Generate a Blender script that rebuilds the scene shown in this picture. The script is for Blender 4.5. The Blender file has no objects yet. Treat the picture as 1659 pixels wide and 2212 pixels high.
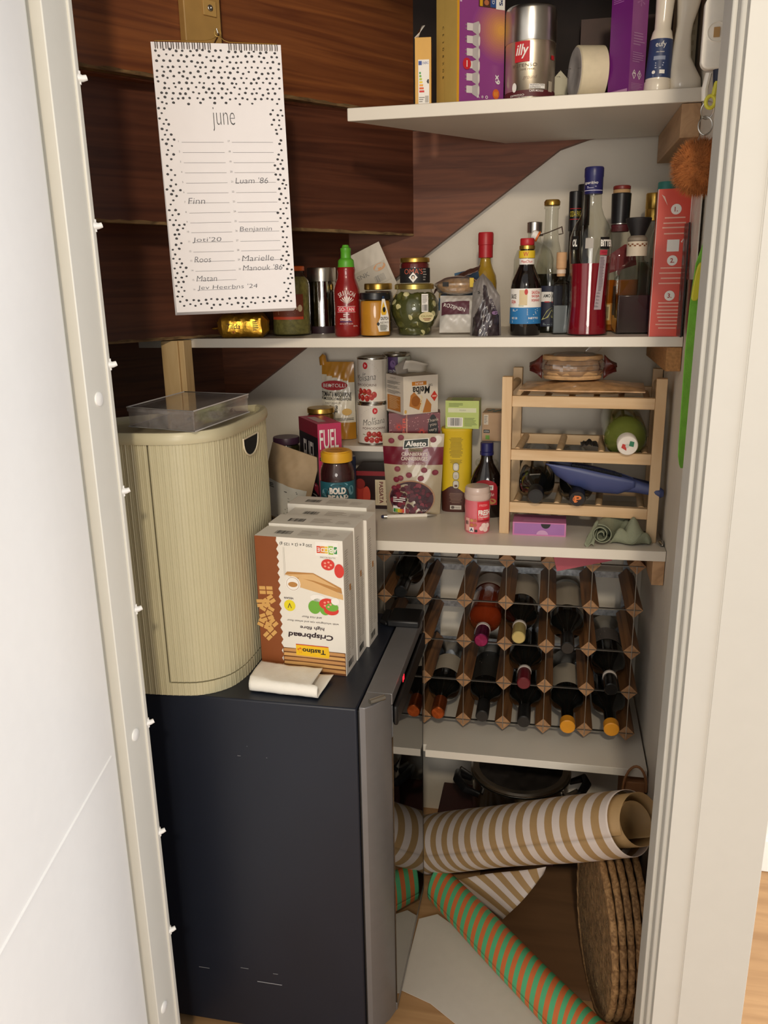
import bpy, math, random
from mathutils import Vector as V, Matrix
random.seed(7)
PI = math.pi
SC = bpy.context.scene
COL = SC.collection

# ------------------------------------------------------------------ camera
FPX, PITCH, YAW, ROLL = 1772.1, math.radians(15.721), math.radians(11.668), math.radians(-1.0335)
FH = V((-math.sin(YAW), math.cos(YAW), 0)); RT = V((math.cos(YAW), math.sin(YAW), 0)); UP = V((0, 0, 1))
CF = math.cos(PITCH)*FH - math.sin(PITCH)*UP
U0 = math.sin(PITCH)*FH + math.cos(PITCH)*UP
CR = math.cos(ROLL)*RT + math.sin(ROLL)*U0
CU = -math.sin(ROLL)*RT + math.cos(ROLL)*U0
CAM = V((0, 0, 1.45))
cd = bpy.data.cameras.new('camera'); cam = bpy.data.objects.new('camera', cd); COL.objects.link(cam)
cd.sensor_fit = 'VERTICAL'; cd.sensor_height = 36; cd.lens = FPX*36/2212; cd.clip_start = .02
m = Matrix((CR, CU, -CF)).transposed().to_4x4(); m.translation = CAM; cam.matrix_world = m
SC.camera = cam

# ------------------------------------------------------------------ light
SC.view_settings.view_transform = 'Standard'; SC.view_settings.look = 'None'
SC.view_settings.gamma = 1; SC.view_settings.use_curve_mapping = False
SC.view_settings.exposure = -0.08
try:
    SC.cycles.use_denoising = True; SC.cycles.denoiser = 'OPENIMAGEDENOISE'
    SC.cycles.max_bounces = 10; SC.cycles.transparent_max_bounces = 32; SC.cycles.diffuse_bounces = 5
    SC.cycles.caustics_reflective = False; SC.cycles.caustics_refractive = False; SC.cycles.sample_clamp_indirect = 6
except Exception: pass
w = bpy.data.worlds.new('world'); SC.world = w; w.use_nodes = True
bg = w.node_tree.nodes['Background']; bg.inputs[0].default_value = (1.0, .98, .97, 1); bg.inputs[1].default_value = .46
def area(name, loc, target, size, power, col):
    l = bpy.data.lights.new(name, 'AREA'); l.energy = power; l.size = size; l.color = col; l.shape = 'DISK'
    o = bpy.data.objects.new(name, l); COL.objects.link(o); o.location = loc
    o.rotation_euler = (V(target)-V(loc)).to_track_quat('-Z', 'Y').to_euler(); return o
area('hall_ceiling_lamp', (.14, -1.05, 2.46), (-.15, 1.7, 1.2), .15, 26, (1, .84, .64))
area('hall_front_fill', (.25, -2.6, 1.35), (-.1, 1.6, 1.1), 1.3, 50, (1, .94, .87))  # wide fill light added behind the camera to brighten the shelf interiors
area('hall_window_daylight', (2.6, .66, 1.20), (-.5, .6, .9), 1.5, 86, (.90, .94, 1.0))

# ------------------------------------------------------------------ projection helpers: a pixel meets a plane of the place
def ray(px, py): return (px-829.5)/FPX*CR - (py-1106)/FPX*CU + CF
def at(px, py, X=None, Y=None, Z=None):
    d = ray(px, py)
    t = X/d.x if X is not None else (Y/d.y if Y is not None else (Z-CAM.z)/d.z)
    return CAM + d*t
def atp(px, py, P, N):
    d = ray(px, py); return CAM + d*((V(P)-CAM).dot(N)/d.dot(N))
def span(l, r, top, bot, Y, z=None):
    """x centre, base z, width and height of a thing whose front plane is at depth Y"""
    a, b = at(l, bot, Y=Y), at(r, bot, Y=Y); c = at((l+r)/2, top, Y=Y)
    z0 = a.z if z is None else z
    return (a.x+b.x)/2, z0, (b-a).length, c.z-z0
def prx(p):
    v = V(p)-CAM; return 829.5+FPX*v.dot(CR)/v.dot(CF)
def reach(c, ang, px):
    """how far to walk from c in direction ang until pixel column px"""
    lo_, hi_ = 0.0, .4; d = V((math.cos(ang), math.sin(ang), 0)); c = V(c); s0 = prx(c+d*.01) > prx(c)
    for _ in range(40):
        m_ = (lo_+hi_)/2
        if (prx(c+d*m_) < px) == s0: lo_ = m_
        else: hi_ = m_
    return lo_

# ------------------------------------------------------------------ materials
def lin(h):
    h = h.lstrip('#'); o = []
    for i in (0, 2, 4):
        c = int(h[i:i+2], 16)/255; o.append(c/12.92 if c <= .04045 else ((c+.055)/1.055)**2.4)
    return (*o, 1)
MC = {}
def nt(name):
    m = bpy.data.materials.new(name); m.use_nodes = True; t = m.node_tree
    return m, t, t.nodes['Principled BSDF'], t.nodes['Material Output']
def mat(name, hx, rough=.5, metal=0, var=.05, scale=40, bump=0, coat=0, bscale=None, spec=.5):
    if name in MC: return MC[name]
    m, t, b, o = nt(name); c = lin(hx)
    tc = t.nodes.new('ShaderNodeTexCoord'); n = t.nodes.new('ShaderNodeTexNoise'); n.inputs['Scale'].default_value = scale; n.inputs['Detail'].default_value = 4
    t.links.new(tc.outputs['Object'], n.inputs['Vector'])
    r = t.nodes.new('ShaderNodeValToRGB'); r.color_ramp.elements[0].position = .3; r.color_ramp.elements[1].position = .7
    r.color_ramp.elements[0].color = tuple(max(0, x*(1-var)) for x in c[:3])+(1,); r.color_ramp.elements[1].color = tuple(min(1, x*(1+var)) for x in c[:3])+(1,)
    t.links.new(n.outputs[0], r.inputs[0]); t.links.new(r.outputs[0], b.inputs['Base Color'])
    b.inputs['Roughness'].default_value = rough; b.inputs['Metallic'].default_value = metal; b.inputs['Coat Weight'].default_value = coat
    b.inputs['Specular IOR Level'].default_value = spec
    if bump:
        n2 = t.nodes.new('ShaderNodeTexNoise'); n2.inputs['Scale'].default_value = bscale or scale; n2.inputs['Detail'].default_value = 5
        t.links.new(tc.outputs['Object'], n2.inputs['Vector'])
        bp = t.nodes.new('ShaderNodeBump'); bp.inputs['Strength'].default_value = bump; bp.inputs['Distance'].default_value = .004
        t.links.new(n2.outputs[0], bp.inputs['Height']); t.links.new(bp.outputs[0], b.inputs['Normal'])
    MC[name] = m; return m
def wood(name, dark, light, sc=(2, 40, 40), rough=.5, coat=0, rot=0, bump=.05):
    if name in MC: return MC[name]
    m, t, b, o = nt(name)
    tc = t.nodes.new('ShaderNodeTexCoord'); mp = t.nodes.new('ShaderNodeMapping'); mp.inputs['Scale'].default_value = sc; mp.inputs['Rotation'].default_value = (0, rot, 0)
    n = t.nodes.new('ShaderNodeTexNoise'); n.inputs['Scale'].default_value = 1.0; n.inputs['Detail'].default_value = 7; n.inputs['Distortion'].default_value = 1.2
    t.links.new(tc.outputs['Object'], mp.inputs[0]); t.links.new(mp.outputs[0], n.inputs['Vector'])
    r = t.nodes.new('ShaderNodeValToRGB'); r.color_ramp.elements[0].position = .32; r.color_ramp.elements[1].position = .68
    r.color_ramp.elements[0].color = lin(dark); r.color_ramp.elements[1].color = lin(light)
    t.links.new(n.outputs[0], r.inputs[0]); t.links.new(r.outputs[0], b.inputs['Base Color'])
    bp = t.nodes.new('ShaderNodeBump'); bp.inputs['Strength'].default_value = bump; bp.inputs['Distance'].default_value = .003
    t.links.new(n.outputs[0], bp.inputs['Height']); t.links.new(bp.outputs[0], b.inputs['Normal'])
    b.inputs['Roughness'].default_value = rough; b.inputs['Coat Weight'].default_value = coat; b.inputs['Coat Roughness'].default_value = .3
    MC[name] = m; return m
def glass(name, tint, refl=1.0, rough=.02, haze=0, hz='#ffffff', f0=.04):
    """thin clear sheet: tinted see-through plus a Fresnel reflection, with an optional milky share"""
    if name in MC: return MC[name]
    m, t, b, o = nt(name); t.nodes.remove(b)
    tr = t.nodes.new('ShaderNodeBsdfTransparent'); tr.inputs[0].default_value = lin(tint)
    gl = t.nodes.new('ShaderNodeBsdfGlossy'); gl.inputs['Roughness'].default_value = rough
    lw = t.nodes.new('ShaderNodeLayerWeight'); lw.inputs[0].default_value = .5
    p = t.nodes.new('ShaderNodeMath'); p.operation = 'POWER'; p.inputs[1].default_value = 4.2
    ma = t.nodes.new('ShaderNodeMath'); ma.operation = 'MULTIPLY_ADD'; ma.inputs[1].default_value = .9*refl; ma.inputs[2].default_value = f0*refl
    mx = t.nodes.new('ShaderNodeMixShader')
    t.links.new(lw.outputs['Facing'], p.inputs[0]); t.links.new(p.outputs[0], ma.inputs[0]); t.links.new(ma.outputs[0], mx.inputs[0])
    src = tr
    if haze:
        df = t.nodes.new('ShaderNodeBsdfDiffuse'); df.inputs[0].default_value = lin(hz)
        tc = t.nodes.new('ShaderNodeTexCoord'); n = t.nodes.new('ShaderNodeTexNoise'); n.inputs['Scale'].default_value = 60
        t.links.new(tc.outputs['Object'], n.inputs['Vector'])
        k = t.nodes.new('ShaderNodeMath'); k.operation = 'MULTIPLY'; k.inputs[1].default_value = 2*haze; t.links.new(n.outputs[0], k.inputs[0])
        m2 = t.nodes.new('ShaderNodeMixShader'); t.links.new(k.outputs[0], m2.inputs[0]); t.links.new(tr.outputs[0], m2.inputs[1]); t.links.new(df.outputs[0], m2.inputs[2]); src = m2
    t.links.new(src.outputs[0], mx.inputs[1]); t.links.new(gl.outputs[0], mx.inputs[2]); t.links.new(mx.outputs[0], o.inputs['Surface'])
    MC[name] = m; return m
def glow(name, hx, s):
    if name in MC: return MC[name]
    m, t, b, o = nt(name); b.inputs['Base Color'].default_value = (0, 0, 0, 1); b.inputs['Emission Color'].default_value = lin(hx); b.inputs['Emission Strength'].default_value = s
    MC[name] = m; return m
def ink(hx): return mat('print_'+hx, '#'+hx, .55, var=.03)
def foil(name, hx, rough=.25): return mat(name, hx, rough, metal=.85, var=.15, scale=60, bump=.4, bscale=50)

# ------------------------------------------------------------------ mesh builder
TX = {}
def glyphs(s, bold=0):
    k = (s, bold)
    if k in TX: return TX[k]
    c = bpy.data.curves.new('t', 'FONT'); c.body = s; c.size = 1; c.resolution_u = 3; c.offset = bold
    o = bpy.data.objects.new('t', c); COL.objects.link(o); bpy.context.view_layer.update()
    me = bpy.data.meshes.new_from_object(o.evaluated_get(bpy.context.evaluated_depsgraph_get()))
    vs = [(v.co.x, v.co.y) for v in me.vertices]; fs = [tuple(p.vertices) for p in me.polygons]
    bpy.data.objects.remove(o); bpy.data.curves.remove(c); bpy.data.meshes.remove(me)
    x0 = min(v[0] for v in vs); x1 = max(v[0] for v in vs); y0 = min(v[1] for v in vs); y1 = max(v[1] for v in vs)
    TX[k] = ([((a-(x0+x1)/2), (b-(y0+y1)/2)) for a, b in vs], fs, x1-x0, y1-y0); return TX[k]
def plane(o, u, v):
    o, u, v = V(o), V(u).normalized(), V(v).normalized(); n = u.cross(v)
    return lambda a, b, e=0: o+u*a+v*b+n*e
def cyl(R, th=-PI/2, cx=0, cy=0):
    def f(a, b, e=0):
        r = R(b) if callable(R) else R; R0 = R(0) if callable(R) else R
        t = th+a/R0; return V((cx+(r+e)*math.cos(t), cy+(r+e)*math.sin(t), b))
    return f
class MB:
    def __init__(s): s.v, s.f, s.mi, s.mats, s.M = [], [], [], [], Matrix()
    def mm(s, m):
        if m not in s.mats: s.mats.append(m)
        return s.mats.index(m)
    def add(s, vs, fs, m):
        b = len(s.v); s.v += [tuple(s.M @ V(p)) for p in vs]
        for i, f in enumerate(fs): s.f.append(tuple(b+j for j in f)); s.mi.append(s.mm(m[i] if isinstance(m, list) else m))
        return s
    def box(s, x0, x1, y0, y1, z0, z1, m, **k):
        vs = [(x, y, z) for z in (z0, z1) for y in (y0, y1) for x in (x0, x1)]
        fs = [(0, 4, 6, 2), (1, 3, 7, 5), (0, 1, 5, 4), (2, 6, 7, 3), (0, 2, 3, 1), (4, 5, 7, 6)]
        nm = ('left', 'right', 'front', 'back', 'bottom', 'top')
        return s.add(vs, fs, [k.get(q, m) for q in nm])
    def lathe(s, prof, m, n=32, c=(0, 0), sq=1, ph=0):
        vs, fs, ms = [], [], []; k = len(prof)
        for r, z in prof:
            for i in range(n):
                a = ph+2*PI*i/n; vs.append((c[0]+r*math.cos(a), c[1]+r*sq*math.sin(a), z))
        for j in range(k-1):
            for i in range(n):
                fs.append((j*n+i, j*n+(i+1) % n, (j+1)*n+(i+1) % n, (j+1)*n+i)); ms.append(m[j] if isinstance(m, list) else m)
        if prof[0][0] > 1e-6: fs.append(tuple(range(n-1, -1, -1))); ms.append(ms[0])
        if prof[-1][0] > 1e-6: fs.append(tuple((k-1)*n+i for i in range(n))); ms.append(ms[-2 if prof[0][0] > 1e-6 else -1])
        return s.add(vs, fs, ms)
    def tube(s, pts, r, m, n=8, closed=False):
        pts = [V(p) for p in pts]; k = len(pts); vs, fs = [], []; nrm = None
        for i, p in enumerate(pts):
            a = pts[i-1] if (i or closed) else p; b = pts[(i+1) % k] if (i < k-1 or closed) else p
            d = (b-a).normalized()
            if nrm is None: nrm = d.cross(V((0, 0, 1)) if abs(d.z) < .9 else V((1, 0, 0))).normalized()
            nrm = (nrm-d*nrm.dot(d)).normalized(); bi = d.cross(nrm); rr = r[i] if isinstance(r, (list, tuple)) else r
            for j in range(n): t = 2*PI*j/n; vs.append(p+rr*(math.cos(t)*nrm+math.sin(t)*bi))
        for i in range(k if closed else k-1):
            q = (i+1) % k
            for j in range(n): fs.append((i*n+j, i*n+(j+1) % n, q*n+(j+1) % n, q*n+j))
        if not closed: fs += [tuple(range(n-1, -1, -1)), tuple((k-1)*n+j for j in range(n))]
        return s.add(vs, fs, m)
    def grid(s, nu, nv, fn, m, wrapu=False):
        vs = [fn(i/nu, j/nv) for j in range(nv+1) for i in range(nu+(0 if wrapu else 1))]; W = nu if wrapu else nu+1; fs, ms = [], []
        for j in range(nv):
            for i in range(nu):
                a, b = j*W+i, j*W+(i+1) % W; fs.append((a, b, b+W, a+W)); ms.append(m(i/nu, j/nv) if callable(m) else m)
        return s.add(vs, fs, ms)
    def prism(s, poly, d0, d1, m, ax='z', cap=None):
        n = len(poly)
        def P(a, b, d): return {'z': (a, b, d), 'y': (a, d, b), 'x': (d, a, b)}[ax]
        vs = [P(a, b, d0) for a, b in poly]+[P(a, b, d1) for a, b in poly]
        fs = [(i, (i+1) % n, n+(i+1) % n, n+i) for i in range(n)]+[tuple(range(n-1, -1, -1)), tuple(range(n, 2*n))]
        return s.add(vs, fs, [m]*n+[cap or m]*2)
    def rect(s, f, u0, v0, u1, v1, m, e=.0003, n=1, nv=1):
        vs = [f(u0+(u1-u0)*i/n, v0+(v1-v0)*j/nv, e) for j in range(nv+1) for i in range(n+1)]; W = n+1
        return s.add(vs, [(j*W+i, j*W+i+1, (j+1)*W+i+1, (j+1)*W+i) for j in range(nv) for i in range(n)], m)
    def poly(s, f, pts, m, e=.0004): return s.add([f(a, b, e) for a, b in pts], [tuple(range(len(pts)))], m)
    def disc(s, f, u, v, ru, rv, m, e=.0004, n=20): return s.poly(f, [(u+ru*math.cos(2*PI*i/n), v+rv*math.sin(2*PI*i/n)) for i in range(n)], m, e)
    def text(s, f, t, u, v, w, h, m, e=.0007, rot=0, shear=0, bold=0):
        g, fs, gw, gh = glyphs(t, bold); sx = w/gw if w else h/gh; sy = h/gh if h else sx
        c, sn = math.cos(rot), math.sin(rot); out = []
        for a, b in g:
            a, b = a*sx+shear*b*sy, b*sy; out.append(f(u+a*c-b*sn, v+a*sn+b*c, e))
        return s.add(out, fs, m)
    def lines(s, f, u0, v0, u1, v1, n, m, e=.0005, fill=.45, al='l'):
        p = (v1-v0)/n
        for i in range(n):
            k = random.uniform(.7, 1) if i < n-1 else .6; a, b = u0, u0+(u1-u0)*k
            if al == 'c': d = (u1-u0)*(1-k)/2; a, b = u0+d, u1-d
            s.rect(f, a, v1-(i+.5)*p-p*fill/2, b, v1-(i+.5)*p+p*fill/2, m, e)
        return s
    def bars(s, f, u0, v0, u1, v1, m, n=14, e=.0007):
        for i in range(n):
            p = (u1-u0)/n; s.rect(f, u0+i*p, v0, u0+i*p+p*random.choice((.3, .5, .7)), v1, m, e)
        return s
    def build(s, name, parent=None, loc=(0, 0, 0), rz=0, bevel=0, seg=2, ang=38, label=None, sub=0):
        me = bpy.data.meshes.new(name); me.from_pydata(s.v, [], s.f); me.update()
        for m in s.mats: me.materials.append(m)
        me.polygons.foreach_set('material_index', s.mi); me.polygons.foreach_set('use_smooth', [True]*len(s.f))
        me.set_sharp_from_angle(angle=math.radians(ang))
        o = bpy.data.objects.new(name, me); COL.objects.link(o); o.location = loc; o.rotation_euler = (0, 0, rz)
        if parent: o.parent = parent
        if bevel:
            b = o.modifiers.new('bevel', 'BEVEL'); b.width = bevel; b.segments = seg; b.limit_method = 'ANGLE'; b.angle_limit = math.radians(40)
        if sub:
            b = o.modifiers.new('subsurf', 'SUBSURF'); b.levels = b.render_levels = sub
        if label: o['label'] = label
        return o
def tag(o, label, cat, group=None):
    o['label'] = label; o['category'] = cat
    if group: o['group'] = group
    return o
def thing(name, label, cat, loc=(0, 0, 0), rz=0, group=None, rx=0, ry=0):
    o = bpy.data.objects.new(name, None); COL.objects.link(o); o.empty_display_size = .02
    o.location = loc; o.rotation_euler = (rx, ry, rz); return tag(o, label, cat, group)
def struct(o): o['kind'] = 'structure'; return o

# ------------------------------------------------------------------ the place
FZ, ZT, ZM, ZL, ZW, ZC = .02, 1.7557, 1.3434, .931, .4425, .757
XR, YB, YS = .2327, 1.979, 1.95
WHITE = mat('white_plaster', '#ddd6c8', .8, var=.05, scale=6, bump=.12, bscale=90)
PAINT = mat('white_door_paint', '#e9e7e2', .42, var=.01)
CREAM = mat('cream_frame_paint', '#d6d4ca', .4, var=.01)
CASE = mat('casing_paint', '#c2c0b8', .45, var=.01)
SHELF = mat('white_laminate', '#e2dccf', .38, var=.02, scale=10)
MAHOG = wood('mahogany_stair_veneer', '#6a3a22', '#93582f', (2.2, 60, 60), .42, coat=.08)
MAHOG_SHADE = wood('shade_toned_stair_veneer', '#472417', '#643824', (2.2, 60, 60), .5, coat=.03)  # lower risers: shade painted into the veneer colour
MAHOG2 = wood('dark_stringer_wood', '#5f3420', '#7f4a2e', (5, 40, 60), .62, coat=.0, rot=-.62)
EDGE = wood('raw_ply_edge', '#4e3a22', '#8d714a', (20, 60, 90), .8)
PINE = wood('pale_pine', '#c9a873', '#e0c492', (30, 30, 3), .6)
BROWNBAT = mat('gold_brown_batten_paint', '#b08a4e', .5, var=.06)
OAKF = wood('oak_laminate_floor', '#a27b52', '#c29a6c', (1.4, 18, 18), .45)
METAL = mat('brushed_steel', '#c6c3bc', .28, metal=1, var=.05)
DKMET = mat('dark_steel', '#5a5a5a', .35, metal=1)

mb = MB(); mb.box(-2.5, 3.2, -2.8, 2.6, FZ-.05, FZ, OAKF); struct(mb.build('floor'))
mb = MB(); mb.box(-1.7, .34, YB, YB+.1, FZ, 2.5, WHITE); struct(mb.build('wall_back'))
mb = MB(); mb.box(XR, .272, 1.05, YB, FZ, 2.5, WHITE); struct(mb.build('wall_right'))
mb = MB(); mb.box(.272, 3.2, 1.88, YB+.1, FZ, 2.5, PAINT); struct(mb.build('wall_hall'))
mb = MB(); mb.box(.285, 3.2, 1.868, 1.88, FZ, FZ+.09, PAINT); struct(mb.build('baseboard_hall', bevel=.003))
mb = MB(); mb.box(-1.75, -1.65, 1.0, YB, FZ, 2.5, WHITE); struct(mb.build('wall_left'))
mb = MB(); mb.box(-1.7, .28, 1.0, YB, 2.2, 2.3, mat('shade_dark_board', '#1d120d', .8, var=.2)); struct(mb.build('ceiling'))  # darkness overhead is painted into the ceiling colour
mb = MB(); mb.box(-1.7, -.70, .99, 1.075, FZ, 2.5, WHITE).box(-.70, .28, .99, 1.075, 2.13, 2.5, WHITE); struct(mb.build('wall_front'))

# left jamb: stop strip with cover caps and small white clips
mb = MB(); mb.box(-.70, -.612, 1.002, 1.066, FZ, 2.13, CREAM).box(-.70, -.632, .993, 1.002, FZ, 2.13, CREAM).box(-.614, -.609, 1.058, 1.0675, FZ, 2.13, CREAM)
jamb = struct(mb.build('trim_1', bevel=.0015))
CLIP = mat('white_clip_plastic', '#ecebe6', .35)
for px, py in ((168, 165), (205, 487), (238, 788), (268, 1062), (293, 1320), (318, 1568), (343, 1806), (361, 2028)):
    p = at(px-6, py, X=-.611)
    mb = MB(); mb.tube([(-.002, .004, 0), (.001, .006, 0), (.004, .009, -.0005), (.008, .012, .001)], [.0060, .0052, .0042, .0036], CLIP, 10).tube([(.0, .006, -.008), (.0, .006, .008)], .003, CLIP, 8)
    mb.build('clip', jamb, (-.611, 1.061, p.z))
for px, py in ((213, 862), (292, 1587), (354, 2175)):
    p = at(px, py, X=-.612)
    mb = MB(); mb.M = Matrix.Translation((-.612, p.y, p.z)) @ Matrix.Rotation(PI/2, 4, 'Y')
    mb.lathe([(.010, 0), (.0095, .0015), (.006, .0028), (0, .0032)], CLIP, 20); mb.build('cover_cap', jamb)

# the open door leaf on the left, running towards the viewer
d = -FH; nrm = V((-d.y, d.x, 0))
hin = V((-.622, .985, 0)); L = .92
def leafpt(s, t, z): p = hin+d*s+nrm*t; return (p.x, p.y, z)
mb = MB()
prof = [(0.0, -.004), (.004, .0), (.008, .0), (L, .0)]
sgn = 1 if (CAM-hin).dot(nrm) > 0 else -1
for (s0, s1, t) in ((0, L, 0),):
    vs = [leafpt(s, sgn*tt, z) for z in (FZ+.008, 2.07) for s, tt in ((s0, t), (s1, t), (s1, t-.04), (s0, t-.04))]
    mb.add(vs, [(0, 1, 5, 4), (1, 2, 6, 5), (2, 3, 7, 6), (3, 0, 4, 7), (3, 2, 1, 0), (4, 5, 6, 7)], PAINT)
door = struct(mb.build('door_1', bevel=.003))
gz = at(259, 1651, Y=.95).z
mb = MB(); f = plane(leafpt(.0, 0, gz), (d.x, d.y, 0), (0, 0, 1)) if sgn < 0 else plane(leafpt(.0, 0, gz), (-d.x, -d.y, 0), (0, 0, 1))
k = 1 if sgn < 0 else -1
def ridge(s, j): 
    a = PI*j; p = leafpt(.02+s*.88, sgn*(.0016*math.sin(a)), gz+.0025*math.cos(a)); return p
mb.grid(2, 6, ridge, PAINT); mb.build('panel_joint', door)

# right jamb, bead and wide casing (leaning out a touch towards the top)
SHR = Matrix(((1, 0, .0055, -.0022), (0, 1, 0, 0), (0, 0, 1, 0), (0, 0, 0, 1)))
mb = MB(); mb.M = SHR; mb.box(.1605, .225, 1.005, 1.06, FZ, 2.13, CASE); struct(mb.build('trim_2', bevel=.002))
mb = MB(); mb.M = SHR; mb.box(.1655, .272, .982, 1.005, FZ, 2.13, CASE); struct(mb.build('trim_3', bevel=.0045, seg=3))
mb = MB(); mb.M = SHR; mb.box(.1705, .2025, .966, .985, FZ, 2.14, CASE).box(.2036, .2855, .9645, .985, FZ, 2.14, CASE)
mb.tube([(.203, .9665, FZ), (.203, .9665, 2.14)], .0014, CASE, 8); struct(mb.build('trim_4', bevel=.002))

# ------------------------------------------------------------------ winder staircase seen from below
stairs = bpy.data.objects.new('staircase', None); COL.objects.link(stairs); struct(stairs)
def riser(a, b, h, t=.018, ext=.0, W=None):
    W = W or MAHOG
    a, b = V(a), V(b); dd = V((b.x-a.x, b.y-a.y, 0)); n = V((-dd.y, dd.x, 0)).normalized(); Ld = dd.length; dd.normalize()
    a = a-dd*ext
    o = bpy.data.objects.new
    mb = MB(); Lt = Ld+ext
    vs = []
    for z in (0, h):
        for y in (0, t): vs += [(0, y, (z if z else 0)), (Lt, y, (z if z else (b.z-a.z)))]
    fs = [(0, 4, 6, 2), (1, 3, 7, 5), (0, 1, 5, 4), (2, 6, 7, 3), (0, 2, 3, 1), (4, 5, 7, 6)]
    mb.add(vs, fs, [W, W, W, W, EDGE, EDGE])
    # rough edge strip at the foot of the board
    mb.grid(60, 1, lambda u, v: (u*Lt, -.0006-.0006*random.random(), (b.z-a.z)*u+v*(.004+.003*random.random())), EDGE)
    ob = mb.build('riser', stairs, a, math.atan2(dd.y, dd.x)); return ob
RA = ((-.761, 1.319, 1.785), (-.32, YS, 1.795)); RB = ((-.789, 1.365, 1.56), (-.322, YS, 1.548)); RC = ((-.825, 1.44, 1.3442), (-.474, YS, 1.3442))
riser(*RA, .40, ext=.25); riser(*RB, .262, ext=.22, W=MAHOG_SHADE); riser(*RC, .235, ext=.22, W=MAHOG_SHADE)
q = at(483, 800, Y=YS); RD = ((q.x-.53, YS-.68, .9), (q.x, YS, .9)); riser(*RD, .47, ext=.1, W=MAHOG_SHADE)
mb = MB()
p1, p2 = at(1232, 305, Y=YS), at(540, 845, Y=YS); sl = (p1.z-p2.z)/(p1.x-p2.x)
poly = [(-1.6, p2.z+(-1.6-p2.x)*sl), (.0, p1.z+(0-p1.x)*sl), (.06, p1.z+.004), (XR-.002, p1.z+.03), (XR-.002, ZT+.012), (-1.6, ZT+.012)]
mb.prism(poly, YS, YB-.001, MAHOG2, 'y', MAHOG2); mb.build('stringer', stairs)
SHADEB = mat('shade_dark_board', '#1d120d', .8, var=.2)  # near-black colour paints in the darkness behind the topmost shelf
mb = MB(); mb.box(-1.6, XR-.002, YS, YB-.001, ZT+.012, 2.19, SHADEB); mb.build('shade_board', stairs)  # added board, stands in for the unlit recess above the stringer
# treads closing the gaps between risers (seen only as darkness)
for (r0, r1, z) in ((RB, RA, 1.787), (RC, RB, 1.575), (RD, RC, 1.362)):
    mb = MB(); a, b = V(r0[0]), V(r0[1]); c, e = V(r1[1]), V(r1[0]); dd = (b-a); dd.z = 0; dd.normalize(); a -= dd*.2; e -= dd*.2
    off = V((.012, -.010, 0)); n_ = V((-dd.y, dd.x, 0))*.016
    a, b, c, e = [q_ + n_ for q_ in (a, b, c, e)]
    mb.prism([(a.x, a.y), (b.x, b.y), (c.x+.001, c.y), (e.x, e.y)], z, z+.02, MAHOG2); mb.build('tread', stairs)
# block of stair wood seen behind the tape roll
mb = MB(); a = at(1255, 52, Y=1.93); b = at(1325, 190, Y=1.93); mb.box(a.x, XR-.003, 1.90, YS-.001, ZT+.01, a.z, mat('dark_newel_wood', '#40261a', .6, var=.15)); mb.build('newel_block', stairs)
# gold brown batten on the top riser, with screw plate
dA = V((RA[1][0]-RA[0][0], RA[1][1]-RA[0][1], 0)).normalized(); nA = V((dA.y, -dA.x, 0))
PA = V(RA[0])
l = atp(397, 20, PA+nA*.018, nA); r = atp(476, 20, PA+nA*.018, nA); wB = (V((r.x, r.y, 0))-V((l.x, l.y, 0))).length
bz = atp(440, 120, PA+nA*.018, nA).z
mb = MB(); mb.box(0, wB, 0, .018, bz, 2.185, BROWNBAT); bat = mb.build('batten', stairs, (l.x, l.y, 0), math.atan2(dA.y, dA.x), bevel=.002)
sp = atp(452, 18, PA+nA*.019, nA)
lx = (V((sp.x, sp.y, 0))-V((l.x, l.y, 0))).length
mb = MB(); mb.box(lx-.013, lx+.013, -.003, 0, sp.z-.012, sp.z+.012, mat('tan_plate', '#c09a5a', .4)); mb.M = Matrix.Translation((lx, -.003, sp.z)) @ Matrix.Rotation(PI/2, 4, 'X'); mb.lathe([(.0055, 0), (.0048, .0025), (.002, .0025), (0, .0008)], METAL, 16)
mb.build('screw_plate', bat, bevel=.0006)
# pale support post in front of the middle shelf
a, b = at(358, 745, Y=1.578), at(404, 745, Y=1.578)
mb = MB(); mb.box(a.x, b.x-.011, 1.556, 1.598, .95, 1.342, PINE).box(b.x-.0105, b.x+.001, 1.560, 1.598, .95, 1.342, PINE); mb.build('support_post', stairs, bevel=.0012)

# ------------------------------------------------------------------ shelves and their blocks
mb = MB(); mb.prism([(-.386, 1.6), (XR-.001, 1.6), (XR-.001, YS-.002), (-.118, YS-.002), (-.375, 1.612)], ZT-.0225, ZT, SHELF)
tag(mb.build('shelf', bevel=.0012), 'topmost white shelf with light bulb boxes, slanted at its back', 'shelf')
mb = MB(); mb.prism([(-.845, 1.6), (XR-.001, 1.6), (XR-.001, YB-.001), (-.66, YB-.001), (-.845, 1.74)], ZM-.0185, ZM, SHELF)
tag(mb.build('shelf', bevel=.001), 'white middle shelf carrying the jars, sauces and liquor bottles', 'shelf')
mb = MB(); mb.prism([(-.75, 1.6), (-.36, 1.588), (XR-.001, 1.6), (XR-.001, YB-.001), (-.75, YB-.001)], ZL-.021, ZL, SHELF)
tag(mb.build('shelf', bevel=.001), 'white shelf with cans and light wooden rack, directly above dark bottle rack', 'shelf')
mb = MB(); mb.prism([(-.2465, 1.6), (XR-.004, 1.6), (XR-.004, YB-.001), (-.62, YB-.001), (-.62, 1.622), (-.2465, 1.622)], ZW-.018, ZW, SHELF)
tag(mb.build('shelf', bevel=.0008), 'lowest white shelf under the dark bottle rack', 'shelf')
LEDG = wood('ledger_pine', '#a88460', '#c8a27a', (30, 3, 30), .6)
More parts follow.
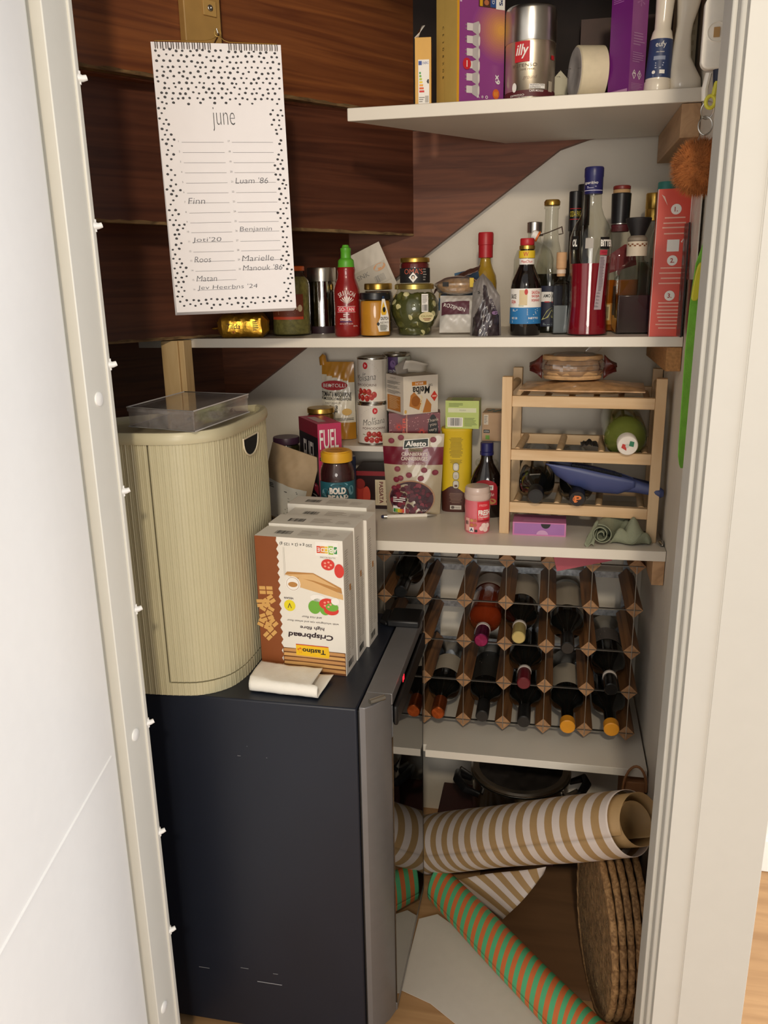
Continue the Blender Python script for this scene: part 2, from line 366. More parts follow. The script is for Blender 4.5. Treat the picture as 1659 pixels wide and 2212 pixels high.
p0 = at(1502, 222, Y=1.605); mb = MB(); mb.box(XR-.033, XR-.001, 1.605, 1.94, ZT-.0225-.055, ZT-.0235, LEDG); tag(mb.build('ledger', bevel=.001), 'wooden ledger on right wall holding up the topmost shelf', 'bracket')
mb = MB(); mb.box(XR-.028, XR-.001, 1.605, 1.94, ZM-.0185-.045, ZM-.0195, mat('cork_block', '#a97c4c', .85, var=.25, scale=160, bump=.3)); tag(mb.build('ledger', bevel=.001), 'cork brown ledger at right wall under middle shelf', 'bracket')
mb = MB(); mb.box(XR-.024, XR-.001, 1.606, 1.94, ZL-.021-.052, ZL-.022, LEDG); tag(mb.build('ledger', bevel=.001), 'pine ledger at right wall beside top of bottle rack', 'bracket')
# ------------------------------------------------------------------ more helpers
def loft(mb, loops, m, cap0=False, cap1=False):
    n = len(loops[0]); vs = [p for l in loops for p in l]; fs, ms = [], []
    for j in range(len(loops)-1):
        for i in range(n): fs.append((j*n+i, j*n+(i+1) % n, (j+1)*n+(i+1) % n, (j+1)*n+i)); ms.append(m[j] if isinstance(m, list) else m)
    if cap0: fs.append(tuple(range(n-1, -1, -1))); ms.append(m[0] if isinstance(m, list) else m)
    if cap1: fs.append(tuple((len(loops)-1)*n+i for i in range(n))); ms.append(m[-1] if isinstance(m, list) else m)
    return mb.add(vs, fs, ms)
def hsh(*a): return (math.sin(sum(x*y for x, y in zip(a, (12.9898, 78.233, 37.719, 93.98))))*43758.5453) % 1
def wob(u, v, s=0, k=1):
    return (math.sin(u*7*k+s)+math.sin(v*9*k+s*1.7+u*3)+.6*math.sin(u*17*k+v*13*k+s*2.3)+.4*math.sin(u*31*k-v*23*k+s))/3
BLK = ink('161616'); WHT = ink('f2efe8'); RED = ink('c4202a'); GRY = ink('8a8680')

# ------------------------------------------------------------------ calendar
yawc = math.radians(24); nC = V((math.sin(yawc), -math.cos(yawc), 0)); PC = at(470, 95, Y=1.40)
TL, TR, BR, BL = [atp(*q, PC, nC) for q in ((325, 90), (603, 97), (650, 663), (390, 676))]
uC = (TR-TL).normalized(); cw = ((TR-TL).length+(BR-BL).length)/2; ch = ((TL-BL).length+(TR-BR).length)/2
vC = ((TL-BL)+(TR-BR)).normalized(); vC = (vC-uC*vC.dot(uC)).normalized()
CALP = mat('calendar_paper', '#f6f4f7', .6, var=.01); DOT = ink('26242a')
cal = thing('calendar', 'white birthday calendar with black dots, hanging open at june from wire hanger', 'calendar', TL)
f0 = plane((0, 0, 0), uC, vC)
def fcal(a, b, e=0): return f0(a*cw, -b*ch, e)
for i in range(4):
    mb = MB(); k = .0013*(4-i)
    mb.grid(1, 14, lambda u, v: fcal(u*1.0-.004*(4-i)*v, v*(1+.003*(4-i)), -k-.008*v*v*(4-i)/4), CALP); 
    o = mb.build('page', cal)
    s_ = o.modifiers.new('solid', 'SOLIDIFY'); s_.thickness = .0005
mb = MB(); mb.grid(1, 14, lambda u, v: fcal(u, v, 0), CALP)
def edge_in(a, b):
    m1 = .105+.02*math.sin(b*40)+.012*math.sin(b*97); m2 = .895+.02*math.sin(b*37+1)
    return a < m1 or a > m2 or b < .215+.008*math.sin(a*60) or b > .945+.006*math.sin(a*50)
for j in range(54):
    for i in range(20):
        a = (i+.5+(.25 if j % 2 else -.25))/20+(hsh(i, j)-.5)*.022; b = (j+.5)/54+(hsh(j, i, 3)-.5)*.008
        if not (.012 < a < .985 and .014 < b < .988) or not edge_in(a, b): continue
        th = hsh(i, j, 9)*PI; r = .0021*(.85+.3*hsh(i, j, 5)); pts = []
        for q in range(7):
            t = 2*PI*q/7; rr = r*(.9+.25*hsh(i, j, q)); pts.append((a+rr*math.cos(t)/cw*1.05, b+rr*.85*math.sin(t)/ch))
        mb.add([fcal(*p, .0003) for p in pts[::-1]], [tuple(range(7))], DOT)
fT = lambda a, b, e=0: f0(a, b, e)
def ct(t, a, b, h, m, w=None, shear=0, bold=0): mb.text(f0, t, a*cw, -b*ch, w, h, m, .0005, shear=shear, bold=bold)
GRL = ink('77757a'); PEN = ink('56565e')
ct('june', .51, .268, .036, ink('2a2a2c'), w=.036, bold=-.02)
wr = {7: 'Finn', 11: "Joti'20", 13: 'Roos', 15: 'Matan', 16: "Jev Heerbns '24", 21: "Luam '86", 26: 'Benjamin', 29: 'Marielle', 30: "Manouk '86"}
for i in range(30):
    rr = i % 16; b = .352+rr*.0375; a0 = (.14, .535)[i//16]+(.02*rr/16 if i < 16 else .012*rr/16)
    mb.rect(f0, (a0+.025)*cw, -b*ch-.00025, (a0+.355)*cw, -b*ch+.00025, GRL, .0004)
    ct(str(i+1), a0, b-.004, .0028, GRL)
    if i+1 in wr:
        s = wr[i+1]; wd = len(s)*.0068; mb.text(f0, s, (a0+.03)*cw+wd/2, -(b-.008)*ch, wd, .0092, PEN, .0005, shear=.18, bold=-.012)
mb.build('page', cal, label='front page headed june with printed dots and handwritten names')
mb = MB()
for i in range(24):
    a = .04+.92*i/23
    if .44 < a < .60: continue
    c = f0(a*cw, -.004, .0); 
    for dx in (-.0016, .0016):
        mb.tube([f0(a*cw+dx, -.0045+.0052*math.cos(t), -.001+.0046*math.sin(t)) for t in [2*PI*q/10 for q in range(10)]], .0006, mat('bronze_wire', '#5a4a38', .35, metal=.9), 5, closed=True)
mb.build('wire_binding', cal)
mb = MB(); bw = mat('brass_wire', '#c8a860', .3, metal=.9)
mb.tube([f0(a*cw, b*ch, .001) for a, b in ((.03, .004), (.40, .006), (.47, .012), (.50, .022), (.505, .030)) ], .0008, bw, 6)
mb.tube([f0(a*cw, b*ch, .001) for a, b in ((.97, .002), (.60, .004), (.56, .010), (.53, .022), (.525, .030))], .0008, bw, 6)
mb.tube([f0(.515*cw+.005*math.cos(t), .034*ch+.005*math.sin(t), .001) for t in [2*PI*q/12 for q in range(12)]], .0009, bw, 6, closed=True)
mb.build('hanger', cal)
# hook holding the calendar out from the batten
hk = f0(.515*cw, .036*ch, .0)+TL; e_ = V((l.x, l.y, hk.z))+dA*.045
mb = MB(); mb.tube([(hk.x-.001, hk.y-.002, hk.z+.006), (hk.x, hk.y, hk.z), (hk.x, hk.y+.004, hk.z-.001), tuple(e_+nA*.001)], .0014, METAL, 8); mb.build('hook', bat).matrix_parent_inverse = Matrix.Translation(bat.location).to_4x4().inverted() if False else (Matrix.Translation(bat.location) @ Matrix.Rotation(bat.rotation_euler.z, 4, 'Z')).inverted()

# ------------------------------------------------------------------ wine cooler
BLKST = mat('satin_black_steel', '#1a1f2b', .42, var=.06, scale=8, spec=.45)
BLKPL = mat('black_plastic', '#131314', .4)
SILV = mat('silver_door_paint', '#7b7a7b', .38, metal=.4, var=.03)
DGL = glass('door_glass', '#7d8084', refl=1.12, rough=.012, f0=.12)
cool = thing('wine_cooler', 'black freestanding wine fridge with silver framed glass door at doorway', 'wine fridge', (-.53, 1.41, FZ))
def lo(mb): mb.M = Matrix.Translation((.53, -1.41, -FZ)); return mb
mb = lo(MB()); mb.box(-.775, -.302, 1.203, 1.618, FZ+.018, ZC, BLKST); mb.build('cabinet', cool, bevel=.003)
for x in (-.74, -.34):
    for y in (1.23, 1.585): mb = lo(MB()); mb.lathe([(.016, FZ), (.016, FZ+.019)], BLKPL, 16, (x, y)); mb.build('foot', cool)
scr = ink('8d8f94')
mb = lo(MB()); f = plane((-.302, 1.2028, 0), (1, 0, 0), (0, 0, 1))
for px, py, dx, dz in ((430, 2088, .022, -.003), (520, 2090, .016, -.002), (590, 2103, .010, -.002), (513, 1632, .006, 0), (575, 1637, .002, 0), (533, 1612, .001, .004), (556, 2120, .05, -.01)):
    p = at(px, py, Y=1.2028); mb.rect(f, p.x+.302, p.z-.0004, p.x+.302+dx, p.z+.0004+abs(dz)*.1, scr, .0003)
mb.build('scratches', cool)
dr = bpy.data.objects.new('door', None); COL.objects.link(dr); dr.parent = cool
D0, D1, DT, DB = 1.206, 1.604, ZC+.002, FZ+.05
mb = lo(MB()); mb.prism([(-.2985, D0), (-.288, D0), (-.276, D0+.010), (-.262, D0+.032), (-.2535, D0+.056), (-.2985, D0+.056)], DB, DT, SILV)
mb.box(-.2985, -.2515, D0+.056, D1, DT-.022, DT, SILV).box(-.2985, -.2515, D0+.056, D1, DB, DB+.018, SILV)
mb.box(-.2985, -.2515, D1-.012, D1, DB+.018, DT-.022, BLKPL); mb.build('door_frame', dr, bevel=.0015)
mb = lo(MB()); mb.box(-.2555, -.2515, D0+.056, D1-.012, DB+.018, DT-.022, DGL); mb.build('glass_pane', dr)
mb = lo(MB()); mb.box(-.2512, -.2425, D0+.056, D1-.02, DT-.062, DT-.024, BLKPL); mb.build('control_strip', dr, bevel=.004)
p = at(871, 1467, X=-.242); mb = lo(MB()); rl = glow('red_led', '#ff2030', 2.2)
for dy in (0, .009): mb.box(-.2426, -.2419, p.y+dy-.0022, p.y+dy+.0022, p.z-.005, p.z+.005, rl)
mb.build('display', dr)
mb = lo(MB()); mb.box(-.318, -.2495, 1.545, 1.618, ZC, ZC+.016, BLKPL); mb.prism([(-.318, 1.545), (-.336, 1.56), (-.336, 1.618), (-.318, 1.618)], ZC, ZC+.011, BLKPL); mb.build('hinge', cool, bevel=.004)
mb = lo(MB()); mb.tube([(-.283, 1.222, DT+.003), (-.262, 1.243, DT+.003)], .005, METAL, 10); mb.build('hinge_cap', dr)
mb = lo(MB()); mb.box(-.3015, -.2985, 1.21, 1.60, DB+.01, DT-.008, BLKPL); mb.build('gasket', dr)

# ------------------------------------------------------------------ bread bin on the cooler
BEI = mat('beige_ribbed_plastic', '#c4bd9c', .42, var=.015); BEI2 = mat('beige_lid_plastic', '#c7c0a0', .35, var=.015)
OUT = [(-.815, 1.295), (-.812, 1.262), (-.785, 1.224), (-.745, 1.203), (-.69, 1.194), (-.609, 1.199), (-.570, 1.212), (-.542, 1.240), (-.530, 1.275), (-.5265, 1.315), (-.5265, 1.40), (-.530, 1.455), (-.540, 1.495), (-.560, 1.520)]
def cr_(p0, p1, p2, p3, t): return .5*((2*p1)+(-p0+p2)*t+(2*p0-5*p1+4*p2-p3)*t*t+(-p0+3*p1-3*p2+p3)*t**3)
NS = len(OUT)-1
def raw(t):
    k = (max(-1, min(1, t))+1)/2*NS; i = min(NS-1, int(k)); q = k-i
    P4 = [V((*OUT[max(0, min(NS, i+j))], 0)) for j in (-1, 0, 1, 2)]
    return cr_(*P4, q)
def cur(t, off=0):
    p = raw(t)
    if off:
        e = 2e-3; tg = (raw(t+e)-raw(t-e)).normalized(); p = p+V((tg.y, -tg.x, 0))*off
    return p
Mb = V((-.67, 1.36, 0))
# equal arc-length table
TT = [-1+2*i/1200 for i in range(1201)]; AL = [0]
for i in range(1200): AL.append(AL[-1]+(cur(TT[i+1])-cur(TT[i])).length)
ARC = AL[-1]
def t_at(s):
    import bisect; i = min(1199, max(0, bisect.bisect(AL, s)-1)); q = (s-AL[i])/max(1e-9, AL[i+1]-AL[i]); return TT[i]+(TT[i+1]-TT[i])*q
bin_ = thing('bread_bin', 'tall beige ribbed bread bin with curved front on top of black fridge', 'bread bin', (Mb.x, Mb.y, ZC))
def lb(): m = MB(); m.M = Matrix.Translation((-Mb.x, -Mb.y, -ZC)); return m
def skin(s0, s1, z0, z1, off, th, per=.0105):
    o_, i_ = [], []; s = s0
    while s < s1-1e-6:
        ph = (s/per) % 1; k = .0007 if ph < .12 else (-.0004 if .5 < ph < .6 else 0)
        t = t_at(s); p = cur(t, off+k); o_.append((p.x, p.y)); p = cur(t, off-th); i_.append((p.x, p.y)); s += per*.06
    t = t_at(s1); p = cur(t, off); o_.append((p.x, p.y)); p = cur(t, off-th); i_.append((p.x, p.y))
    mb = lb(); loft(mb, [[(x, y, z) for x, y in o_+i_[::-1]] for z in (z0, z1)], BEI, True, True); return mb
ZB1 = 1.207
inner = [cur(-1+2*i/60, -.0075) for i in range(61)]
mb = lb(); mb.prism([(p.x, p.y) for p in inner], ZC+.002, ZB1, BEI); mb.build('body', bin_)
q = at(362, 1483, Z=ZC+.024); q.z = 0
sS = AL[min(range(1201), key=lambda i: (cur(TT[i])-q).length)]
skin(0, sS-.0016, ZC+.0005, ZB1, 0, .004).build('side_strip', bin_, ang=20)
skin(sS-.0016, ARC, ZC+.0005, ZC+.024, 0, .004).build('base_band', bin_, ang=20)
skin(sS+.0016, ARC, ZC+.0268, ZB1-.001, .0006, .004).build('roll_door', bin_, ang=20)
def ring(off, z): return [(p.x, p.y, z) for p in [cur(-1+2*i/90, off) for i in range(91)]]
mb = lb(); loft(mb, [ring(-.002, 1.203), ring(.004, 1.2035), ring(.0055, 1.208), ring(.005, 1.217), ring(.002, 1.222), ring(-.002, 1.2225), ring(-.008, 1.220), ring(-.010, 1.210)], BEI2, True, True); mb.build('lid', bin_)
# half-oval finger hole in the roll door
def srf(px, py):
    best = None
    for i in range(400, 1190, 4):
        p = cur(TT[i], .001); a = (p.x-CAM.x, p.y-CAM.y); 
        dd = ray(px, py); k = (p.x*dd.y-p.y*dd.x)
        if best is None or abs(k) < best[0]:
            t = p.y/dd.y; best = (abs(k), AL[i], CAM.z+dd.z*t)
    return best[1], best[2]
s1, z1 = srf(522, 946); s2, z2 = srf(554, 937); s3, z3 = srf(537, 984)
def fsurf(a, b, e=0): p = cur(t_at(a), .0022+e); return V((p.x, p.y, b))
zt = (z1+z2)/2; pts = [(s1, zt), (s2, zt)]+[((s1+s2)/2+(s2-s1)/2*math.cos(t), zt-(zt-z3)*(math.sin(t))**.8) for t in [PI*i/14 for i in range(1, 14)]]
mb = lb(); mb.add([fsurf(a, b, .0006) for a, b in pts], [tuple(range(len(pts)))], mat('hole_black', '#060606', .9)); mb.build('finger_hole', bin_)
mb = lb(); mb.tube([fsurf(a, b, .0006) for a, b in pts], .0016, mat('hole_rim', '#e6dcc0', .4), 6, closed=True); mb.build('hole_rim', bin_)

# clear organiser box lying on the bin lid
CLR = glass('clear_plastic', '#fbfafa', refl=1.0, rough=.08, haze=.07, hz='#e8e6e6')
CLR2 = glass('clear_film', '#f6f4f0', refl=1.3, rough=.12, haze=.12, hz='#d8d4cc')
zt, zb = 1.258, 1.2235
qs = [at(px, py, Z=zt) for px, py in ((282, 880), (424, 889), (541, 852), (404, 847))]
qs = [q+V((-.010, .010, 0)) for q in qs]; cx = sum((q for q in qs), V())/4
org = thing('organizer_box', 'clear plastic compartment box lying on the beige bread bin lid', 'storage box', (cx.x, cx.y, zb))
pl = [(q.x-cx.x, q.y-cx.y) for q in qs]; hh = zt-zb
def wall(mb, a, b, z0, z1, th=.0016):
    a, b = V((*a, 0)), V((*b, 0)); n = V((-(b-a).y, (b-a).x, 0)).normalized()*th
    mb.prism([(a.x, a.y), (b.x, b.y), (b.x+n.x, b.y+n.y), (a.x+n.x, a.y+n.y)], z0, z1, CLR)
mb = MB()
for i in range(4): wall(mb, pl[i], pl[(i+1) % 4], 0, hh-.003)
mb.prism(pl, 0, .0015, CLR); mb.build('tray', org)
def lerp2(a, b, t): return (a[0]+(b[0]-a[0])*t, a[1]+(b[1]-a[1])*t)
for t in (.33, .66):
    mb = MB(); wall(mb, lerp2(pl[0], pl[1], t), lerp2(pl[3], pl[2], t), .0016, hh-.004); mb.build('divider', org)
mb = MB(); mb.prism([(x*1.02, y*1.02) for x, y in pl], hh-.0028, hh-.001, CLR)
for i in range(4): wall(mb, (pl[i][0]*1.02, pl[i][1]*1.02), (pl[(i+1) % 4][0]*1.02, pl[(i+1) % 4][1]*1.02), hh-.008, hh-.001, .0012)
mb.build('box_lid', org)
for zz in (.001, hh-.001):
    mb = MB(); mb.tube([(x*1.02, y*1.02, zz) for x, y in pl], .0011, mat('milky_edge', '#cfcdcc', .3), 6, closed=True); mb.build('edge_bead', org)
mb = MB(); c1, c2 = lerp2(pl[1], pl[2], .2), lerp2(pl[1], pl[2], .8)
def bagp(u, v):
    x = c1[0]+(c2[0]-c1[0])*u+(pl[0][0]-pl[1][0])*.3*v; y = c1[1]+(c2[1]-c1[1])*u+(pl[0][1]-pl[1][1])*.3*v
    return (x-.006, y+.004, .006+.014*abs(wob(u*1.3, v*1.5, 2, 1.6)))
mb.grid(24, 14, bagp, CLR2); tag(mb.build('plastic_bag', loc=(cx.x, cx.y, zb), ang=20), 'crumpled clear bag inside the compartment box', 'bag')

# ------------------------------------------------------------------ crispbread cartons on the cooler, upside down
CARD = mat('white_carton', '#ebe7dd', .5, var=.01); BRN = ink('8a4a20'); GLD = ink('d8a860'); GOLD2 = ink('c48a4a')
br_ = V((-.347, 1.318, ZC)); ang = math.radians(-3.8); cwid = .166; bl = br_-V((math.cos(ang), math.sin(ang), 0))*cwid; chh = .2585; cdep = .061
def carton(full):
    T0 = thing('crispbread_box', 'x', 'food box', (0, 0, 0), 0, 'crispbread boxes standing upside down on the fridge')
    mb = MB(); w, h, d = cwid, chh, cdep
    mb.box(0, w, 0, d, 0, h, CARD)
    f = plane((0, 0, 0), (1, 0, 0), (0, 0, 1)); r = plane((w, 0, 0), (0, 1, 0), (0, 0, 1)); tp = plane((0, 0, h), (1, 0, 0), (0, 1, 0)); lf = plane((0, d, 0), (0, -1, 0), (0, 0, 1))
    mb.rect(tp, .016, .012, .042, .022, CARD, .0002); mb.bars(tp, .03, d*.30, .062, d*.62, BLK, 16, .0004)
    mb.lines(tp, .075, d*.25, w*.72, d*.75, 5, ink('b9aea2'), .0003, .3); mb.lines(tp, w*.75, d*.25, w*.93, d*.6, 4, ink('c4bab0'), .0003, .3)
    mb.rect(lf, 0, 0, d, h, BRN, .0002)
    mb.lines(r, d*.16, h*.10, d*.45, h*.92, 46, ink('bdb6ac'), .0003, .4); mb.lines(r, d*.55, h*.14, d*.85, h*.62, 30, ink('c2bbb1'), .0003, .4)
    mb.rect(r, d*.5, h*.60, d*.64, h*.645, GOLD2, .0004); mb.bars(r, d*.2, h*.04, d*.7, h*.09, BLK, 10, .0005)
    if full:
        # brown side band with a scalloped edge, biscuits printed on it
        pts = [(0, 0), (w*.265, 0)]+[(w*.26+.0022*math.cos(i*PI), h*i/34) for i in range(1, 34)]+[(w*.255, h), (0, h)]
        mb.poly(f, pts, BRN, .0003)
        for i, (a, b, an) in enumerate(((.10, .60, .05), (.12, .52, .6), (.10, .46, -.5), (.06, .50, .1), (.09, .40, .4), (.14, .34, .75), (.06, .34, -.4), (.12, .27, .8))):
            c, s = math.cos(an), math.sin(an); k = .014
            for gx in (0, 1):
                for gy in (0, 1):
                    q = [((gx-1)*k+.001, (gy-1)*k*.62+.001), (gx*k-.001, (gy-1)*k*.62+.001), (gx*k-.001, gy*k*.62-.001), ((gx-1)*k+.001, gy*k*.62-.001)]
                    mb.poly(f, [(w*a+x*c-y*s, h*b+x*s+y*c) for x, y in q], GLD, .0005+.0001*i)
        # crackers along the foot, brand plate, titles (all upside down)
        mb.rect(f, w*.265, 0, w*.995, h*.175, ink('6b3f1c'), .0003)
        for i in range(5):
            z = h*(.015+.033*i); mb.poly(f, [(w*.27, z), (w*.99, z), (w*.985, z+h*.022), (w*.5, z+h*.026), (w*.275, z+h*.022)], ink('d9a765' if i % 2 else 'c9945a'), .0004)
        YEL = ink('f2c318')
        mb.poly(f, [(w*.42, h*.125), (w*.80, h*.122), (w*.81, h*.15), (w*.80, h*.205), (w*.62, h*.212), (w*.42, h*.205)], YEL, .0006)
        mb.text(f, 'Tastino', w*.63, h*.165, w*.27, h*.036, BLK, .0009, PI, bold=.03); mb.text(f, '*', w*.47, h*.16, .012, .013, ink('d8521e'), .0009, bold=.06)
        mb.rect(f, w*.42, h*.205, w*.80, h*.211, RED, .0008)
        DK = ink('2e1a22')
        mb.text(f, 'Crispbread', w*.60, h*.285, w*.52, h*.052, DK, .0006, PI, shear=.15, bold=.03)
        mb.text(f, 'high fibre', w*.62, h*.345, w*.28, h*.032, DK, .0006, PI, shear=.12, bold=.015)
        mb.text(f, 'with wholegrain rye and wheat flour', w*.63, h*.390, w*.60, h*.018, DK, .0006, PI, shear=.1); mb.text(f, 'and rice flour', w*.62, h*.424, w*.23, h*.016, DK, .0006, PI, shear=.1)
        mb.disc(f, w*.37, h*.50, .011, .011, ink('e8d820'), .0005); mb.text(f, 'V', w*.37, h*.50, .008, .010, DK, .0007, PI); mb.text(f, 'VEGAN', w*.365, h*.555, w*.11, h*.014, DK, .0006, PI, bold=.02)
        # toast with topping
        TOA, TOD = ink('dcb37a'), ink('b98546')
        mb.poly(f, [(w*.33, h*.73), (w*.98, h*.62), (w*.97, h*.66), (w*.66, h*.755), (w*.36, h*.752)], TOD, .0005)
        mb.poly(f, [(w*.42, h*.655), (w*.80, h*.60), (w*.99, h*.575), (w*.985, h*.615), (w*.66, h*.69), (w*.50, h*.715)], TOA, .0007)
        mb.poly(f, [(w*.33, h*.73), (w*.66, h*.747), (w*.94, h*.655), (w*.66, h*.70), (w*.45, h*.715)], TOA, .0006)
        mb.disc(f, w*.42, h*.665, .0145, .0145, WHT, .0008); mb.disc(f, w*.42, h*.665, .0125, .0125, ink('a88a6a'), .0009); mb.disc(f, w*.42, h*.665, .0118, .0118, WHT, .0010); mb.disc(f, w*.42, h*.66, .009, .005, TOD, .0011)
        GRN = ink('6fae3a'); TOM = ink('d5382c')
        for a, b, ra, rb, c in ((.66, .505, .012, .013, GRN), (.86, .515, .012, .008, GRN), (.70, .54, .010, .008, GRN), (.90, .56, .008, .007, WHT), (.70, .575, .014, .007, WHT), (.81, .535, .016, .011, TOM), (.85, .49, .014, .009, TOM), (.78, .49, .010, .010, GRN), (.83, .825, .0125, .0105, TOM), (.955, .785, .009, .013, TOM)):
            mb.disc(f, w*a, h*b, ra, rb, c, .0009+.0004*a)
        for a, b in ((.83, .825), (.81, .535)):
            for q in range(5): t = q*1.26; mb.disc(f, w*a+.006*math.cos(t), h*b+.005*math.sin(t), .0022, .0018, ink('f0a08a'), .0018)
        # nutri-score plate
        mb.rect(f, w*.695, h*.885, w*.95, h*.985, WHT, .0005); 
        for i, c in enumerate(('d8452a', 'e08a2c', 'e8c52e', '8fbf3a', '2f8a4a')): mb.rect(f, w*(.71+.046*i), h*.905, w*(.754+.046*i), h*.955, ink(c), .0008)
        mb.rect(f, w*.835, h*.893, w*.905, h*.967, WHT, .001); mb.rect(f, w*.843, h*.90, w*.897, h*.96, ink('8fbf3a'), .0012)
        for i, c in enumerate('EDCBA'): mb.text(f, c, w*(.732+.046*i), h*.93, None, .0075 if c != 'B' else .0105, WHT, .0015, PI, bold=.02)
        mb.text(f, 'NUTRI-SCORE', w*.83, h*.875, w*.17, h*.011, GRY, .0008, PI)
        mb.text(f, '250 g e (2 x 125 g)', w*.475, h*.955, w*.37, h*.026, BLK, .0006, PI)
        mb.rect(f, w*.325, h*.72, w*.327, h*.93, GRY, .0005); mb.rect(f, w*.338, h*.72, w*.34, h*.93, GRY, .0005)
    mb.build('carton', T0)
    return T0
boxes = []
ev = V((-math.sin(ang), math.cos(ang), 0)); eu = V((math.cos(ang), math.sin(ang), 0))
labs = ('frontmost crispbread box standing upside down, its printed face showing', 'second crispbread box from the front, pressed behind the frontmost', 'third crispbread box from the front of the row', 'rearmost crispbread box, its top flap bent up')
p = V((bl.x, bl.y, ZC)); sh = ((0, 0, 0), (.001, .0635, 0), (.006, .128, 0), (-.012, .1915, 0))
for i, (a, b, dz) in enumerate(sh):
    c = carton(i == 0); c.location = p+eu*a+ev*b; c.rotation_euler.z = ang+(0, .012, .0, -.01)[i]; c['label'] = labs[i]; c.scale.z = (1, 1.018, 1.004, 1.03)[i]; boxes.append(c)

# folded tissue
TIS = mat('tissue_paper', '#f3f0e6', .85, var=.01, bump=.15, bscale=220)
c0, c1, c2, c3 = at(541, 1493, Z=ZC), at(688, 1510, Z=ZC), at(708, 1464, Z=ZC), at(566, 1447, Z=ZC)
ct_ = (c0+c1+c2+c3)/4
def tis(u, v):
    # v walks along the folded cross-section: lower layer, fold at the front, upper layer
    if v < .42: k = 1-v/.42; z = .001+.004*k*u*u+.010*max(0, u-.85)
    elif v < .58: a = (v-.42)/.16*PI; k = -.10*math.sin(a); z = .0125-.0115*math.cos(a)
    else: k = (v-.58)/.42; z = .024-.008*k+.002*wob(u, v, 1)+.010*max(0, .25-u)
    uu = u*(1-.10*(1 if v > .58 else 0)*(1-.3*k))
    a = c0.lerp(c1, uu); b = c3.lerp(c2, uu); p = a.lerp(b, k)
    p = p+ (c1-c0).normalized()*(.012*k if v < .42 else 0)
    return (p.x-ct_.x, p.y-ct_.y, z+.0008*wob(u*2, v*2, 4))
mb = MB(); mb.grid(24, 40, tis, TIS); o = mb.build('tissue', loc=(ct_.x, ct_.y, ZC+.0012), ang=60); tag(o, 'white paper tissue folded over, lying before crispbread boxes', 'tissue')
s_ = o.modifiers.new('solid', 'SOLIDIFY'); s_.thickness = .0008

# ------------------------------------------------------------------ things hanging just inside the right jamb
p = at(1513, 362, Y=1.26); FUR = mat('rust_fur', '#a0602e', .95, var=.3, scale=90); FUR2 = mat('rust_fur_strands', '#ad6a36', .9, var=.2)
pom = thing('pompom', 'rust brown fluffy pompom keyring hanging beside the right jamb', 'pompom', p)
mb = MB(); mb.lathe([(0, -.034)]+[(.034*math.cos(a), .034*math.sin(a)) for a in [-PI/2+PI*i/14 for i in range(1, 14)]]+[(0, .034)], FUR, 24); mb.build('core', pom)
mb = MB()
for i in range(5200):
    z = random.uniform(-1, 1); t = random.uniform(0, 2*PI); r = math.sqrt(1-z*z); n = V((r*math.cos(t), r*math.sin(t), z)); q = V((random.gauss(0, 1), random.gauss(0, 1), random.gauss(0, 1))); tg = n.cross(q).normalized()
    a = n*.031; b = n*random.uniform(.037, .043)+tg*.006; s = n.cross(tg)*.0004
    mb.add([a-s, a+s, b], [(0, 1, 2)], FUR2)
mb.build('strands', pom, ang=180)
mb = MB(); mb.tube([(.002+.009*math.cos(t), .009*math.sin(t)*.4, .052+.012*math.sin(t)) for t in [2*PI*i/16 for i in range(16)]], .0011, METAL, 6, closed=True)
mb.tube([(.003+.008*math.sin(t), -.004*math.cos(t), .071+.010*math.cos(t)) for t in [2*PI*i/16 for i in range(16)]], .0011, METAL, 6, closed=True); mb.build('key_ring', pom)
# green felt strap with a lime clip
GRNF = mat('lime_felt', '#7cc243', .8, var=.12, scale=60, bump=.2, bscale=300)
pts = ((1534, 485, 1560, 480), (1503, 570, 1545, 570), (1490, 660, 1530, 660), (1480, 760, 1515, 760), (1473, 860, 1502, 860), (1466, 960, 1488, 960), (1465, 985, 1483, 985), (1467, 1003, 1479, 1003), (1470, 1012, 1475, 1012))
L_, R_ = [], []
for a, b, c, d_ in pts: L_.append(at(a, b, Y=1.25)); R_.append(at(c, d_, Y=1.262))
strap = thing('hanging_strap', 'bright green felt strap hanging down beside the right jamb', 'strap', L_[3])
mb = MB(); o0 = L_[3]
loops = [[a-o0, b-o0, b-o0+V((0, .004, 0)), a-o0+V((0, .004, 0))] for a, b in zip(L_, R_)]
loft(mb, loops, GRNF, True, True); mb.build('strap_body', strap, bevel=.001)
a, b = at(1492, 650, Y=1.245)-o0, at(1524, 566, Y=1.245)-o0; LIM = mat('lime_clip_plastic', '#c6c030', .4)
mb = MB(); cxx = (a.x+b.x)/2; pp = []
for t in [2*PI*i/28 for i in range(28)]:
    s_ = abs(math.cos(t))**.5*math.copysign(1, math.cos(t)); q_ = abs(math.sin(t))**.7*math.copysign(1, math.sin(t)); z = (a.z+b.z)/2+(b.z-a.z)/2*q_; pp.append((cxx+(b.x-a.x)*.38*s_+(z-(a.z+b.z)/2)*.12, z))
mb.prism(pp, a.y-.004, a.y+.003, LIM, 'y'); mb.build('clip', strap, bevel=.0015)
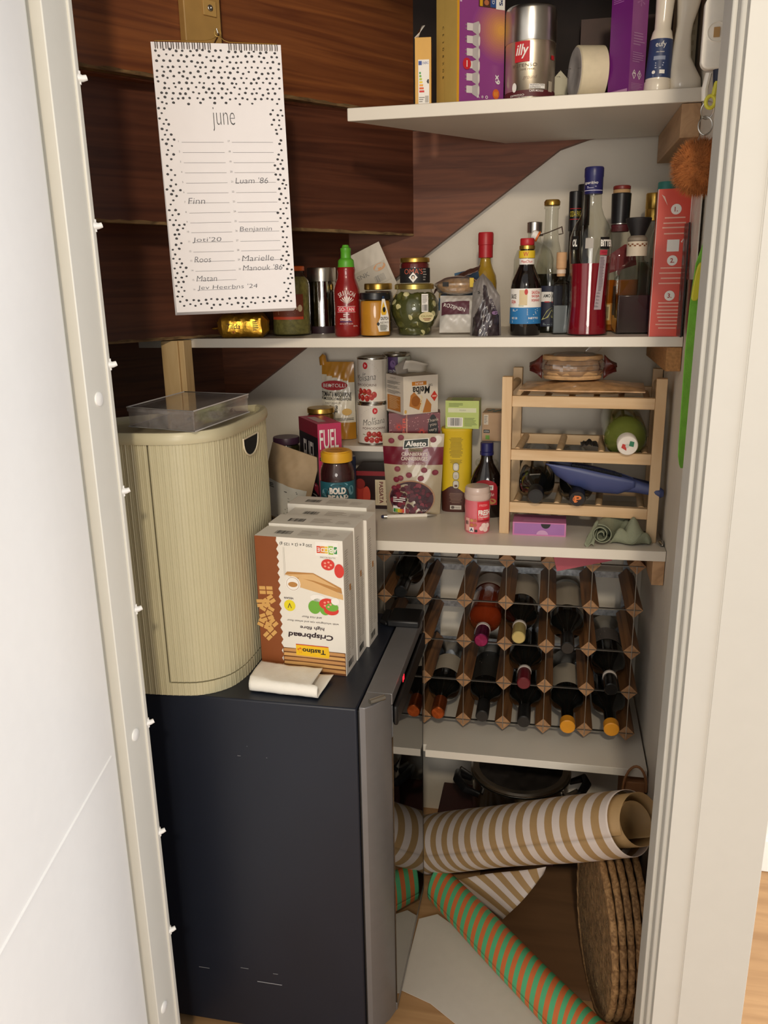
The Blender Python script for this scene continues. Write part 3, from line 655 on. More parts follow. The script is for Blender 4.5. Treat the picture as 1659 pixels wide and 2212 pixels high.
# white door lock with cable and yellow tag at the very top
p = at(1546, 72, Y=1.2); WPL = mat('white_gadget_plastic', '#ece6da', .35)
lk = thing('magnetic_lock', 'white oblong plastic lock hanging at top of right jamb', 'lock', p)
mb = MB(); hw, hz = .0155, .041
def rr(hw, hz, r, n=6): return [(sx*(hw-r)+r*math.cos(t), sz*(hz-r)+r*math.sin(t)) for sx, sz, t0 in ((1, 1, 0), (-1, 1, PI/2), (-1, -1, PI), (1, -1, 1.5*PI)) for t in [t0+PI/2*i/n for i in range(n+1)]]
mb.prism(rr(hw, hz, .010), -.007, .007, WPL, 'y'); mb.build('lock_body', lk, bevel=.002)
mb = MB(); f = plane((0, -.0072, 0), (1, 0, 0), (0, 0, 1)); mb.tube([f(.011*math.cos(t), .011*math.sin(t), .0003) for t in [2*PI*i/20 for i in range(20)]], .0008, WPL, 6, closed=True)
mb.box(-.0035, .0035, -.0085, -.0072, -.006, .005, mat('tan_button', '#b08a58', .5)); mb.build('button', lk)
mb = MB(); mb.tube([(-.004, .002, -.044), (-.007, .003, -.062), (-.006, .004, -.075)], .004, WPL, 8); mb.tube([(.006, 0, -.035), (.008, .001, -.060)], .006, mat('navy_tab', '#23283f', .6), 8); mb.build('cable', lk)
mb = MB(); mb.tube([(.0+.0055*math.cos(t), -.003, -.078+.007*math.sin(t)) for t in [2*PI*i/16 for i in range(16)]], .0024, mat('yellow_tag', '#d8d044', .45), 8, closed=True); mb.tube([(.003, -.003, -.071), (.006, -.002, -.055)], .003, mat('yellow_tag', '#d8d044', .45), 8); mb.build('yellow_loop', lk)
# ------------------------------------------------------------------ makers for jars, bottles, cartons and pouches
CGL = glass('clear_glass', '#f3f4f0', refl=.9, rough=.02, f0=.05)
GGL = glass('olive_bottle_glass', '#b9c48a', refl=.9, rough=.03)
GOLD = mat('gold_lid', '#c9a452', .3, metal=.9, var=.06); BLKCAP = mat('black_cap', '#17171a', .35)
def vessel(name, label, cat, sp, Y, z, fr, body, liq=None, cap=None, n=36, ph=0, sq=1, group=None, rz=0, bname='glass_body'):
    """sp = (left, right, top, bottom) pixels at the axis depth Y, standing on height z; fr = profile in fractions of radius and height"""
    x, z0, w_, H = span(*sp, Y, z); R = w_/2/(math.cos(PI/n) if n < 8 else 1)
    T = thing(name, label, cat, (x, Y, z), rz, group)
    mb = MB(); mb.lathe([(r*R, q*H) for r, q in fr], body, n, ph=ph, sq=sq); mb.build(bname, T, bevel=(.004 if n == 4 else 0), seg=3)
    if liq:
        lv, lm = liq; pr = []
        for (r, q), (r2, q2) in zip(fr, fr[1:]+[fr[-1]]):
            if q <= lv: pr.append((max(0, r*R-.0022), max(.002, q*H)))
            if q < lv < q2: k = (lv-q)/(q2-q); pr.append((max(0, (r+(r2-r)*k)*R-.0022), lv*H))
        mb = MB(); mb.lathe(pr, lm, n, ph=ph, sq=sq); mb.build('contents', T, bevel=(.003 if n == 4 else 0), seg=3)
    for c in (cap or []):
        mb = MB(); mb.lathe([(r*R, q*H) for r, q in c[0]], c[1], 32 if n != 4 else 28); mb.build(c[2] if len(c) > 2 else 'cap', T)
    return T, R, H, math.atan2(-Y, -x)-rz
def rad(fr, R, H):
    def f(z):
        q = z/H
        for (r0, q0), (r1, q1) in zip(fr, fr[1:]):
            if q0 <= q <= q1 and q1 > q0: return R*(r0+(r1-r0)*(q-q0)/(q1-q0))
        return R
    return f
def band(T, f, u0, u1, v0, v1, m, fn=None, name='label', n=20):
    mb = MB(); mb.rect(f, u0, v0, u1, v1, m, .0005, n)
    if fn: fn(mb)
    return mb.build(name, T)
def carton(name, label, cat, c, w, d, h, rz, mats, fn=None, group=None, z=None):
    """upright box, c = world position of its near-left bottom corner, local x along the front face"""
    T = thing(name, label, cat, c, rz, group); mb = MB(); mb.box(0, w, 0, d, 0, h, mats[0], **(mats[1] if len(mats) > 1 else {}))
    F = plane((0, 0, 0), (1, 0, 0), (0, 0, 1)); Lf = plane((0, d, 0), (0, -1, 0), (0, 0, 1)); Tp = plane((0, 0, h), (1, 0, 0), (0, 1, 0)); Rt = plane((w, 0, 0), (0, 1, 0), (0, 0, 1))
    if fn: fn(mb, F, Lf, Tp, Rt, w, d, h)
    mb.build('carton', T); return T
def pouch(w, h, d, m, mode='stand', seed=0, amp=.002, nu=26, nv=30, taper=0):
    def bul(u): return max(0, 1-abs(2*u-1)**2.6)
    def pv(v): return (max(0, 1-v)**.75 if mode == 'stand' else max(0, 1-abs(2*v-1)**3)) 
    def S(u, v, s):
        ww = w*(1-taper*v); x = (u-.5)*ww; e = min(1, 6*min(u, 1-u))*min(1, 6*min(1-v, 1 if mode == 'stand' else v)+.25)
        return V((x, s*(d/2*bul(u)*pv(v)+.0012)+amp*wob(u*1.2, v*1.3, seed+(5 if s > 0 else 0))*e*(1 if s < 0 else -1), v*h))
    mb = MB(); mb.grid(nu, nv, lambda u, v: S(u, v, -1), m); mb.grid(nu, nv, lambda u, v: S(1-u, v, 1), m if not callable(m) else m)
    mb.grid(nu, 1, lambda u, v: S(u, 0, 1 if v < .5 else -1), m(0.5, 0) if callable(m) else m); mb.grid(nu, 1, lambda u, v: S(u, 1, -1 if v < .5 else 1), m(0.5, .99) if callable(m) else m)
    for e in (0, 1): mb.grid(1, nv, lambda u, v: S(e, v, (1 if u < .5 else -1)*(1 if e == 0 else -1)), m(e, .5) if callable(m) else m)
    def F(a, b, e=0): q = S(min(1, max(0, a/(w*(1-taper*b/h))+.5)), min(1, max(0, b/h)), -1); return q+V((0, -e-.0004, 0))
    return mb, F

# ------------------------------------------------------------------ topmost shelf
YEL = mat('yellow_carton', '#d29c22', .45, var=.03); PURP = mat('purple_carton', '#8e3f86', .4, var=.06, scale=12); ORGP = mat('orange_purple_print', '#c87a62', .4, var=.1, scale=14); KHA = mat('khaki_carton', '#c9ab5c', .5, var=.03)
a, b = at(897, 222, Y=1.62), at(931, 222, Y=1.62)
def fn(mb, F, L_, Tp, Rt, w, d, h):
    mb.rect(F, w*.20, h*.02, w*.88, h*.68, WHT, .0004); mb.rect(F, w*.22, h*.60, w*.42, h*.66, ink('2b4a9a'), .0007); mb.text(F, 'ENERG', w*.65, h*.63, w*.36, h*.035, ink('2b4a9a'), .0007)
    for i, c in enumerate(('2f9a4a', '6cb33f', 'b9cf3a', 'f0d43a', 'f0a83a', 'e0662f', 'd2302c')): mb.rect(F, w*.26, h*(.47-.045*i), w*(.36+.035*i), h*(.50-.045*i), ink(c), .0007)
    mb.poly(F, [(w*.72, h*.36), (w*.78, h*.33), (w*.86, h*.33), (w*.86, h*.39), (w*.78, h*.39)], BLK, .0007); mb.lines(F, w*.24, h*.05, w*.6, h*.14, 3, GRY)
    mb.rect(F, w*.62, h*.05, w*.84, h*.15, ink('b8b4ac'), .0007)
hB = at(914, 80, Y=1.62).z-ZT
T = carton('bulb_box', 'narrow yellow light bulb box with energy label and torn open top flap', 'box', (a.x, 1.62, ZT), (b-a).length, .05, hB, .12, (YEL,), fn)
w_ = (b-a).length; mb = MB(); mb.add([(0, 0, hB), (0, .05, hB), (.004, .045, hB+.020), (.012, .03, hB+.026), (.018, .012, hB+.022), (.010, .004, hB+.010)], [(0, 1, 2, 3, 4, 5)], WHT); o = mb.build('flap', T); s_ = o.modifiers.new('solid', 'SOLIDIFY'); s_.thickness = .0006
# big LED box
c = at(986, 219, Y=1.605); rz = .62
wF = reach(c, rz, 1087); dF = reach(c, rz+PI/2, 943); hF = .21
def fn(mb, F, L_, Tp, Rt, w, d, h):
    mb.rect(F, 0, 0, w*.05, h, YEL, .0003)
    # warm glow of the printed artwork: orange patch upper right
    for i in range(14):
        k = i/13; g = '%02x%02x%02x' % tuple(int(a_+(b_-a_)*k) for a_, b_ in zip((0x8e, 0x3f, 0x86), (0xe0, 0xa0, 0x50)))
        mb.poly(F, [(min(w*.995, w*.92+w*(.62-.042*i)*math.cos(t)), h*.58+h*(.27-.018*i)*math.sin(t)) for t in [2*PI*q/32 for q in range(32)]], ink(g), .0003+.00005*i)
    LAMP, LAMP2 = ink('d9d2cc'), ink('b9b2b0')
    for i in range(6):
        z = h*(.10+.095*i); x = w*.27
        mb.rect(F, x-w*.10, z-h*.012, x-w*.07, z-h*.004, GRY, .0009); mb.rect(F, x-w*.10, z+h*.016, x-w*.07, z+h*.024, GRY, .0009)
        mb.rect(F, x-w*.07, z-h*.022, x+w*.06, z+h*.034, LAMP, .0010+.0001*i); mb.poly(F, [(x+w*.05, z-h*.028), (x+w*.17, z-h*.055), (x+w*.205, z-h*.02), (x+w*.205, z+h*.03), (x+w*.17, z+h*.055), (x+w*.05, z+h*.034)], LAMP2, .0011+.0001*i); mb.disc(F, x+w*.185, z, w*.02, h*.036, LAMP, .0013+.0001*i)
    mb.disc(F, w*.20, h*.30, w*.085, h*.045, RED, .0022); mb.rect(F, w*.192, h*.275, w*.208, h*.325, WHT, .0025)
    mb.text(F, 'x9', w*.86, h*.20, h*.075, w*.10, WHT, .0012, -PI/2, bold=.03)
    mb.disc(F, w*.83, h*.085, w*.075, h*.04, ink('d8662c'), .0012); mb.text(F, '(((', w*.83, h*.085, w*.08, h*.04, ink('f0c040'), .0015)
    for i in range(3): mb.text(F, 'A*o'[i], w*(.45+.09*i), h*.055, None, h*.025, WHT, .0012)
    mb.text(F, '50', w*.27, h*.83, h*.09, w*.12, WHT, .0012, -PI/2, bold=-.01); mb.lines(F, w*.06, h*.74, w*.12, h*.95, 3, ink('d8b8d8'), .0008)
    mb.rect(F, w*.44, h*.74, w*.99, h, ink('4a2a20'), .0012); mb.rect(F, w*.46, h*.745, w*.52, h, YEL, .0014)
    for i in range(5): mb.disc(F, w*.60, h*(.775+.05*i), w*.05, h*.02, ink('d8b88a' if i % 2 else 'b06a42'), .0014)
    mb.rect(F, w*.68, h*.745, w*.80, h, ink('2b4a86'), .0014); mb.rect(F, w*.80, h*.735, w*.985, h, WHT, .0014)
    mb.text(F, 'PHILIPS', w*.90, h*.86, h*.19, w*.075, ink('1d2c60'), .0018, -PI/2, bold=.03); mb.text(F, 'LED', w*.74, h*.80, h*.06, w*.05, WHT, .0018, -PI/2)
    mb.rect(L_, d*.42, 0, d*.425, h, ink('a88c48'), .0003)
    for i, c in enumerate('CE2DBXOB'): mb.text(L_, c, d*.35, h*(.62-.055*i), None, h*.026, BLK, .0005, -PI/2)
carton('led_box', 'large purple and khaki box of nine spotlights beside the coffee tin', 'box', (c.x, c.y, ZT), wF, dF, hF, rz, (PURP, dict(left=KHA)), fn)
# coffee tin
TINM = mat('tin_steel', '#dccfb8', .34, metal=1, var=.04); DRED = ink('5a1c22')
fr = [(0, 0), (.97, 0), (1, .015), (1, .03), (.98, .04), (.98, .58), (.99, .60), (.97, .63), (.97, .66)]
T, R, H, th = vessel('coffee_tin', 'brushed steel coffee tin with red square logo on topmost shelf', 'tin', (1089, 1198, 22, 210), 1.665, ZT, fr, TINM, n=48, bname='tin_body',
    cap=[([(.99, .625), (1.0, .63), (1.0, .955), (.99, .985), (.95, 1.0), (.90, .985), (0, .985)], METAL, 'lid')])
f = cyl(R*.985, th)
def fn(mb):
    mb.rect(f, -R*.62, H*.40, -R*.02, H*.615, RED, .0006, 10); mb.text(f, 'illy', -R*.32, H*.51, R*.46, H*.15, WHT, .0010, shear=.2, bold=.02)
    mb.text(f, 'INTENSO', -R*.22, H*.365, R*.98, H*.032, ink('6a5a48'), .0008, bold=-.01); mb.text(f, 'bold roast', -R*.1, H*.325, R*.6, H*.024, ink('8a7c68'), .0008)
    mb.text(f, 'ground', .0, H*.235, R*.5, H*.05, ink('7a5248'), .0008, shear=.3, bold=-.02); mb.rect(f, -R*.02, H*.115, R*.62, H*.165, WHT, .0006, 8)
    mb.text(f, 'PREPARATION', R*.30, H*.152, R*.56, H*.018, ink('4a3a34'), .0009); mb.text(f, 'ESPRESSO', R*.22, H*.128, R*.42, H*.018, ink('4a3a34'), .0009)
    mb.text(f, 'CAFE MOULU', R*.27, H*.092, R*.56, H*.022, WHT, .0009, bold=.02); mb.text(f, 'ESPRESSO', -R*.5, H*.055, R*.6, H*.020, WHT, .0009); mb.text(f, 'MOULU ET TORREFIE', -R*.35, H*.026, R*.95, H*.020, WHT, .0009)
    mb.rect(f, R*.92, H*.43, R*1.15, H*.475, RED, .0006, 4); mb.rect(f, R*.80, H*.09, R*1.02, H*.20, ink('b8ac98'), .0006, 4)
    mb.disc(f, -R*.62, H*.14, R*.10, H*.05, WHT, .0008)
band(T, f, -R*1.5, R*1.5, H*.02, H*.105, DRED, fn, n=30)
# small pale carton behind
a = at(1192, 203, Y=1.80); b = at(1226, 203, Y=1.80)
T = thing('gable_carton', 'small pale gable-topped carton between coffee tin and tape roll', 'carton', (a.x, 1.80, ZT)); w_ = (b-a).length; h_ = at(1210, 172, Y=1.8).z-ZT; ht = at(1210, 152, Y=1.8).z-ZT
PALE = mat('pale_green_carton', '#c9c2a4', .5); mb = MB(); mb.prism([(0, 0), (w_, 0), (w_, h_), (w_*.5, ht), (0, h_)], 0, .04, PALE, 'y'); mb.rect(plane((0, 0, 0), (1, 0, 0), (0, 0, 1)), w_*.15, h_*.2, w_*.7, h_*.6, ink('b4ad8c'), .0004); mb.build('carton', T)
# tape roll on its edge
c = at(1252, 203, Y=1.655); Rt_ = (at(1265, 95, Y=1.655).z-ZT)/2; TAPE = mat('cream_masking_tape', '#dccfb0', .6, var=.04, scale=70, bump=.1, bscale=60)
T = thing('tape_roll', 'roll of cream masking tape standing on its edge, topmost shelf', 'tape roll', (c.x-.010, 1.663, ZT+Rt_), .28)
mb = MB(); mb.M = Matrix.Rotation(PI/2, 4, 'Y'); r0 = Rt_*.62; wd = .049
mb.lathe([(r0, 0), (Rt_-.002, 0), (Rt_, .0015), (Rt_, wd-.0015), (Rt_-.002, wd), (r0, wd), (r0, 0)], TAPE, 56); mb.build('tape', T)
mb = MB(); mb.M = Matrix.Rotation(PI/2, 4, 'Y'); LBL = mat('grey_print_paper', '#b9b2ae', .5, var=.12, scale=60); mb.lathe([(r0-.004, -.0004), (r0-.003, -.0008), (Rt_*.93, -.0008), (Rt_*.93, -.0002)], LBL, 56)
f = plane((-.0012, 0, 0), (0, -1, 0), (0, 0, 1))
for i in range(10): t = 2*PI*i/10; mb.text(f, 'o=-x'[i % 4]+'n', Rt_*.78*math.cos(t), Rt_*.78*math.sin(t), .010, .007, ink('5a5660'), .0003, t+PI/2)
mb.build('side_label', T)
mb = MB(); mb.M = Matrix.Rotation(PI/2, 4, 'Y'); mb.lathe([(r0-.005, .0), (r0, 0), (r0, wd), (r0-.005, wd), (r0-.005, 0)], mat('card_core', '#8c7350', .8), 48); mb.build('core', T)
# purple aerosol carton
c = at(1357, 197, Y=1.608); PU2 = mat('dark_purple_carton', '#6a1f72', .35, var=.04); PU3 = mat('plum_carton_side', '#8a4a86', .4, var=.08, scale=30)
def fn(mb, F, L_, Tp, Rt, w, d, h):
    for i in range(2):
        x = w*(.30+.34*i); mb.poly(F, [(x-.0052, h*.135), (x, h*.100), (x+.0052, h*.135), (x, h*.170)], WHT, .0005); mb.poly(F, [(x-.004, h*.135), (x, h*.108), (x+.004, h*.135), (x, h*.162)], PU3, .0007); mb.text(F, '!' if i else '*', x, h*.135, None, h*.03, WHT, .0009, bold=.04)
    for z0, z1 in ((.22, .30), (.34, .44), (.02, .075)): mb.lines(F, w*.15, h*z0, w*.9, h*z1, 5, ink('a87aa4'), .0005, .35)
    mb.text(F, '*', w*.5, h*.66, w*.5, h*.08, ink('a06a9c'), .0005); mb.rect(L_, d*.1, 0.002, d*.95, h*.03, ink('b88ab0'), .0005)
    mb.lines(L_, d*.1, h*.66, d*.9, h*.70, 3, ink('9a5aa0'), .0005)
carton('aerosol_box', 'tall dark purple carton with two white diamond hazard marks', 'box', (c.x, c.y, ZT), reach(c, .80, 1390), reach(c, .80+PI/2, 1312), .215, .80, (PU2, dict(front=PU3)), fn)
# cleaner bottle with blue label
WPB = mat('white_bottle_plastic', '#e6ddcc', .25, var=.02, coat=.3)
x, z0, w_, H = span(1388, 1447, 80, 189, 1.632, ZT); R = w_/2
T = thing('cleaner_bottle', 'white upside-down cleaner bottle with navy blue label', 'bottle', (x+.001, 1.632, ZT), 0, ry=.035)
mb = MB(); mb.lathe([(0, 0), (R*.96, 0), (R, .003), (R*.97, .016), (R*.90, .019)], WPB, 40); mb.build('cap', T)
NAVY = mat('navy_label', '#2c3c66', .45)
mb = MB(); mb.lathe([(R*.92, .0185), (R*.92, .020), (R*.82, .082), (R*.70, .094), (R*.60, .098), (R*.60, .11), (R*.68, .15), (R*.72, .20), (R*.72, .235), (0, .238)], WPB, 40); mb.build('bottle_body', T)
fz = lambda z: R*.92-(R*.10)*max(0, z-.020)/.062
f = cyl(lambda z: fz(z) if z else R*.9, math.atan2(-1.67, -x))
def fn(mb):
    mb.text(f, 'eufy', 0, .071, R*.78, .011, WHT, .0012, bold=0); mb.text(f, 'clean better', 0, .0605, R*.62, .0022, WHT, .0010); mb.rect(f, -R*.45, .048, R*.4, .054, ink('8a94ac'), .0010, 6); mb.lines(f, -R*.3, .034, R*.42, .045, 3, ink('a8b0c4'), .0010)
    mb.disc(f, -R*.35, .029, .0028, .0028, WHT, .0012); mb.rect(f, R*.05, .0265, R*.42, .0325, WHT, .0012, 4); mb.lines(f, -R*.4, .0215, R*.4, .025, 2, ink('7a86a4'), .001)
band(T, f, -R*1.3, R*1.3, .021, .081, NAVY, fn, n=28)
# white flared spray bottle and the cream carton behind it
x = at(1479, 187, Y=1.635).x
T = thing('spray_bottle', 'white flared spray bottle, tallest white item at right end of topmost shelf', 'bottle', (x, 1.636, ZT))
def rsec(wx, wy, z, ox=0, n=28): return [(ox+wx/2*math.copysign(abs(math.cos(t))**.6, math.cos(t)), wy/2*math.copysign(abs(math.sin(t))**.6, math.sin(t)), z) for t in [2*PI*i/n for i in range(n)]]
mb = MB(); loft(mb, [rsec(.048, .040, 0), rsec(.053, .044, .003), rsec(.052, .043, .018, -.001), rsec(.044, .036, .034, -.006), rsec(.033, .028, .052, -.010), rsec(.027, .024, .085, -.009), rsec(.026, .024, .103, -.007), rsec(.034, .03, .125, -.004), rsec(.042, .036, .15, -.002), rsec(.044, .038, .21, 0)], WPB, True, True); mb.build('bottle_body', T, ang=50)
a = at(1502, 120, Y=1.66)
mb = MB(); mb.box(-.0, .036, 0, .05, 0, .23, mat('cream_carton', '#ddd0ae', .5)); mb.lines(plane((0, 0, 0), (1, 0, 0), (0, 0, 1)), .024, .05, .034, .2, 9, ink('c9ba94'), .0004); T = thing('cream_carton', 'cream carton standing at right wall behind white spray bottle', 'carton', (XR-.040, 1.705, ZT)); mb.build('carton', T)

# ------------------------------------------------------------------ middle shelf: jars and sauces
# gold rice packet
c = at(527, 727, Y=1.635); x, z0, w_, H = span(478, 580, 678, 727, 1.635, ZM); GFO = foil('gold_foil', '#d8a53a', .32)
T = thing('rice_packet', 'gold foil packet lying on its side under the calendar', 'packet', (c.x, 1.638, ZM), .22)
def gp(u, v):
    a = 2*PI*v; e = 1-max(0, abs(2*u-1)-.78)/.22*.55; ct_, st = math.cos(a), math.sin(a)
    y = .031*math.copysign(abs(ct_)**.55, ct_)*e; z = H*.52*math.copysign(abs(st)**.55, st)*e+H*.5
    return ((u-.5)*w_+.002*wob(u*2, v*3, 3), y+.0022*wob(u*2, v*3, 1), max(.0005, z+.0022*wob(u*3, v*2, 2)))
mb = MB(); mb.grid(26, 30, gp, GFO); mb.grid(30, 1, lambda u, v: gp(0, u) if v < .5 else (-w_/2, 0, H*.5), GFO); mb.grid(30, 1, lambda u, v: (w_/2, 0, H*.5) if v < .5 else gp(1, u), GFO); o = mb.build('packet_body', T, ang=15)
f = plane((0, -.0335, H*.5), (1, 0, 0), (0, 0, 1)); mb = MB(); mb.text(f, 'Tilda', -w_*.16, 0, .028, .011, ink('4a2a18'), .0008, shear=.2); mb.lines(f, w_*.22, -H*.2, w_*.34, H*.22, 5, ink('5a3a1a'), .0008); mb.text(f, 'v', -w_*.16, -H*.24, .005, .004, RED, .0008); mb.build('print', T)
mb = MB(); mb.grid(8, 2, lambda u, v: (-w_*.5-.012+.012*v, -.012+.024*u, H*.38+.002*math.sin(u*9)+.001*v), GFO); o = mb.build('end_seal', T); s_ = o.modifiers.new('solid', 'SOLIDIFY'); s_.thickness = .0007
# relish jar, orange lid
PIK = mat('relish', '#8f8548', .6, var=.35, scale=130); ORL = mat('orange_lid', '#d8642a', .4)
fr = [(0, 0), (.92, 0), (1, .03), (1, .74), (.96, .80), (.72, .88), (.70, .94)]
T, R, H, th = vessel('relish_jar', 'tall relish jar with orange lid, partly behind calendar', 'jar', (592, 672, 575, 727), 1.70, ZM, fr, CGL, (.85, PIK), [([(.74, .93), (.76, .935), (.76, .99), (.72, 1), (0, 1)], ORL, 'lid')])
f = cyl(R+.0003, th); BRR = ink('7c3a22')
def fn(mb):
    mb.rect(f, -R*1.1, H*.24, R*.62, H*.28, ink('d8512e'), .0008, 12); mb.text(f, 'PETLICAN', -R*.25, H*.40, R*1.1, H*.045, ink('e0c8a0'), .001, bold=.02); mb.text(f, 'JOHANNES', -R*.25, H*.455, R*.8, H*.028, ink('d0a880'), .001); mb.lines(f, -R*.7, H*.31, R*.2, H*.37, 4, ink('c09a78'), .0009)
    mb.disc(f, R*.45, H*.40, R*.12, H*.05, ink('e0c8a0'), .001)
band(T, f, -R*1.15, R*.65, H*.24, H*.60, BRR, fn, n=26)
# steel canister
fr = [(0, 0), (.97, 0), (.98, .12), (.98, .80)]
T, R, H, th = vessel('steel_canister', 'mirror steel canister with brushed lid between relish jar and chilli sauce', 'canister', (670, 728, 578, 722), 1.76, ZM, fr, mat('mirror_steel', '#d8d4cf', .08, metal=1, var=.02), None, [([(1, .79), (1.02, .795), (1.02, .985), (.98, 1), (0, 1)], METAL, 'lid')], bname='steel_body')
f = cyl(R*.985, th); band(T, f, -R*.9, R*.9, H*.005, H*.115, ink('2e1820'), None, 'base_band')
# chilli sauce bottle
SRI = mat('chilli_sauce', '#8a1c1c', .25, var=.08, coat=.4); GRC = mat('green_cap', '#5aa82e', .4)
fr = [(0, 0), (.9, 0), (1, .02), (1, .20), (.97, .25), (.97, .36), (1, .42), (.98, .52), (.86, .58), (.70, .64), (.66, .69), (.70, .73), (.64, .76), (.60, .77)]
T, R, H, th = vessel('chilli_sauce_bottle', 'red chilli sauce bottle with bright green nozzle cap', 'bottle', (725, 779, 529, 731), 1.655, ZM, fr, SRI, None, [([(.62, .75), (.64, .755), (.60, .83), (.56, .84), (.40, .86), (.38, .925), (.40, .93), (.40, .965), (.30, .97), (.22, 1), (0, 1)], GRC, 'nozzle_cap')], bname='bottle_body')
f = cyl(R, th)
def fn(mb):
    LT = ink('e8d8d0'); 
    for i in range(7):
        t = -.9+.3*i; mb.poly(f, [(0, H*.36), (R*.52*math.sin(t)-R*.07*math.cos(t), H*.36+H*.07*math.cos(t)), (R*.66*math.sin(t), H*.36+H*.095*math.cos(t)), (R*.52*math.sin(t)+R*.07*math.cos(t), H*.36+H*.07*math.cos(t))], LT, .0014)
    for i, c in enumerate('SRIRACHA'): t = -.62+.177*i; mb.text(f, c, R*1.0*math.sin(t), H*.335+H*.150*math.cos(t), R*(.06 if c == 'I' else .135), H*.05, LT, .0014, -t*.8, bold=.02)
    mb.rect(f, -R*.78, H*.275, R*.62, H*.335, ink('c8203a'), .0010, 12); mb.rect(f, -R*.78, H*.272, R*.62, H*.276, LT, .0012, 12); mb.rect(f, -R*.78, H*.334, R*.62, H*.338, LT, .0012, 12); mb.text(f, 'GO-TAN', -R*.08, H*.305, R*1.2, H*.042, LT, .0014, bold=.02)
    mb.text(f, 'ORIGINAL', -R*.15, H*.195, R*.85, H*.026, LT, .0012, bold=.03); mb.text(f, 'HOT & SPICY SAUCE', -R*.1, H*.145, R*1.0, H*.013, LT, .0012); mb.text(f, '280 ML', R*.62, H*.12, R*.4, H*.014, LT, .0012); mb.lines(f, -R*.3, H*.22, R*.15, H*.26, 2, LT, .0012)
band(T, f, -R*.6, R*.35, H*.162, H*.175, ink('4a2a5a'), fn, 'printed_label', 8)
# mustard-coloured jar, black lid
SAT = mat('satay_yellow', '#d2912a', .4, var=.06)
fr = [(0, 0), (.94, 0), (1, .04), (1, .74), (.97, .80), (.86, .84)]
T, R, H, th = vessel('mustard_jar', 'orange yellow sauce jar with black lid beside the chilli sauce', 'jar', (779, 845, 632, 732), 1.652, ZM, fr, CGL, (.82, SAT), [([(.9, .84), (.97, .85), (.98, .96), (.94, 1), (0, 1)], BLKCAP, 'lid')])
f = cyl(R+.0004, th)
def fn(mb):
    mb.poly(f, [(R*.42, H*.86), (R*.62, H*.86), (R*.95, H*.45), (R*.95, H*.12), (R*.2, H*.12), (R*.1, H*.28), (R*.30, H*.45)], WHT, .0012)
    mb.poly(f, [(R*.5, H*.80), (R*.74, H*.56), (R*.66, H*.50), (R*.40, H*.50), (R*.34, H*.56)], ink('e8b82c'), .0016); mb.disc(f, R*.55, H*.62, R*.1, H*.06, BLK, .002); mb.text(f, 'DUTCH', R*.60, H*.42, R*.55, H*.07, BLK, .0016, bold=.02); mb.text(f, 'HOT SAUCE', R*.58, H*.33, R*.6, H*.04, BLK, .0016); mb.lines(f, R*.28, H*.15, R*.9, H*.28, 4, GRY, .0016); mb.disc(f, R*.16, H*.3, R*.1, H*.05, BLK, .0018, 4)
mb = MB(); fn(mb); mb.build('label', T); band(T, f, R*.45, R*.6, H*.84, H*.92, ink('223a5a'), None, 'neck_tag', 4)
# dark lid jar behind it
fr = [(0, 0), (.95, 0), (1, .04), (1, .80), (.9, .86)]
vessel('preserve_jar', 'dark preserve jar with gold lid hidden behind the yellow sauce jar', 'jar', (789, 849, 612, 728), 1.78, ZM, fr, CGL, (.84, mat('dark_preserve', '#3a1c16', .5)), [([(.92, .87), (.97, .88), (.97, .98), (.93, 1), (0, 1)], GOLD, 'lid')])
# leaning white bag behind
c = at(812, 722, Y=1.86); mb, F = pouch(.10, .165, .03, mat('white_paper_bag', '#d8cfc0', .55, var=.04), seed=4, amp=.003)
mb.rect(F, -.042, .08, .045, .125, ink('c9c0b0'), .001, 8, 4); mb.text(F, 'SNK', -.012, .112, .03, .010, GRY, .0018); mb.bars(F, .01, .085, .035, .10, GRY, 10, .0016); mb.disc(F, .03, .115, .014, .008, ink('d8a070'), .0014)
T = thing('paper_bag', 'white paper bag leaning sideways behind the yellow sauce jar', 'bag', (c.x+.03, 1.87, ZM+.02), 0, ry=-.42); mb.build('bag_body', T)
# olive jar with a jam jar on top
OLV = mat('olive_brine', '#50532c', .3, var=.1)
fr = [(0, 0), (.62, 0), (.68, .02), (.70, .14), (.80, .22), (.97, .40), (1, .52), (.97, .64), (.84, .76), (.72, .84), (.70, .90)]
T, R, H, th = vessel('olive_jar', 'round jar of stuffed green olives with gold lid', 'jar', (844, 948, 612, 731), 1.692, ZM, fr, CGL, (.80, OLV), [([(.73, .885), (.79, .89), (.79, .975), (.75, .995), (0, .995)], mat('olive_gold_lid', '#b8a45a', .3, metal=.85), 'lid')])
OL, OL2 = mat('olive_skin', '#5a5a2c', .3), mat('olive_stuffing', '#d8d09c', .5); rf = rad(fr, R, H)
k = 0
for z, n_ in ((.10, 5), (.26, 6), (.42, 6), (.58, 6), (.70, 5)):
    for i in range(n_):
        t = th+(i-(n_-1)/2)*.52+.2*(k % 2); r = rf(z*H)-.0150; k += 1; rr_ = .0135
        mb = MB(); c = V((r*math.cos(t), r*math.sin(t), z*H)); mb.M = Matrix.Translation(c) @ Matrix.Rotation(t+random.uniform(-1.5, 1.5), 4, 'Z') @ Matrix.Rotation(PI/2+random.uniform(-1, 1), 4, 'Y')
        mb.lathe([(0, -rr_)]+[(rr_*math.cos(a), rr_*1.1*math.sin(a)) for a in (-1.0, -.5, 0, .5, 1.0)]+[(.0062, rr_*1.02)], OL, 14); mb.lathe([(.0062, rr_*1.02), (.004, rr_*1.06), (0, rr_*1.07)], OL2, 12); mb.build('olive', T)
f = cyl(R*.99+.0006, th)
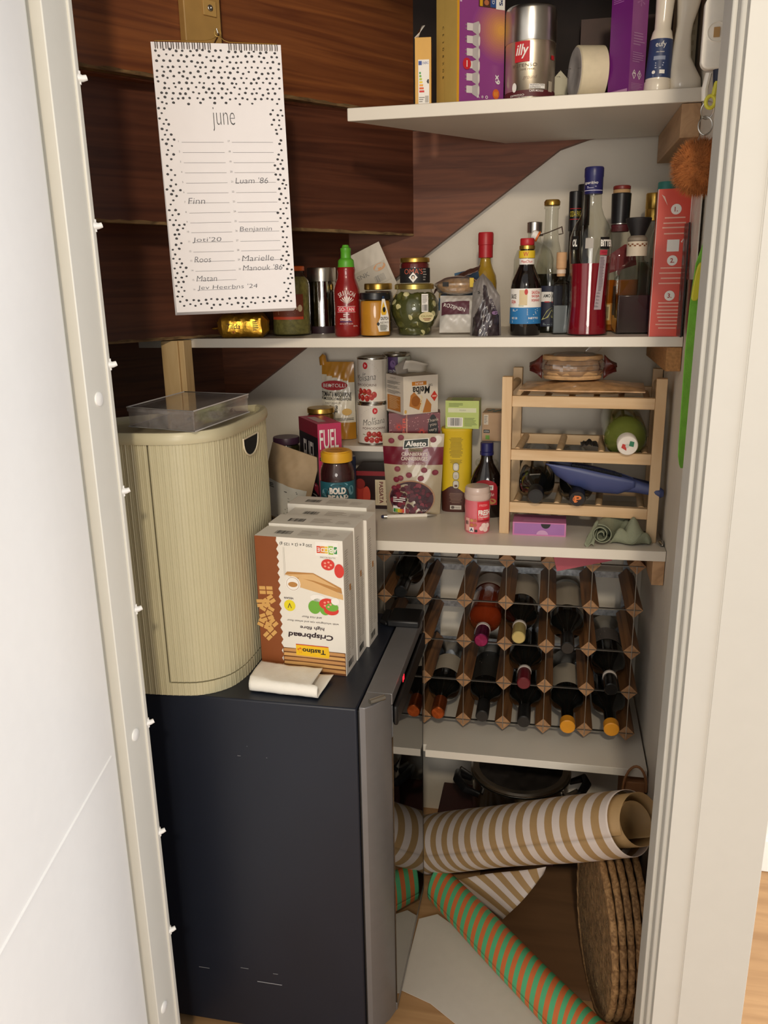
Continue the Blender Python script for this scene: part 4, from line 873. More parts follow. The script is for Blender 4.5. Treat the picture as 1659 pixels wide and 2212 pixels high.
def fn(mb):
    mb.rect(f, R*.28, H*.46, R*.56, H*.80, WHT, .0012, 4); mb.bars(f, R*.31, H*.48, R*.53, H*.60, BLK, 12, .0016); mb.lines(f, R*.30, H*.62, R*.54, H*.78, 7, GRY, .0016)
    pass
def fn2(mb):
    mb.disc(f, R*.50, H*.36, R*.33, H*.10, ink('ddd0a0'), .0018); mb.text(f, 'OLIVES', R*.50, H*.38, R*.5, H*.03, ink('7a7a2c'), .0022); mb.lines(f, R*.3, H*.29, R*.7, H*.345, 2, ink('8a4a30'), .0022, al='c')
for g_, n_ in ((fn, 'seal_strip'), (fn2, 'oval_label')): mb = MB(); g_(mb); mb.build(n_, T)
zj = ZM+H*.995
fr = [(0, 0), (.94, 0), (1, .05), (1, .74), (.94, .80), (.90, .86)]
T, R, H, th = vessel('jam_jar', 'small dark red jam jar standing on top of the olive jar', 'jar', (865, 928, 557, 613), 1.692, zj, fr, CGL, (.84, mat('red_jam', '#6a1a1e', .35)), [([(.95, .82), (1.0, .83), (1.0, .96), (.96, 1), (0, 1)], GOLD, 'lid')])
f = cyl(R+.0004, th)
def fn(mb):
    mb.text(f, "OMA'S", -R*.1, H*.47, R*1.25, H*.20, ink('d8664a'), .001, bold=-.01); mb.poly(f, [(-R*.12, H*.04), (R*.17, H*.24), (-R*.12, H*.44), (-R*.41, H*.24)], WHT, .0012); mb.disc(f, -R*.12, H*.25, R*.12, H*.085, BLK, .0015); mb.disc(f, -R*.11, H*.235, R*.075, H*.065, ink('e0cdb8'), .0018); mb.lines(f, R*.55, H*.1, R*.85, H*.6, 5, GRY, .001)
band(T, f, -R*1.4, R*1.4, H*.03, H*.60, ink('1c1a1c'), fn, n=26)

# snack bags heap
def pil(name, label, cat, px, Y, z, w, h, d, m, rot, seed, prints=None, amp=.003):
    c = at(*px, Y=Y); mb, F = pouch(w, h, d, m, 'pillow', seed, amp)
    if prints: prints(mb, F)
    T = thing(name, label, cat, (c.x, Y, z), 0); T.rotation_euler = rot; mb.build('bag_body', T, ang=50); return T
WBG = mat('grey_white_bag_film', '#cfcac2', .35, var=.04, coat=.3); BRF = mat('brown_bag_film', '#4a3028', .35, var=.15, coat=.3); BLF = mat('blue_bag_film', '#4a6c8c', .35, var=.08, coat=.3); CLF = glass('crinkled_film', '#efe8dc', refl=2.2, rough=.12, haze=.10, f0=.09)
def fn(mb, F):
    mb.rect(F, -.036, .032, .02, .058, ink('5a2f3a'), .0035, 14, 8); mb.text(F, 'ROZIJNEN', -.01, .045, .045, .009, WHT, .0055, -.3)
pil('raisin_bag', 'crumpled white and plum snack bag at bottom of the bag heap', 'bag', (992, 728), 1.685, ZM+.004, .080, .075, .036, WBG, (-.30, 0, .05), 11, fn, .006)
def fn(mb, F):
    NUT = ink('cdb078')
    mb.disc(F, -.026, .035, .017, .015, NUT, .0012)
    for i in range(40):
        t, r = random.uniform(0, 6.28), .015*math.sqrt(random.random()); mb.disc(F, -.026+r*math.cos(t), .035+r*.85*math.sin(t), .0022, .0011, ink('7a5a34' if i % 3 else 'e0cc98'), .0017+.00003*i, 7)
    mb.rect(F, -.002, .036, .03, .040, ink('1a2430'), .0014, 4, 2)
pil('nut_bag', 'blue snack bag with printed seeds in middle of bag heap', 'bag', (988, 690), 1.735, ZM+.046, .080, .055, .026, BLF, (-.25, 0, -.05), 5, fn, .004)
NUTS = mat('pale_cereal', '#c99e5e', .7, var=.35, scale=120, bump=.6, bscale=140)
T = thing('cereal_bag', 'clear bag of golden cereal topping the heap of snack bags', 'bag', (at(990, 640, Y=1.72).x, 1.72, ZM+.094))
mb = MB(); mb.lathe([(0, -.014)]+[(1*math.cos(a)*.044, .016*math.sin(a)) for a in [-1.2+.24*i for i in range(11)]]+[(0, .016)], NUTS, 28, sq=.62); mb.build('cereal', T)
mb = MB(); mb.lathe([(0, -.016)]+[(math.cos(a)*(.048+.003*math.sin(a*7)), .020*math.sin(a)) for a in [-1.3+.2*i for i in range(14)]]+[(0, .020)], CLF, 40, sq=.65); mb.build('clear_film', T)
mb = MB(); f = plane((-.022, -.030, .004), (1, .0, 0), (0, -.2, 1)); mb.rect(f, -.006, -.004, .006, .005, BLK, .0014); mb.rect(f, .048, -.006, .056, .012, ink('d8b83a'), .0004); mb.build('sticker', T)
hq = [at(px, py, Y=1.735) for px, py in ((938, 624), (955, 606), (985, 594), (1010, 584), (1036, 572))]
def drape(u, v):
    k = u*4; i = min(3, int(k)); p_ = hq[i].lerp(hq[i+1], k-i); return (p_.x-hq[2].x, p_.y-hq[2].y-.014+.034*v, p_.z-hq[2].z-.010*(1-v)**2+.003*wob(u*2, v*2, 4))
T2 = thing('brown_wrapper', 'dark brown wrapper draped over top of snack bag heap', 'wrapper', hq[2]); mb = MB(); mb.grid(24, 8, drape, BRF); o = mb.build('wrapper_film', T2, ang=25); s_ = o.modifiers.new('solid', 'SOLIDIFY'); s_.thickness = .001
mb, F = pouch(.05, .04, .012, BLF, 'pillow', 9, .003); T2 = thing('blue_wrapper', 'light blue snack wrapper sticking up behind the clear cereal bag', 'wrapper', (at(1012, 625, Y=1.76).x, 1.765, ZM+.088), 0); T2.rotation_euler = (-.4, -.2, 0); mb.build('wrapper_film', T2)
# raisin pouch standing
x, z0, w_, H = span(1015, 1082, 586, 732, 1.655, ZM)
DKR = mat('dark_raisins', '#43343a', .6, var=.4, scale=110, bump=.5, bscale=120)
T = thing('currant_pouch', 'grey clear-windowed pouch of dark raisins standing at shelf edge', 'bag', (x, 1.66, ZM))
GFL = mat('grey_print_film', '#827c79', .42, var=.12, coat=.25)
WIN = mat('window_dark', '#372d31', .3, var=.55, scale=110, coat=.4); SHN = mat('window_sheen', '#5e5a62', .25, var=.3, scale=60, coat=.5)
def inw(u, v):
    if v > .80: return GFL
    lft = .06 if v < .30 else (.10 + (v-.30)*1.05 if v < .55 else .36+(v-.55)*.35); rgt = .94 if v < .32 else (.94-(v-.32)*1.5 if v < .55 else .60-(v-.55)*.1)
    if not lft < u < rgt: return GFL
    return SHN if .30+.9*(v-.02) < u < .52+.55*v and v < .34 else WIN
mb, F = pouch(w_, H*.97, .046, inw, 'stand', 2, .0032, taper=.20, nu=44, nv=60)
mb.lines(F, -w_*.38, H*.58, -w_*.12, H*.74, 6, GRY, .002); mb.text(F, 'ROZIJN', w_*.24, H*.46, H*.24, w_*.13, ink('3a2a40'), .003, -1.15, bold=.01); mb.disc(F, w_*.30, H*.36, w_*.09, H*.03, ink('8a6a90'), .0025); mb.text(F, 'S', -w_*.2, H*.70, None, .008, BLK, .002)
for i, q in enumerate(mb.v):
    if q[2] > H*.62: k = (q[2]-H*.62)/(H*.35); mb.v[i] = (q[0]*(1-.25*k)-.008*k, q[1]+.012*k*k, q[2]-.018*k*max(0, abs(q[0])/(w_*.4)))
mb.build('pouch_body', T)
# oil bottle, red cap, behind
OIL = mat('golden_oil', '#a8862a', .15, var=.05, coat=.6)
fr = [(0, 0), (.95, 0), (1, .02), (1, .48), (.92, .56), (.66, .63), (.50, .69), (.44, .74), (.44, .78)]
T, R, H, th = vessel('oil_bottle', 'golden oil bottle with red sealed cap behind the snack bags', 'bottle', (1022, 1071, 502, 722), 1.86, ZM, fr, OIL, None, [([(.46, .74), (.62, .745), (.62, .87), (.66, .875), (.66, .985), (.60, 1), (0, 1)], mat('red_cap', '#b4242c', .4), 'cap')], bname='bottle_body')
f = cyl(R, th); band(T, f, -R*.9, R*.9, H*.22, H*.46, ink('c88a2a'), lambda mb: mb.rect(f, -R*.2, H*.36, R*.5, H*.44, ink('8a2a22'), .001, 6))
# ------------------------------------------------------------------ middle shelf: liquor end
SOY = mat('soy_dark', '#120c0a', .12, coat=.6)
fr = [(0, 0), (.95, 0), (1, .015), (1, .50), (.92, .57), (.66, .66), (.50, .72), (.48, .78), (.45, .90)]
T, R, H, th = vessel('soy_sauce_bottle', 'dark soy sauce bottle with white and blue label, red cap', 'bottle', (1101, 1166, 515, 726), 1.665, ZM, fr, SOY, None, [([(.44, .895), (.50, .90), (.50, .925), (.44, .93), (.46, .935), (.46, .99), (.42, 1), (0, 1)], mat('red_cap', '#b4242c', .4), 'cap'), ([(.45, .885), (.505, .89), (.505, .925), (.45, .93)], GOLD, 'cap_ring')], bname='bottle_body')
f = cyl(R+.0003, th); BLU = ink('2a78b4')
def fn(mb):
    mb.rect(f, -R*1.4, H*.125, R*1.4, H*.295, BLU, .0009, 26); BR = ink('c0302c')
    mb.text(f, 'SAUCE', -R*.86, H*.41, R*.45, H*.045, BLK, .0012, bold=.02); mb.text(f, 'SOJA', -R*.86, H*.35, R*.4, H*.042, BR, .0012, bold=.02); mb.rect(f, -R*.42, H*.32, R*.10, H*.475, ink('d8c49a'), .0011, 5); mb.disc(f, R*.02, H*.455, R*.11, H*.03, BR, .0014)
    mb.lines(f, -R*.45, H*.305, R*.1, H*.33, 2, ink('8a9a5a'), .0013)
    for i, s in enumerate(('SAUCE de', 'SOJA', 'SOJASAUS')): mb.text(f, s, R*.68, H*(.45-.042*i), R*.62, H*.032, BR, .0012, bold=.02)
    mb.lines(f, -R*.9, H*.255, -R*.45, H*.28, 3, WHT, .0013); mb.lines(f, R*.1, H*.215, R*.9, H*.285, 7, WHT, .0013); mb.text(f, 'NETTO', R*.55, H*.185, R*.7, H*.02, WHT, .0013, bold=.03); mb.text(f, 'NET 150', -R*.75, H*.185, R*.45, H*.022, WHT, .0013, bold=.02); mb.lines(f, -R*.95, H*.135, R*.9, H*.16, 2, WHT, .0013)
band(T, f, -R*1.4, R*1.4, H*.29, H*.49, WHT, fn, n=28)
f2 = cyl(R*.49, th)
def fn(mb):
    YE = ink('e0c02c'); mb.rect(f2, -R*.7, H*.80, R*.7, H*.875, YE, .0012, 16); mb.text(f2, 'W', -R*.06, H*.84, R*.3, H*.045, RED, .002); 
band(T, f2, -R*.7, R*.7, H*.735, H*.795, WHT, lambda mb: (fn(mb), mb.text(f2, 'MeeChun', .0, H*.765, R*.7, H*.028, RED, .002, shear=.2)), 'neck_label', 16)
# silver capped bottle behind
DKW = mat('dark_liquor', '#1d1a16', .2, coat=.4)
fr = [(0, 0), (.96, 0), (1, .02), (1, .66), (.85, .74), (.36, .82), (.32, .86), (.30, .93)]
T, R, H, th = vessel('spirit_bottle', 'clear liquor bottle with silver screw cap behind the soy sauce', 'bottle', (1106, 1190, 480, 722), 1.86, ZM, fr, CGL, (.52, DKW), [([(.34, .90), (.38, .905), (.38, .995), (.34, 1), (0, 1)], METAL, 'cap')])
# swing-top bottle
fr = [(0, 0), (.95, 0), (1, .015), (1, .40), (.86, .52), (.62, .62), (.46, .70), (.40, .80), (.40, .93), (.46, .935), (.46, .955), (.40, .96)]
T, R, H, th = vessel('swing_top_bottle', 'clear swing-top bottle with dark drink and loose wire clasp', 'bottle', (1148, 1218, 432, 722), 1.755, ZM, fr, CGL, (.45, mat('dark_green_drink', '#1e1c14', .15, coat=.5)), [([(.40, .955), (.47, .96), (.48, .985), (.40, 1), (0, 1)], GOLD, 'stopper_ring')])
f = cyl(R+.0004, th)
def fn(mb):
    mb.rect(f, -R*.5, H*.24, R*.15, H*.315, WHT, .001, 6); mb.text(f, 'AMO', -R*.12, H*.285, R*.42, H*.026, BLK, .0014, bold=.02); mb.rect(f, -R*.25, H*.235, R*.05, H*.243, RED, .0014, 3); mb.poly(f, [(-R*.4, H*.10), (-R*.1, H*.17), (R*.3, H*.21), (R*.0, H*.12)], ink('b0b06a'), .0014); mb.lines(f, -R*.3, H*.06, R*.4, H*.08, 2, ink('8a9aa0'), .0012)
band(T, f, -R*.8, R*.9, H*.05, H*.36, ink('151a34'), fn, n=20)
mb = MB(); pts = [(-R*.48, -R*.1, H*.74), (-R*.85, -R*.4, H*.735), (-R*.2, -R*.75, H*.755), (R*.5, -R*.5, H*.79), (R*.62, -R*.2, H*.80), (R*.70, 0, H*.75), (R*.45, .1*R, H*.745)]; mb.tube(pts, .0012, METAL, 6); mb.build('wire_clasp', T)
mb = MB(); mb.M = Matrix.Translation((-R*.85, -R*.4, H*.735)) @ Matrix.Rotation(-1.1, 4, 'Y'); mb.lathe([(0, -.002), (.008, -.002), (.0095, .001), (.0085, .009), (.004, .012), (0, .012)], ink('f2efe8'), 20); mb.lathe([(.006, -.004), (.0105, -.004), (.0105, -.0005), (.006, -.0005)], mat('orange_rubber', '#d8702a', .5), 20); mb.build('stopper', T)
# small square bottle, wooden stopper
fr = [(0, 0), (.96, 0), (1, .02), (1, .58), (.90, .63), (.34, .66), (.32, .72)]
T, R, H, th = vessel('square_bottle', 'small square clear bottle with wooden stopper left of the red bitter', 'bottle', (1190, 1224, 545, 722), 1.69, ZM, fr, CGL, (.36, mat('grey_blue_spirit', '#4c5258', .2, coat=.3)), [([(.36, .71), (.38, .715), (.38, .80), (.46, .81), (.46, .995), (.42, 1), (0, 1)], mat('cork_wood', '#c49a70', .7, var=.15), 'stopper'), ([(.33, .74), (.42, .745), (.42, .79), (.33, .795)], ink('d8c4b0'), 'neck_seal')], n=4, ph=PI/4, rz=.12)
# two dark bottles at the back wall
for i, (l_, r_, t_, lab) in enumerate(((1203, 1261, 414, 'dark aperitif bottle, shorter black cap, behind the red bitter'), (1222, 1275, 399, 'black capped bottle, the taller of two dark ones against back wall'))):
    fr = [(0, 0), (.96, 0), (1, .02), (1, .36), (.8, .43), (.44, .52), (.42, .66), (.40, .94)]
    T, R, H, th = vessel('dark_bottle', lab, 'bottle', (l_-2, r_+2, t_, 720), (1.845, 1.932)[i], ZM, fr, DKW, None, [([(.42, .72), (.46, .722), (.46, .995), (.42, 1), (0, 1)], BLKCAP, 'cap')], group=None, bname='bottle_body')
    if i == 0:
        f = cyl(R*.465, th); band(T, f, -R*.4, R*.4, H*.80, H*.804, RED, lambda mb: (mb.text(f, 'ODA PAS', 0, H*.84, R*.72, H*.04, ink('d8c43a'), .001), mb.rect(f, -R*.4, H*.875, R*.4, H*.879, RED, .0006, 8)), 'cap_print', 8)
# red bitter bottle
BIT = mat('red_bitter', '#8c1226', .12, var=.05, coat=.7)
fr = [(0, 0), (.96, 0), (1.0, .012), (.95, .10), (.90, .20), (.93, .35), (1.0, .54), (.97, .60), (.82, .66), (.55, .72), (.42, .77), (.40, .84), (.41, .86)]
T, R, H, th = vessel('bitter_bottle', 'tall clear bottle of red bitter with navy cap at shelf edge', 'bottle', (1222, 1312, 362, 725), 1.664, ZM, fr, CGL, (.438, BIT), [([(.41, .845), (.43, .85), (.43, .94), (.445, .945), (.445, .992), (.41, 1), (0, 1)], mat('navy_cap', '#23245a', .35), 'cap')])
rf = rad(fr, R, H); f = cyl(lambda z: rf(z)+.0003 if z else R, th)
def fn(mb):
    mb.rect(f, R*.44, H*.52, R*.98, H*.59, BLK, .0009, 6); mb.text(f, 'BITTER', R*.80, H*.555, R*.70, H*.04, WHT, .0015, bold=.05); mb.rect(f, R*.44, H*.485, R*.86, H*.515, ink('b83a4a'), .0009, 6); mb.text(f, 'Aperol', R*.66, H*.50, R*.3, H*.014, ink('8a1a2a'), .0014, shear=.3)
    mb.poly(f, [(R*.30, H*.16), (R*.70, H*.16), (R*.84, H*.48), (R*.46, H*.48)], ink('b4a8ae'), .0010); mb.lines(f, R*.47, H*.27, R*.74, H*.475, 24, ink('6a5a62'), .0014)
    for i in range(5): mb.text(f, 'a8 dR'[i]+'Bo', R*.50-R*.02*i, H*(.26-.02*i), R*.2, H*.012, ink('5a5058'), .0014)
def fn2(mb):
    mb.rect(f, -R*1.05, H*.52, -R*.62, H*.60, BLK, .0009, 6); mb.text(f, 'OL', -R*.80, H*.56, R*.30, H*.045, WHT, .0015, bold=.05)
band(T, f, -R*.25, R*.12, H*.525, H*.585, ink('a8a29a'), None, n=4)
for g_ in (fn, fn2): mb = MB(); g_(mb); mb.build('label', T)
f2 = cyl(R*.432, th); band(T, f2, -R*.5, R*.5, H*.862, H*.866, ink('c8c4d8'), lambda mb: (mb.text(f2, 'aperitivo', -R*.12, H*.905, R*.62, H*.022, WHT, .0012, shear=.25), mb.lines(f2, -R*.3, H*.875, R*.2, H*.89, 2, ink('b8b4cc'), .001)), 'cap_print', 8)
# whisky-like bottle behind with black sleeve
AMB = mat('amber_spirit', '#a85a14', .12, var=.05, coat=.6)
fr = [(0, 0), (.96, 0), (1, .02), (1, .52), (.9, .58), (.5, .68), (.36, .74), (.34, .80), (.34, .96)]
T, R, H, th = vessel('amber_liquor_bottle', 'amber liquor bottle with long black neck sleeve and red tipped cap', 'bottle', (1278, 1374, 402, 722), 1.80, ZM, fr, CGL, (.36, AMB), [([(.34, .745), (.40, .747), (.43, .945), (.40, .95)], BLKCAP, 'sleeve'), ([(.36, .738), (.41, .74), (.41, .746), (.36, .747)], METAL, 'sleeve_ring'), ([(.36, .69), (.395, .692), (.395, .735), (.36, .738)], ink('5a1a26'), 'sleeve_band'), ([(.34, .945), (.37, .95), (.37, .972), (.34, .975)], mat('tan_cork', '#b89468', .7), 'cork_band'), ([(.33, .975), (.38, .976), (.38, .994), (.34, 1), (0, 1)], mat('red_tip', '#7a2622', .4), 'cap')])
rf = rad(fr, R, H); f = cyl(lambda z: rf(z)+.0004 if z else R, th)
band(T, f, -R*.8, R*.5, H*.05, H*.20, ink('b87a22'), lambda mb: (mb.rect(f, -R*.62, H*.08, -R*.22, H*.19, ink('d8c08a'), .001, 4), mb.bars(f, -R*.55, H*.095, -R*.28, H*.175, BLK, 9, .0014), 0), n=14)
mb = MB(); mb.poly(f, [(-R*.5, H*.40), (R*.9, H*.46), (R*.9, H*.60), (R*.3, H*.60), (-R*.5, H*.52)], ink('7a1c22'), .001); mb.build('red_label', T)
# whisky decanter with black pourer
PLUM = mat('plum_liquor', '#37222a', .12, var=.05, coat=.6)
fr = [(0, 0), (.98, 0), (1, .015), (1, .46), (.92, .54), (.62, .60), (.38, .64), (.34, .70), (.32, .80)]
T, R, H, th = vessel('decanter_bottle', 'square plum liquor bottle with flared black pourer cap beside red box', 'bottle', (1324, 1405, 471, 722), 1.708, ZM, fr, CGL, (.34, PLUM), [([(.26, .845), (.27, .86), (.47, .975), (.48, .995), (.44, 1.0), (.38, .99), (0, .985)], mat('black_rubber', '#1c1a1c', .55), 'pourer'), ([(.30, .80), (.37, .805), (.36, .83), (.26, .85)], ink('8a7f70'), 'neck_rim')], n=4, ph=PI/4, rz=.06)
f = cyl(R*.37, th); band(T, f, -R*.55, R*.55, H*.675, H*.80, ink('d8cdb8'), lambda mb: [mb.disc(f, R*(-.35+.09*i), H*(.775-.012*(i % 2)), R*.05, H*.008, ink('8a5a3a'), .001, 6) for i in range(9)], 'neck_label', 16)
a = plane((-.0, 0, 0), (1, 0, 0), (0, 0, 1))
s2 = R*math.cos(PI/4); g = plane((-s2, -s2-.0006, 0), (1, 0, 0), (0, 0, 1)); mb = MB(); mb.rect(plane((-s2-.0006, s2, 0), (0, -1, 0), (0, 0, 1)), s2*.25, H*.16, s2*1.2, H*.42, ink('a89a8a'), .0004); mb.lines(plane((-s2-.0006, s2, 0), (0, -1, 0), (0, 0, 1)), s2*.3, H*.18, s2*1.1, H*.41, 16, ink('6a5f58'), .0008); mb.build('side_label', T)
# gold and teal capped bottles at back
for (l_, r_, t_, Y, m_, lab) in ((1371, 1419, 418, 1.87, GOLD, 'liquor bottle with gold screw cap behind the red box'), (1394, 1442, 394, 1.80, mat('teal_cap', '#3f8f86', .45), 'bottle with teal cap behind the red box')):
    fr = [(0, 0), (.96, 0), (1, .02), (1, .60), (.8, .68), (.45, .74), (.42, .78), (.42, .95)]
    vessel('capped_bottle', lab, 'bottle', (l_-4, r_+4, t_, 720), Y, ZM, fr, CGL, (.5, mat('green_grey_liquor', '#4d5a4c', .3)), [([(.43, .80), (.66, .802), (.66, .88), (.63, .885), (.66, .89), (.66, .992), (.62, 1), (0, 1)], m_, 'cap')])
# red service box
a, b = at(1401, 727, Y=1.606), at(1470, 727, Y=1.606); hR = at(1442, 408, Y=1.606).z-ZM
REDB = mat('coral_red_carton', '#dc4a34', .4, var=.02)
def fn(mb, F, L_, Tp, Rt, w, d, h):
    mb.rect(F, 0, 0, w*.012, h, WHT, .0004); mb.rect(F, w*.975, 0, w, h, WHT, .0004)
    for n_, q in (('1.', .865), ('2.', .525), ('3.', .285)): mb.disc(F, w*.56-w*.02*(1-q), h*q, w*.155, w*.155, WHT, .0005, 28); mb.text(F, n_, w*.56-w*.02*(1-q), h*q, None, w*.14, ink('a83a32'), .0008, bold=.02)
    for g in ((.81, .775, 2), (.745, .705, 2), (.475, .37, 4), (.235, .06, 8)):
        nL = g[2]; 
        for i in range(nL):
            z = h*(g[0]-(g[0]-g[1])*i/max(1, nL-1)); k = random.uniform(.26, .36); mb.rect(F, w*(.54-k), z-.0011, w*(.54+k), z+.0011, ink('f0b8a4'), .0005)
    mb.tube([F(w*.86, h*.695, .0008), F(w*.85, h*.672, .0008), F(w*.80, h*.655, .0008)], .0008, WHT, 5); mb.poly(F, [(w*.76, h*.65), (w*.81, h*.662), (w*.805, h*.642)], WHT, .0006)
    mb.rect(F, w*.36, h*.585, w*.72, h*.665, WHT, .0005); mb.poly(F, [(w*.10, h*.965), (w*.30, h*.89), (w*.20, h*.95)], ink('f0c8b8'), .0006)
carton('service_box', 'upright coral red box with white numbered circles at right wall', 'box', (a.x, 1.606, ZM), reach((a.x, 1.606, ZM), -.07, 1472), .054, hR, -.07, (REDB, dict(right=WHT)), fn)
# white and black bags squeezed between red box and wall
mb, F = pouch(.095, .20, .006, mat('white_wrinkled_film', '#cfc8bc', .4, var=.05, coat=.3), 'pillow', 6, .0018); T = thing('white_bag', 'wrinkled white bag hanging on right wall beside the red box', 'bag', (XR-.0062, 1.535, ZM+.10), -PI/2); mb.build('bag_body', T)
mb, F = pouch(.05, .19, .004, mat('black_film', '#171719', .4, coat=.3), 'pillow', 7, .0012); T = thing('black_bag', 'narrow black bag hanging on right wall beside foot of the red box', 'bag', (XR-.0150, 1.560, ZM+.003), -PI/2); mb.build('bag_body', T)
# ------------------------------------------------------------------ shelf with the cans: riser step and what stands on it
zs = 1.0795
mb = MB(); xr = at(937, 1040, Y=1.845).x
T = thing('step_shelf', 'small white step shelf holding stacked tomato cans', 'shelf', (-.40, 1.955, ZL))
mb.box(-.17, xr+.40, -.115, .02, zs-ZL-.013, zs-ZL, SHELF); mb.build('board', T, bevel=.001)
for x in (-.17, xr+.40-.012): mb = MB(); mb.box(x, x+.012, -.113, .02, 0, zs-ZL-.013, SHELF); mb.build('side_panel', T, bevel=.001)
CANW = mat('white_can_label', '#dcd6ca', .4, var=.03, scale=60); CANM = mat('can_steel', '#b9b4aa', .25, metal=1)
def tomato_can(px, Y, z, label, off):
    fr = [(0, .004), (.94, 0), (1, .01), (1, .03), (.97, .04), (.97, .96), (1, .97), (1, .99), (.95, 1), (.93, .98), (0, .98)]
    T, R, H, th = vessel('tomato_can', label, 'can', px, Y, z, fr, CANM, bname='can_body', n=44, group=None); th += off
    f = cyl(R*.97, th); DB = ink('5a3028')
    def fn(mb):
        mb.disc(f, R*.12, H*.83, R*.17, H*.075, RED, .0008); mb.disc(f, R*.12, H*.83, R*.09, H*.045, ink('e8b0b0'), .0012, 3)
        mb.text(f, 'La', R*.05, H*.66, R*.2, H*.045, BLK, .0008, shear=.3); mb.text(f, 'Molisana', R*.08, H*.575, R*1.5, H*.14, BLK, .0009, shear=.25, bold=-.015, rot=.10); mb.poly(f, [(-R*.2, H*.475), (R*.75, H*.53), (R*.75, H*.535), (-R*.2, H*.483)], BLK, .0009)
        mb.text(f, 'POMODORINI', R*.05, H*.41, R*1.55, H*.055, DB, .0009); mb.lines(f, -R*.45, H*.355, R*.5, H*.375, 1, ink('b08a7a'), .0008, al='c')
        for a, b in ((-.38, .25), (-.05, .24), (.25, .24), (-.55, .13), (-.22, .11), (.12, .10), (.42, .13), (.58, .18)):
            mb.disc(f, R*a+R*.1, H*b+.002, R*.17, H*.07, ink('a82a22'), .0010+.0001*(a+1)); mb.disc(f, R*a+R*.05, H*(b+.025)+.002, R*.05, H*.02, ink('d8685a'), .0016)
        mb.tube([f(-R*.7, H*.27, .0016), f(0, H*.22, .002), f(R*.65, H*.22, .0016)], .0007, ink('6a7a30'), 5)
        for i in range(16): t = PI*(.15+.7*i/15); mb.disc(f, R*.08-R*1.05*math.cos(t), H*.50+H*.40*math.sin(t), R*.02, H*.006, ink('a8a095'), .0007, 6)
        mb.rect(f, R*1.25, H*.08, R*1.45, H*.93, ink('c9c2b6'), .0007, 4); mb.lines(f, R*1.6, H*.1, R*2.1, H*.9, 22, GRY, .0007); mb.lines(f, -R*1.6, H*.1, -R*1.1, H*.8, 18, ink('b9b2a6'), .0007)
    band(T, f, -R*PI*.98, R*PI*.98, H*.045, H*.955, CANW, fn, n=60); return H
h1 = tomato_can((774, 838, 868, 964), 1.885, zs, 'lower tomato can of the stack on white step shelf', .05)
tomato_can((774, 838, 770, 868), 1.885, zs+h1, 'upper tomato can of the stack on white step shelf', -.62)
# coconut milk can behind
fr = [(0, 0), (.95, 0), (1, .01), (1, .03), (.97, .04), (.97, .96), (1, .97), (1, .99), (.95, 1), (.93, .98), (0, .98)]
T, R, H, th = vessel('coconut_milk_can', 'can with purple and white label behind the tomato cans', 'can', (828, 887, 764, 862), 1.943, zs+.06, fr, CANM, bname='can_body', n=44)
T.location.z = zs+.062; f = cyl(R*.97, th)
band(T, f, -R*1.5, R*1.5, H*.05, H*.95, ink('c8cfc0'), lambda mb: (mb.rect(f, -R*.62, H*.05, R*.1, H*.95, ink('4a2a5e'), .0007, 8), mb.text(f, 'GO-TAN', -R*.26, H*.72, R*.6, H*.05, WHT, .001, bold=.02), mb.text(f, 'BIO', -R*.22, H*.46, R*.66, H*.13, WHT, .001, bold=.02), mb.disc(f, -R*.26, H*.84, R*.2, H*.06, ink('7a5a8e'), .001)), n=26)
mb = MB(); x_, y_ = T.location.x, T.location.y; mb.lathe([(0, 0), (R*.98, 0), (R, .002), (R, .060), (R*.98, .062), (0, .062)], CANM, 40); o = mb.build('flat_can', loc=(x_, y_, zs)); tag(o, 'low flat can hidden under the purple labelled can', 'can')
# red gift-like box with the melba toast box on it
c = at(842, 962, Y=1.75); WINE = mat('wine_red_carton', '#6c1420', .35, var=.06)
xL = at(840, 930, Y=1.826).x; zTop = at(842, 893, Y=1.826).z; rzm = .42
def fn(mb, F, L_, Tp, Rt, w, d, h):
    for i in range(70): mb.disc(F, random.random()*w, random.random()*h, .0009, .0009, ink('d8a0a0'), .0006, 6)
    for cx_, cy_, n_ in ((.20, .60, 18), (.64, .45, 18)):
        for i in range(n_): t = 2*PI*i/n_; r = .014*(.6+.4*random.random()); mb.poly(F, [(w*cx_+.003*math.cos(t+.3), h*cy_+.003*math.sin(t+.3)), (w*cx_+r*math.cos(t), h*cy_+r*math.sin(t)), (w*cx_+.003*math.cos(t-.3), h*cy_+.003*math.sin(t-.3))], ink('c8382c'), .0008)
    mb.text(F, 'PEPER', w*.30, h*.5, h*.8, w*.06, ink('d8584a'), .001, PI/2, bold=.02); mb.rect(F, w*.34, h*.1, w*.36, h*.95, ink('d8a08a'), .0008)
    mb.disc(F, w*.86, h*.5, w*.10, h*.46, BLK, .0008); 
    for i in range(5): mb.text(F, ['Thank', 'you', 'very', 'much', '!'][i], w*.86, h*(.8-.15*i), None, h*.09, ink('c8b8a8'), .0012, .2)
carton('red_box', 'wine red box with starburst print under the white rusk box', 'box', (xL, 1.826, zs), reach((xL, 1.826, zs), .16, 951), .055, zTop-zs, .16, (WINE,), fn)
zb_ = zTop+.0005
a = at(872, 897, Y=1.80); MEL = mat('white_rusk_carton', '#dcd4c6', .5, var=.02); hM = at(874, 814, Y=1.80).z-zb_
